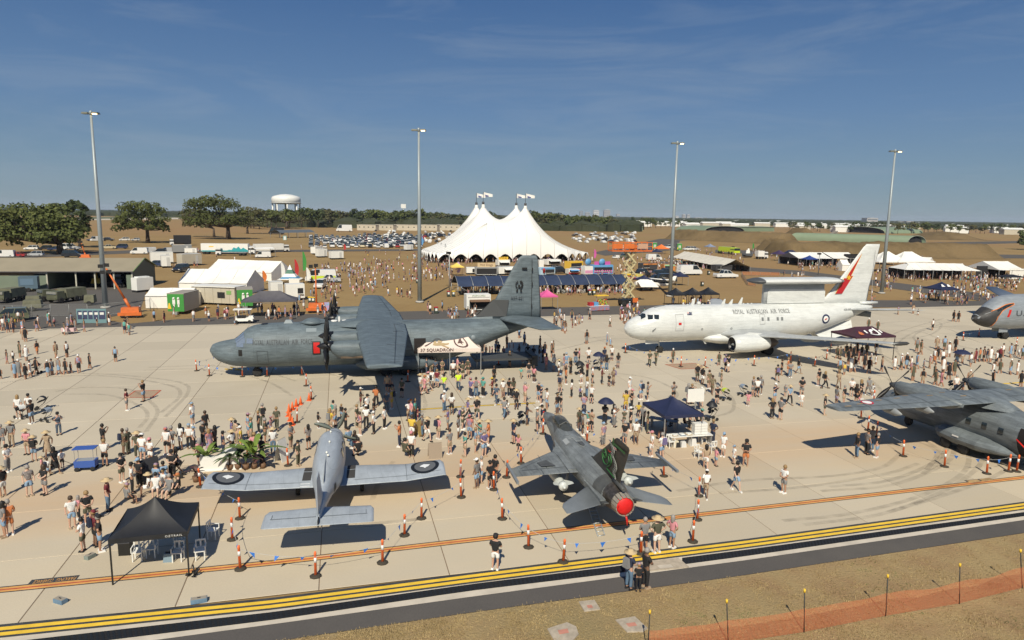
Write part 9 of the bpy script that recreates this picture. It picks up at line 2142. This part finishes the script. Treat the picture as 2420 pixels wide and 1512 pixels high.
# near gazebo furniture
g6 = zc(0,1700,2.42)
for i,(x,y,ro,lab) in enumerate(((1215,790,5,'white plastic chair at the left front under the near black gazebo'),(1335,760,0,'second white plastic chair from left under the near black gazebo'),(1565,795,0,'white plastic chair at the front centre under the near black gazebo'),(1760,780,10,'white plastic chair at the right front of the near black gazebo'),(1870,600,80,'white plastic chair standing apart right of the near black gazebo'),(1570,640,0,'white plastic chair at the back of the near black gazebo'))): chair(at(*g6(x,y)),R(ro+8),lab)
for x,y,w_,c,lab in ((790,775,.42,(.20,.24,.22),'grey green weight block left of the near black gazebo'),(530,1165,.5,(.13,.22,.32),'blue water weight left of the near gazebo lines'),(1745,1160,.62,(.15,.25,.36),'longer blue grey water weight on the concrete below the gazebo')):
 t = empty('weight_block',at(*g6(x,y)),R(-20 if x < 1000 else 20) if x != 790 else R(70),lab,'weight');box_part(t,'block',(0,0,.09),(w_,.26,.18),mat('weight_%d' % x,c,.6,var=.2));box_part(t,'top_plate',(0,0,.185),(w_*.94,.22,.015),mat('weight_top',(.30,.27,.22),.8));box_part(t,'handle',(0,0,.2),(.12,.03,.03),M_blk)
t = empty('black_tripod',at(*g6(1690,930)),0,'black folded stand lying at the right leg of the near gazebo','stand');b = MB();r9 = random.Random(4)
for k in range(9): a = r9.uniform(0,6.28);b = MB();b.tube([(.12*math.cos(a),.12*math.sin(a),.02),(.3*math.cos(a+.6),.3*math.sin(a+.6),.35*r9.random()+.05)],.035,5);b.build('folded_leg',M_blk,t)
t = empty('drinks_cooler',at(*g6(1480,800)),R(10),'pale blue bag on the ground under the near gazebo','bag');box_part(t,'bag',(0,0,.2),(.42,.3,.4),mat('bag_blue',(.2,.28,.34)),top=(.8,.8));box_part(t,'strap',(0,0,.43),(.25,.03,.06),M_blk)
t = empty('black_speaker',at(*g6(1105,735)),R(10),'black box at the left side under the near gazebo','box');box_part(t,'case',(0,0,.3),(.5,.45,.6),M_blk);box_part(t,'lid',(0,0,.61),(.52,.47,.04),M_dkg2)
b6 = zc(2200,1280,2.6075)
p = at(*b6(770,860));t = empty('sales_table',p,R(12),'white sales table at the front of the navy gazebo','table');box_part(t,'top',(0,0,.74),(3.2,.8,.05),M_plast)
for x in (-1.5,0,1.5): box_part(t,'leg',(x,0,.36),(.05,.7,.7),M_steel)
q = p+UA*.75;dr = empty('drawer_boxes',q+Vector((0,0,.765)),R(12),'stack of white plastic drawer boxes on the sales table','boxes')
for i in range(2):
 for j in range(4): box_part(dr,'drawer',(i*.5-.25,0,.12+.2*j),(.47,.5,.18),M_plast)
for k,(x,c) in enumerate(((-1.2,(.4,.32,.2)),(-.6,(.25,.3,.35)),(-.1,(.5,.4,.25)))): t = empty('goods_tray',p+UA*x+Vector((0,0,.77)),R(12),'%s tray of goods on the sales table' % ('left','middle','right')[k],'tray');box_part(t,'tray',(0,0,.03),(.4,.5,.05),mat('tray_%d' % k,c,.7,var=.5,vscale=8.));box_part(t,'goods',(0,0,.08),(.3,.4,.05),M_plast,top=(.8,.8))
for x,y,ro,lab in ((590,885,20,'left white chair by the sales table'),(895,840,-60,'right white chair by the sales table'),(860,985,30,'left white chair behind the woman with black backpack'),(985,930,200,'right white chair behind the woman with black backpack')): chair(at(*b6(x,y)),R(ro),lab)
for x,y,s_,c,lab in ((640,880,.45,(.6,.55,.42),'cream carton under the sales table'),(712,880,.4,(.6,.6,.58),'white bag under the sales table'),(660,882,.35,(.02,.02,.02),'black bag beside the cream carton'),(800,865,.5,(.62,.62,.6),'white roll under the right of the sales table')): t = empty('goods_bag',at(*b6(x,y)),R(15),lab,'bag');box_part(t,'bag',(0,0,s_/2),(s_,s_*.8,s_),mat('bag_%d' % x,c),top=(.8,.7));box_part(t,'handle',(0,0,s_),(s_*.3,.04,.08),M_rope)
t = empty('display_case',at(*b6(500,730))+Vector((0,0,0)),R(-30),'dark trestle table at the left of the navy gazebo','table');box_part(t,'top',(0,.6,.75),(2.2,.7,.05),mat('table_grey',(.16,.18,.2)))
for x in (-.9,.9): box_part(t,'leg',(x,.6,.36),(.05,.6,.7),M_steel)
t = empty('notice_board',at(*b6(825,560)),R(14),'white board standing behind the navy gazebo','board');box_part(t,'board',(0,0,1.5),(1.5,.05,1.1),M_plast);box_part(t,'stand',(0,0,.5),(.08,.08,1.0),M_steel)
# parasols
def parasol(c,h,r_,m_,lab):
 t = empty('parasol',at(*c),0,lab,'umbrella');b = MB();n = 8;b.grid(lambda u,v: (r_*v*math.cos(2*math.pi*u),r_*v*math.sin(2*math.pi*u),h-.38*v*v*(1+.12*abs(math.sin(4*2*math.pi*u/2)))),32,5);b.build('canopy',m_,t);b = MB();b.tube([(0,0,h-1.1),(0,0,h+.05)],.012,5);b.build('shaft',M_steel,t)
 for k in range(8): a = math.pi*k/4;b = MB();b.tube([(0,0,h-.02),(r_*math.cos(a),r_*math.sin(a),h-.42)],.006,3);b.build('rib',M_steel,t)
c4 = zc(1450,1180,2.9075)
parasol(c4(2155,1035),2.15,.62,M_navyc,'dark navy umbrella held over a person left of the navy gazebo');parasol(c4(2080,480),2.1,.6,M_navyc,'navy umbrella near the nose of the white jet');parasol(c7(1365,590),2.0,.9,M_navyc,'large navy umbrella in the crowd at right');parasol(c4(1885,520),1.5,.5,M_blackc,'low black pram shade in the centre crowd');parasol(b6(975,640),1.7,.45,M_blackc,'black umbrella right of the navy gazebo')
# prams
def pram(c,ro,lab,hood=M_blackc,body=M_blackc):
 t = empty('pram',at(*c),R(ro),lab,'pram');b = MB();b.grid(lambda u,v: (-.30+.5*u,-.23+.46*v,.55+.18*u+.12*abs(2*v-1)),4,4);b.build('seat',body,t);b = MB();b.grid(lambda u,v: (.0+.30*math.cos(math.pi*u)*1.0,-.24+.48*v,.80+.30*math.sin(math.pi*u)),8,3);b.build('hood',hood,t);b = MB();b.tube([(-.35,0,.15),(.1,-.2,.5),(.42,-.2,1.0),(.42,.2,1.0),(.1,.2,.5),(-.35,0,.15)],.018,5);b.build('frame',M_blk,t)
 for x,y in ((-.4,-.18),(-.4,.18),(.3,-.26),(.3,.26)): b = MB();wheel_mesh(b,(x,y,.14),.14,.05,n=10);b.build('wheel',[M_tyreb,M_hub],t)
Z1_ = zc(0,1180,3.436);hb = mat('hood_blue_grey',(.22,.27,.34));hy = mat('hood_lime',(.5,.6,.05))
for c,ro,lab,h_ in ((Z1_(530,1040),20,'black pram with large hood pushed at the left',M_blackc),(Z1_(590,1190),-15,'pram with pale blue hood in front of the black one',hb),(Z1_(260,1150),160,'white pram beside a walking adult at the left',M_plast),(Z1_(455,595),0,'dark red pram in the far left crowd',mat('hood_red',(.14,.02,.03))),(b6(1110,440),190,'lime and black pram below the camouflage figures',hy),(b6(1280,400),200,'grey double pram left of a family by the white jet',hb),(c4(1280,1045),30,'black pram left of the fighter nose',M_blackc),(c4(1890,510),10,'black pram in the centre crowd',M_blackc),(c4(2060,465),10,'grey pram beside the man under the navy umbrella',hb),(b6(985,630),15,'black folded pram right of the navy gazebo',M_blackc),(zc(0,1600,3.436)(2200,440),10,'black pram at the palm plants',M_blackc),(c7(1290,800),0,'pram left of the far propeller',M_blackc)): pram(c,ro,lab,h_)
# blue wagon with canopy
M_wb = mat('wagon_blue',(.04,.10,.36),.6);c2_ = zc(0,1600,3.436)
p = at(*c2_(1080,345));t = empty('pull_wagon',p,R(12),'blue folding wagon with a blue sun canopy','wagon');box_part(t,'basket',(0,0,.45),(1.15,.6,.42),M_wb,top=(1.03,1.05));box_part(t,'inner',(0,0,.665),(1.0,.5,.01),mat('wagon_inner',(.28,.3,.32)));box_part(t,'canopy',(0,0,1.42),(1.25,.7,.05),M_wb)
for x in (-.52,.52):
 for y in (-.28,.28): box_part(t,'canopy_post',(x,y,1.05),(.025,.025,.75),M_steel);b = MB();wheel_mesh(b,(x*.85,y*1.1,.14),.14,.08,n=12);b.build('wheel',[M_tyreb,M_hub],t)
b = MB();b.tube([(-.58,0,.3),(-1.5,.1,.75)],.015,5);b.build('pull_handle',M_blk,t)
c = at(*Z1_(860,95));t = empty('hand_cart',c,R(8),'low pink and white cart at the far edge of the apron','cart');box_part(t,'load',(0,0,.55),(1.5,.7,.5),mat('cart_pink',(.6,.42,.42)));box_part(t,'black_bag',(.3,0,.92),(.5,.5,.3),M_blk)
for x in (-.5,.5): b = MB();wheel_mesh(b,(x,-.35,.15),.15,.08,n=10);b.build('wheel',[M_tyreb,M_hub],t)
# A-frame signs
def aframe(c,ro,w_,h,m_,lab):
 t = empty('sandwich_board',at(*c),R(ro),lab,'sign')
 for s in (-1,1): b = MB();b.rings([[(-w_/2,s*.3,0),(w_/2,s*.3,0),(w_/2,s*.3+.03,0),(-w_/2,s*.3+.03,0)],[(-w_/2,0,h),(w_/2,0,h),(w_/2,.03,h),(-w_/2,.03,h)]],smooth=False);b.build('panel',m_,t)
zb_ = zc(1100,1340,4.724)
aframe(za(1450,985),75,.9,1.45,M_plast,'white framed sandwich board right of the palms');aframe(zb_(2245,1490),14,.9,1.0,mat('board_brown',(.28,.22,.16)),'brown sandwich board with blue rim by the right wing tip');aframe(zb_(1960,1115),70,.8,1.1,mat('board_gold',(.5,.35,.12)),'gold and dark sandwich board in the centre crowd');aframe(c2_(1870,500),60,1.1,1.5,M_dkg2,'large dark display board above the near black gazebo')
# potted palms at the left wing
M_palm = mat('palm_leaf',(.15,.22,.035),.6,var=.4,vscale=2.,rand=.2);M_dp = mat('deep_leaf',(.06,.10,.03),.6,var=.4,vscale=2.);M_rl = mat('red_leaf',(.10,.035,.04),.6,col2=(.05,.06,.03),vscale=3.)
def leafy(c,n,L_,w_,m_,lab,rise=.9,seed=1,nm='palm_plant'):
 t = empty(nm,at(*c),0,lab,'plant');b = MB();b.lathe([(.16,0),(.22,.35),(.2,.35)],12);b.build('pot',M_brn,t);r_ = random.Random(seed);b = MB();b.tube([(0,0,.3),(0,0,.3+L_*.35)],.05,6);b.build('stem',M_bark,t)
 for k in range(n):
  a = 2*math.pi*k/n+r_.uniform(-.3,.3);e = r_.uniform(.5,1.25)*rise;l_ = L_*r_.uniform(.7,1.1);b = MB();d_ = Vector((math.cos(a),math.sin(a),0));sd_ = Vector((-d_.y,d_.x,0));b.grid(lambda u,v: Vector((0,0,.3+L_*.3*r_.random()*0+L_*.25))+d_*l_*u*math.cos(e)+Vector((0,0,l_*(u*math.sin(e)-.55*u*u)))+sd_*(v-.5)*w_*math.sin(math.pi*min(1,.06+u*.94))**.7,6,2);b.build('leaf',m_,t)
leafy(za(510,1100),11,2.0,.30,M_palm,'young palm left of the white planter wall',seed=1);leafy(za(900,1090),16,1.8,.22,M_dp,'dense green palm clump in the middle of the plants',1.,2);leafy(za(1100,1085),12,2.6,.36,M_palm,'tall banana leaved plant with bright long leaves',1.1,3);leafy(za(1000,1095),14,1.4,.2,M_dp,'low dark palm between the two taller plants',1.,4);leafy(za(380,1250),18,1.0,.16,M_rl,'red and green leaved bush left of the wing tip',1.,5,'red_bush');leafy(za(800,1100),12,1.5,.2,M_dp,'left green palm of the dense clump',1.,6);leafy(za(1210,1080),12,1.1,.2,M_rl,'small reddish plant at the right end of the plants',1.,7,'red_bush')
t = empty('planter_wall',at(*za(650,1110)),R(14),'white low wall panel behind the left wing tip','panel');b = MB();b.rings([[(-1.,0,0),(1.3,0,0),(1.1,0,1.5),(-.2,0,.8),(-1.,0,1.0)],[(-1.,.5,0),(1.3,.5,0),(1.1,.5,1.5),(-.2,.5,.8),(-1.,.5,1.0)]],smooth=False);b.build('wall_face',M_whitep,t);box_part(t,'base',(.1,.25,.03),(2.6,.7,.06),M_whitep)
# loading stair at the transport ramp
t = empty('tow_bar',at(*c1(500,800)),R(-30),'yellow tow bar on the concrete below the transport nose','tow bar');b = MB();b.tube([(-2.2,.3,.12),(0,0,.12),(-1.9,-.6,.12)],.05,6);b.build('bar',M_yel,t);b = MB();b.tube([(0,0,.1),(.1,0,1.9)],.05,6);b.build('upright',M_yel,t)

# the air of the day: even thin haze round the whole place
hm = bpy.data.materials.new('haze');hm.use_nodes = True;T = hm.node_tree;T.nodes.clear();pv = T.nodes.new('ShaderNodeVolumePrincipled');pv.inputs['Color'].default_value = (.72,.84,1,1);pv.inputs['Density'].default_value = 5.5e-5;pv.inputs['Anisotropy'].default_value = .0
oo = T.nodes.new('ShaderNodeOutputMaterial');T.links.new(pv.outputs[0],oo.inputs['Volume'])
b = MB();b.box((0,7600,48),(33000,18000,100));tag(b.build('haze',hm),None,None,kind='stuff');sc.cycles.volume_bounces = 0
# look-alikes that still share a label get their place in the row
from collections import defaultdict
_by = defaultdict(list)
for o in sc.objects:
 if o.parent is None and o.get('label'): _by[o['label']].append(o)
_w = ['leftmost','second','third','fourth','fifth','sixth','seventh','eighth','ninth','tenth','eleventh','twelfth']
for k,v in _by.items():
 if 1 < len(v) <= 12:
  for i,o in enumerate(sorted(v,key=lambda o: Px(o.location)[0])): o['label'] = _w[i]+(' from left ' if i else ' ')+k if len(k.split()) < 13 else _w[i]+' '+' '.join(k.split()[:15])
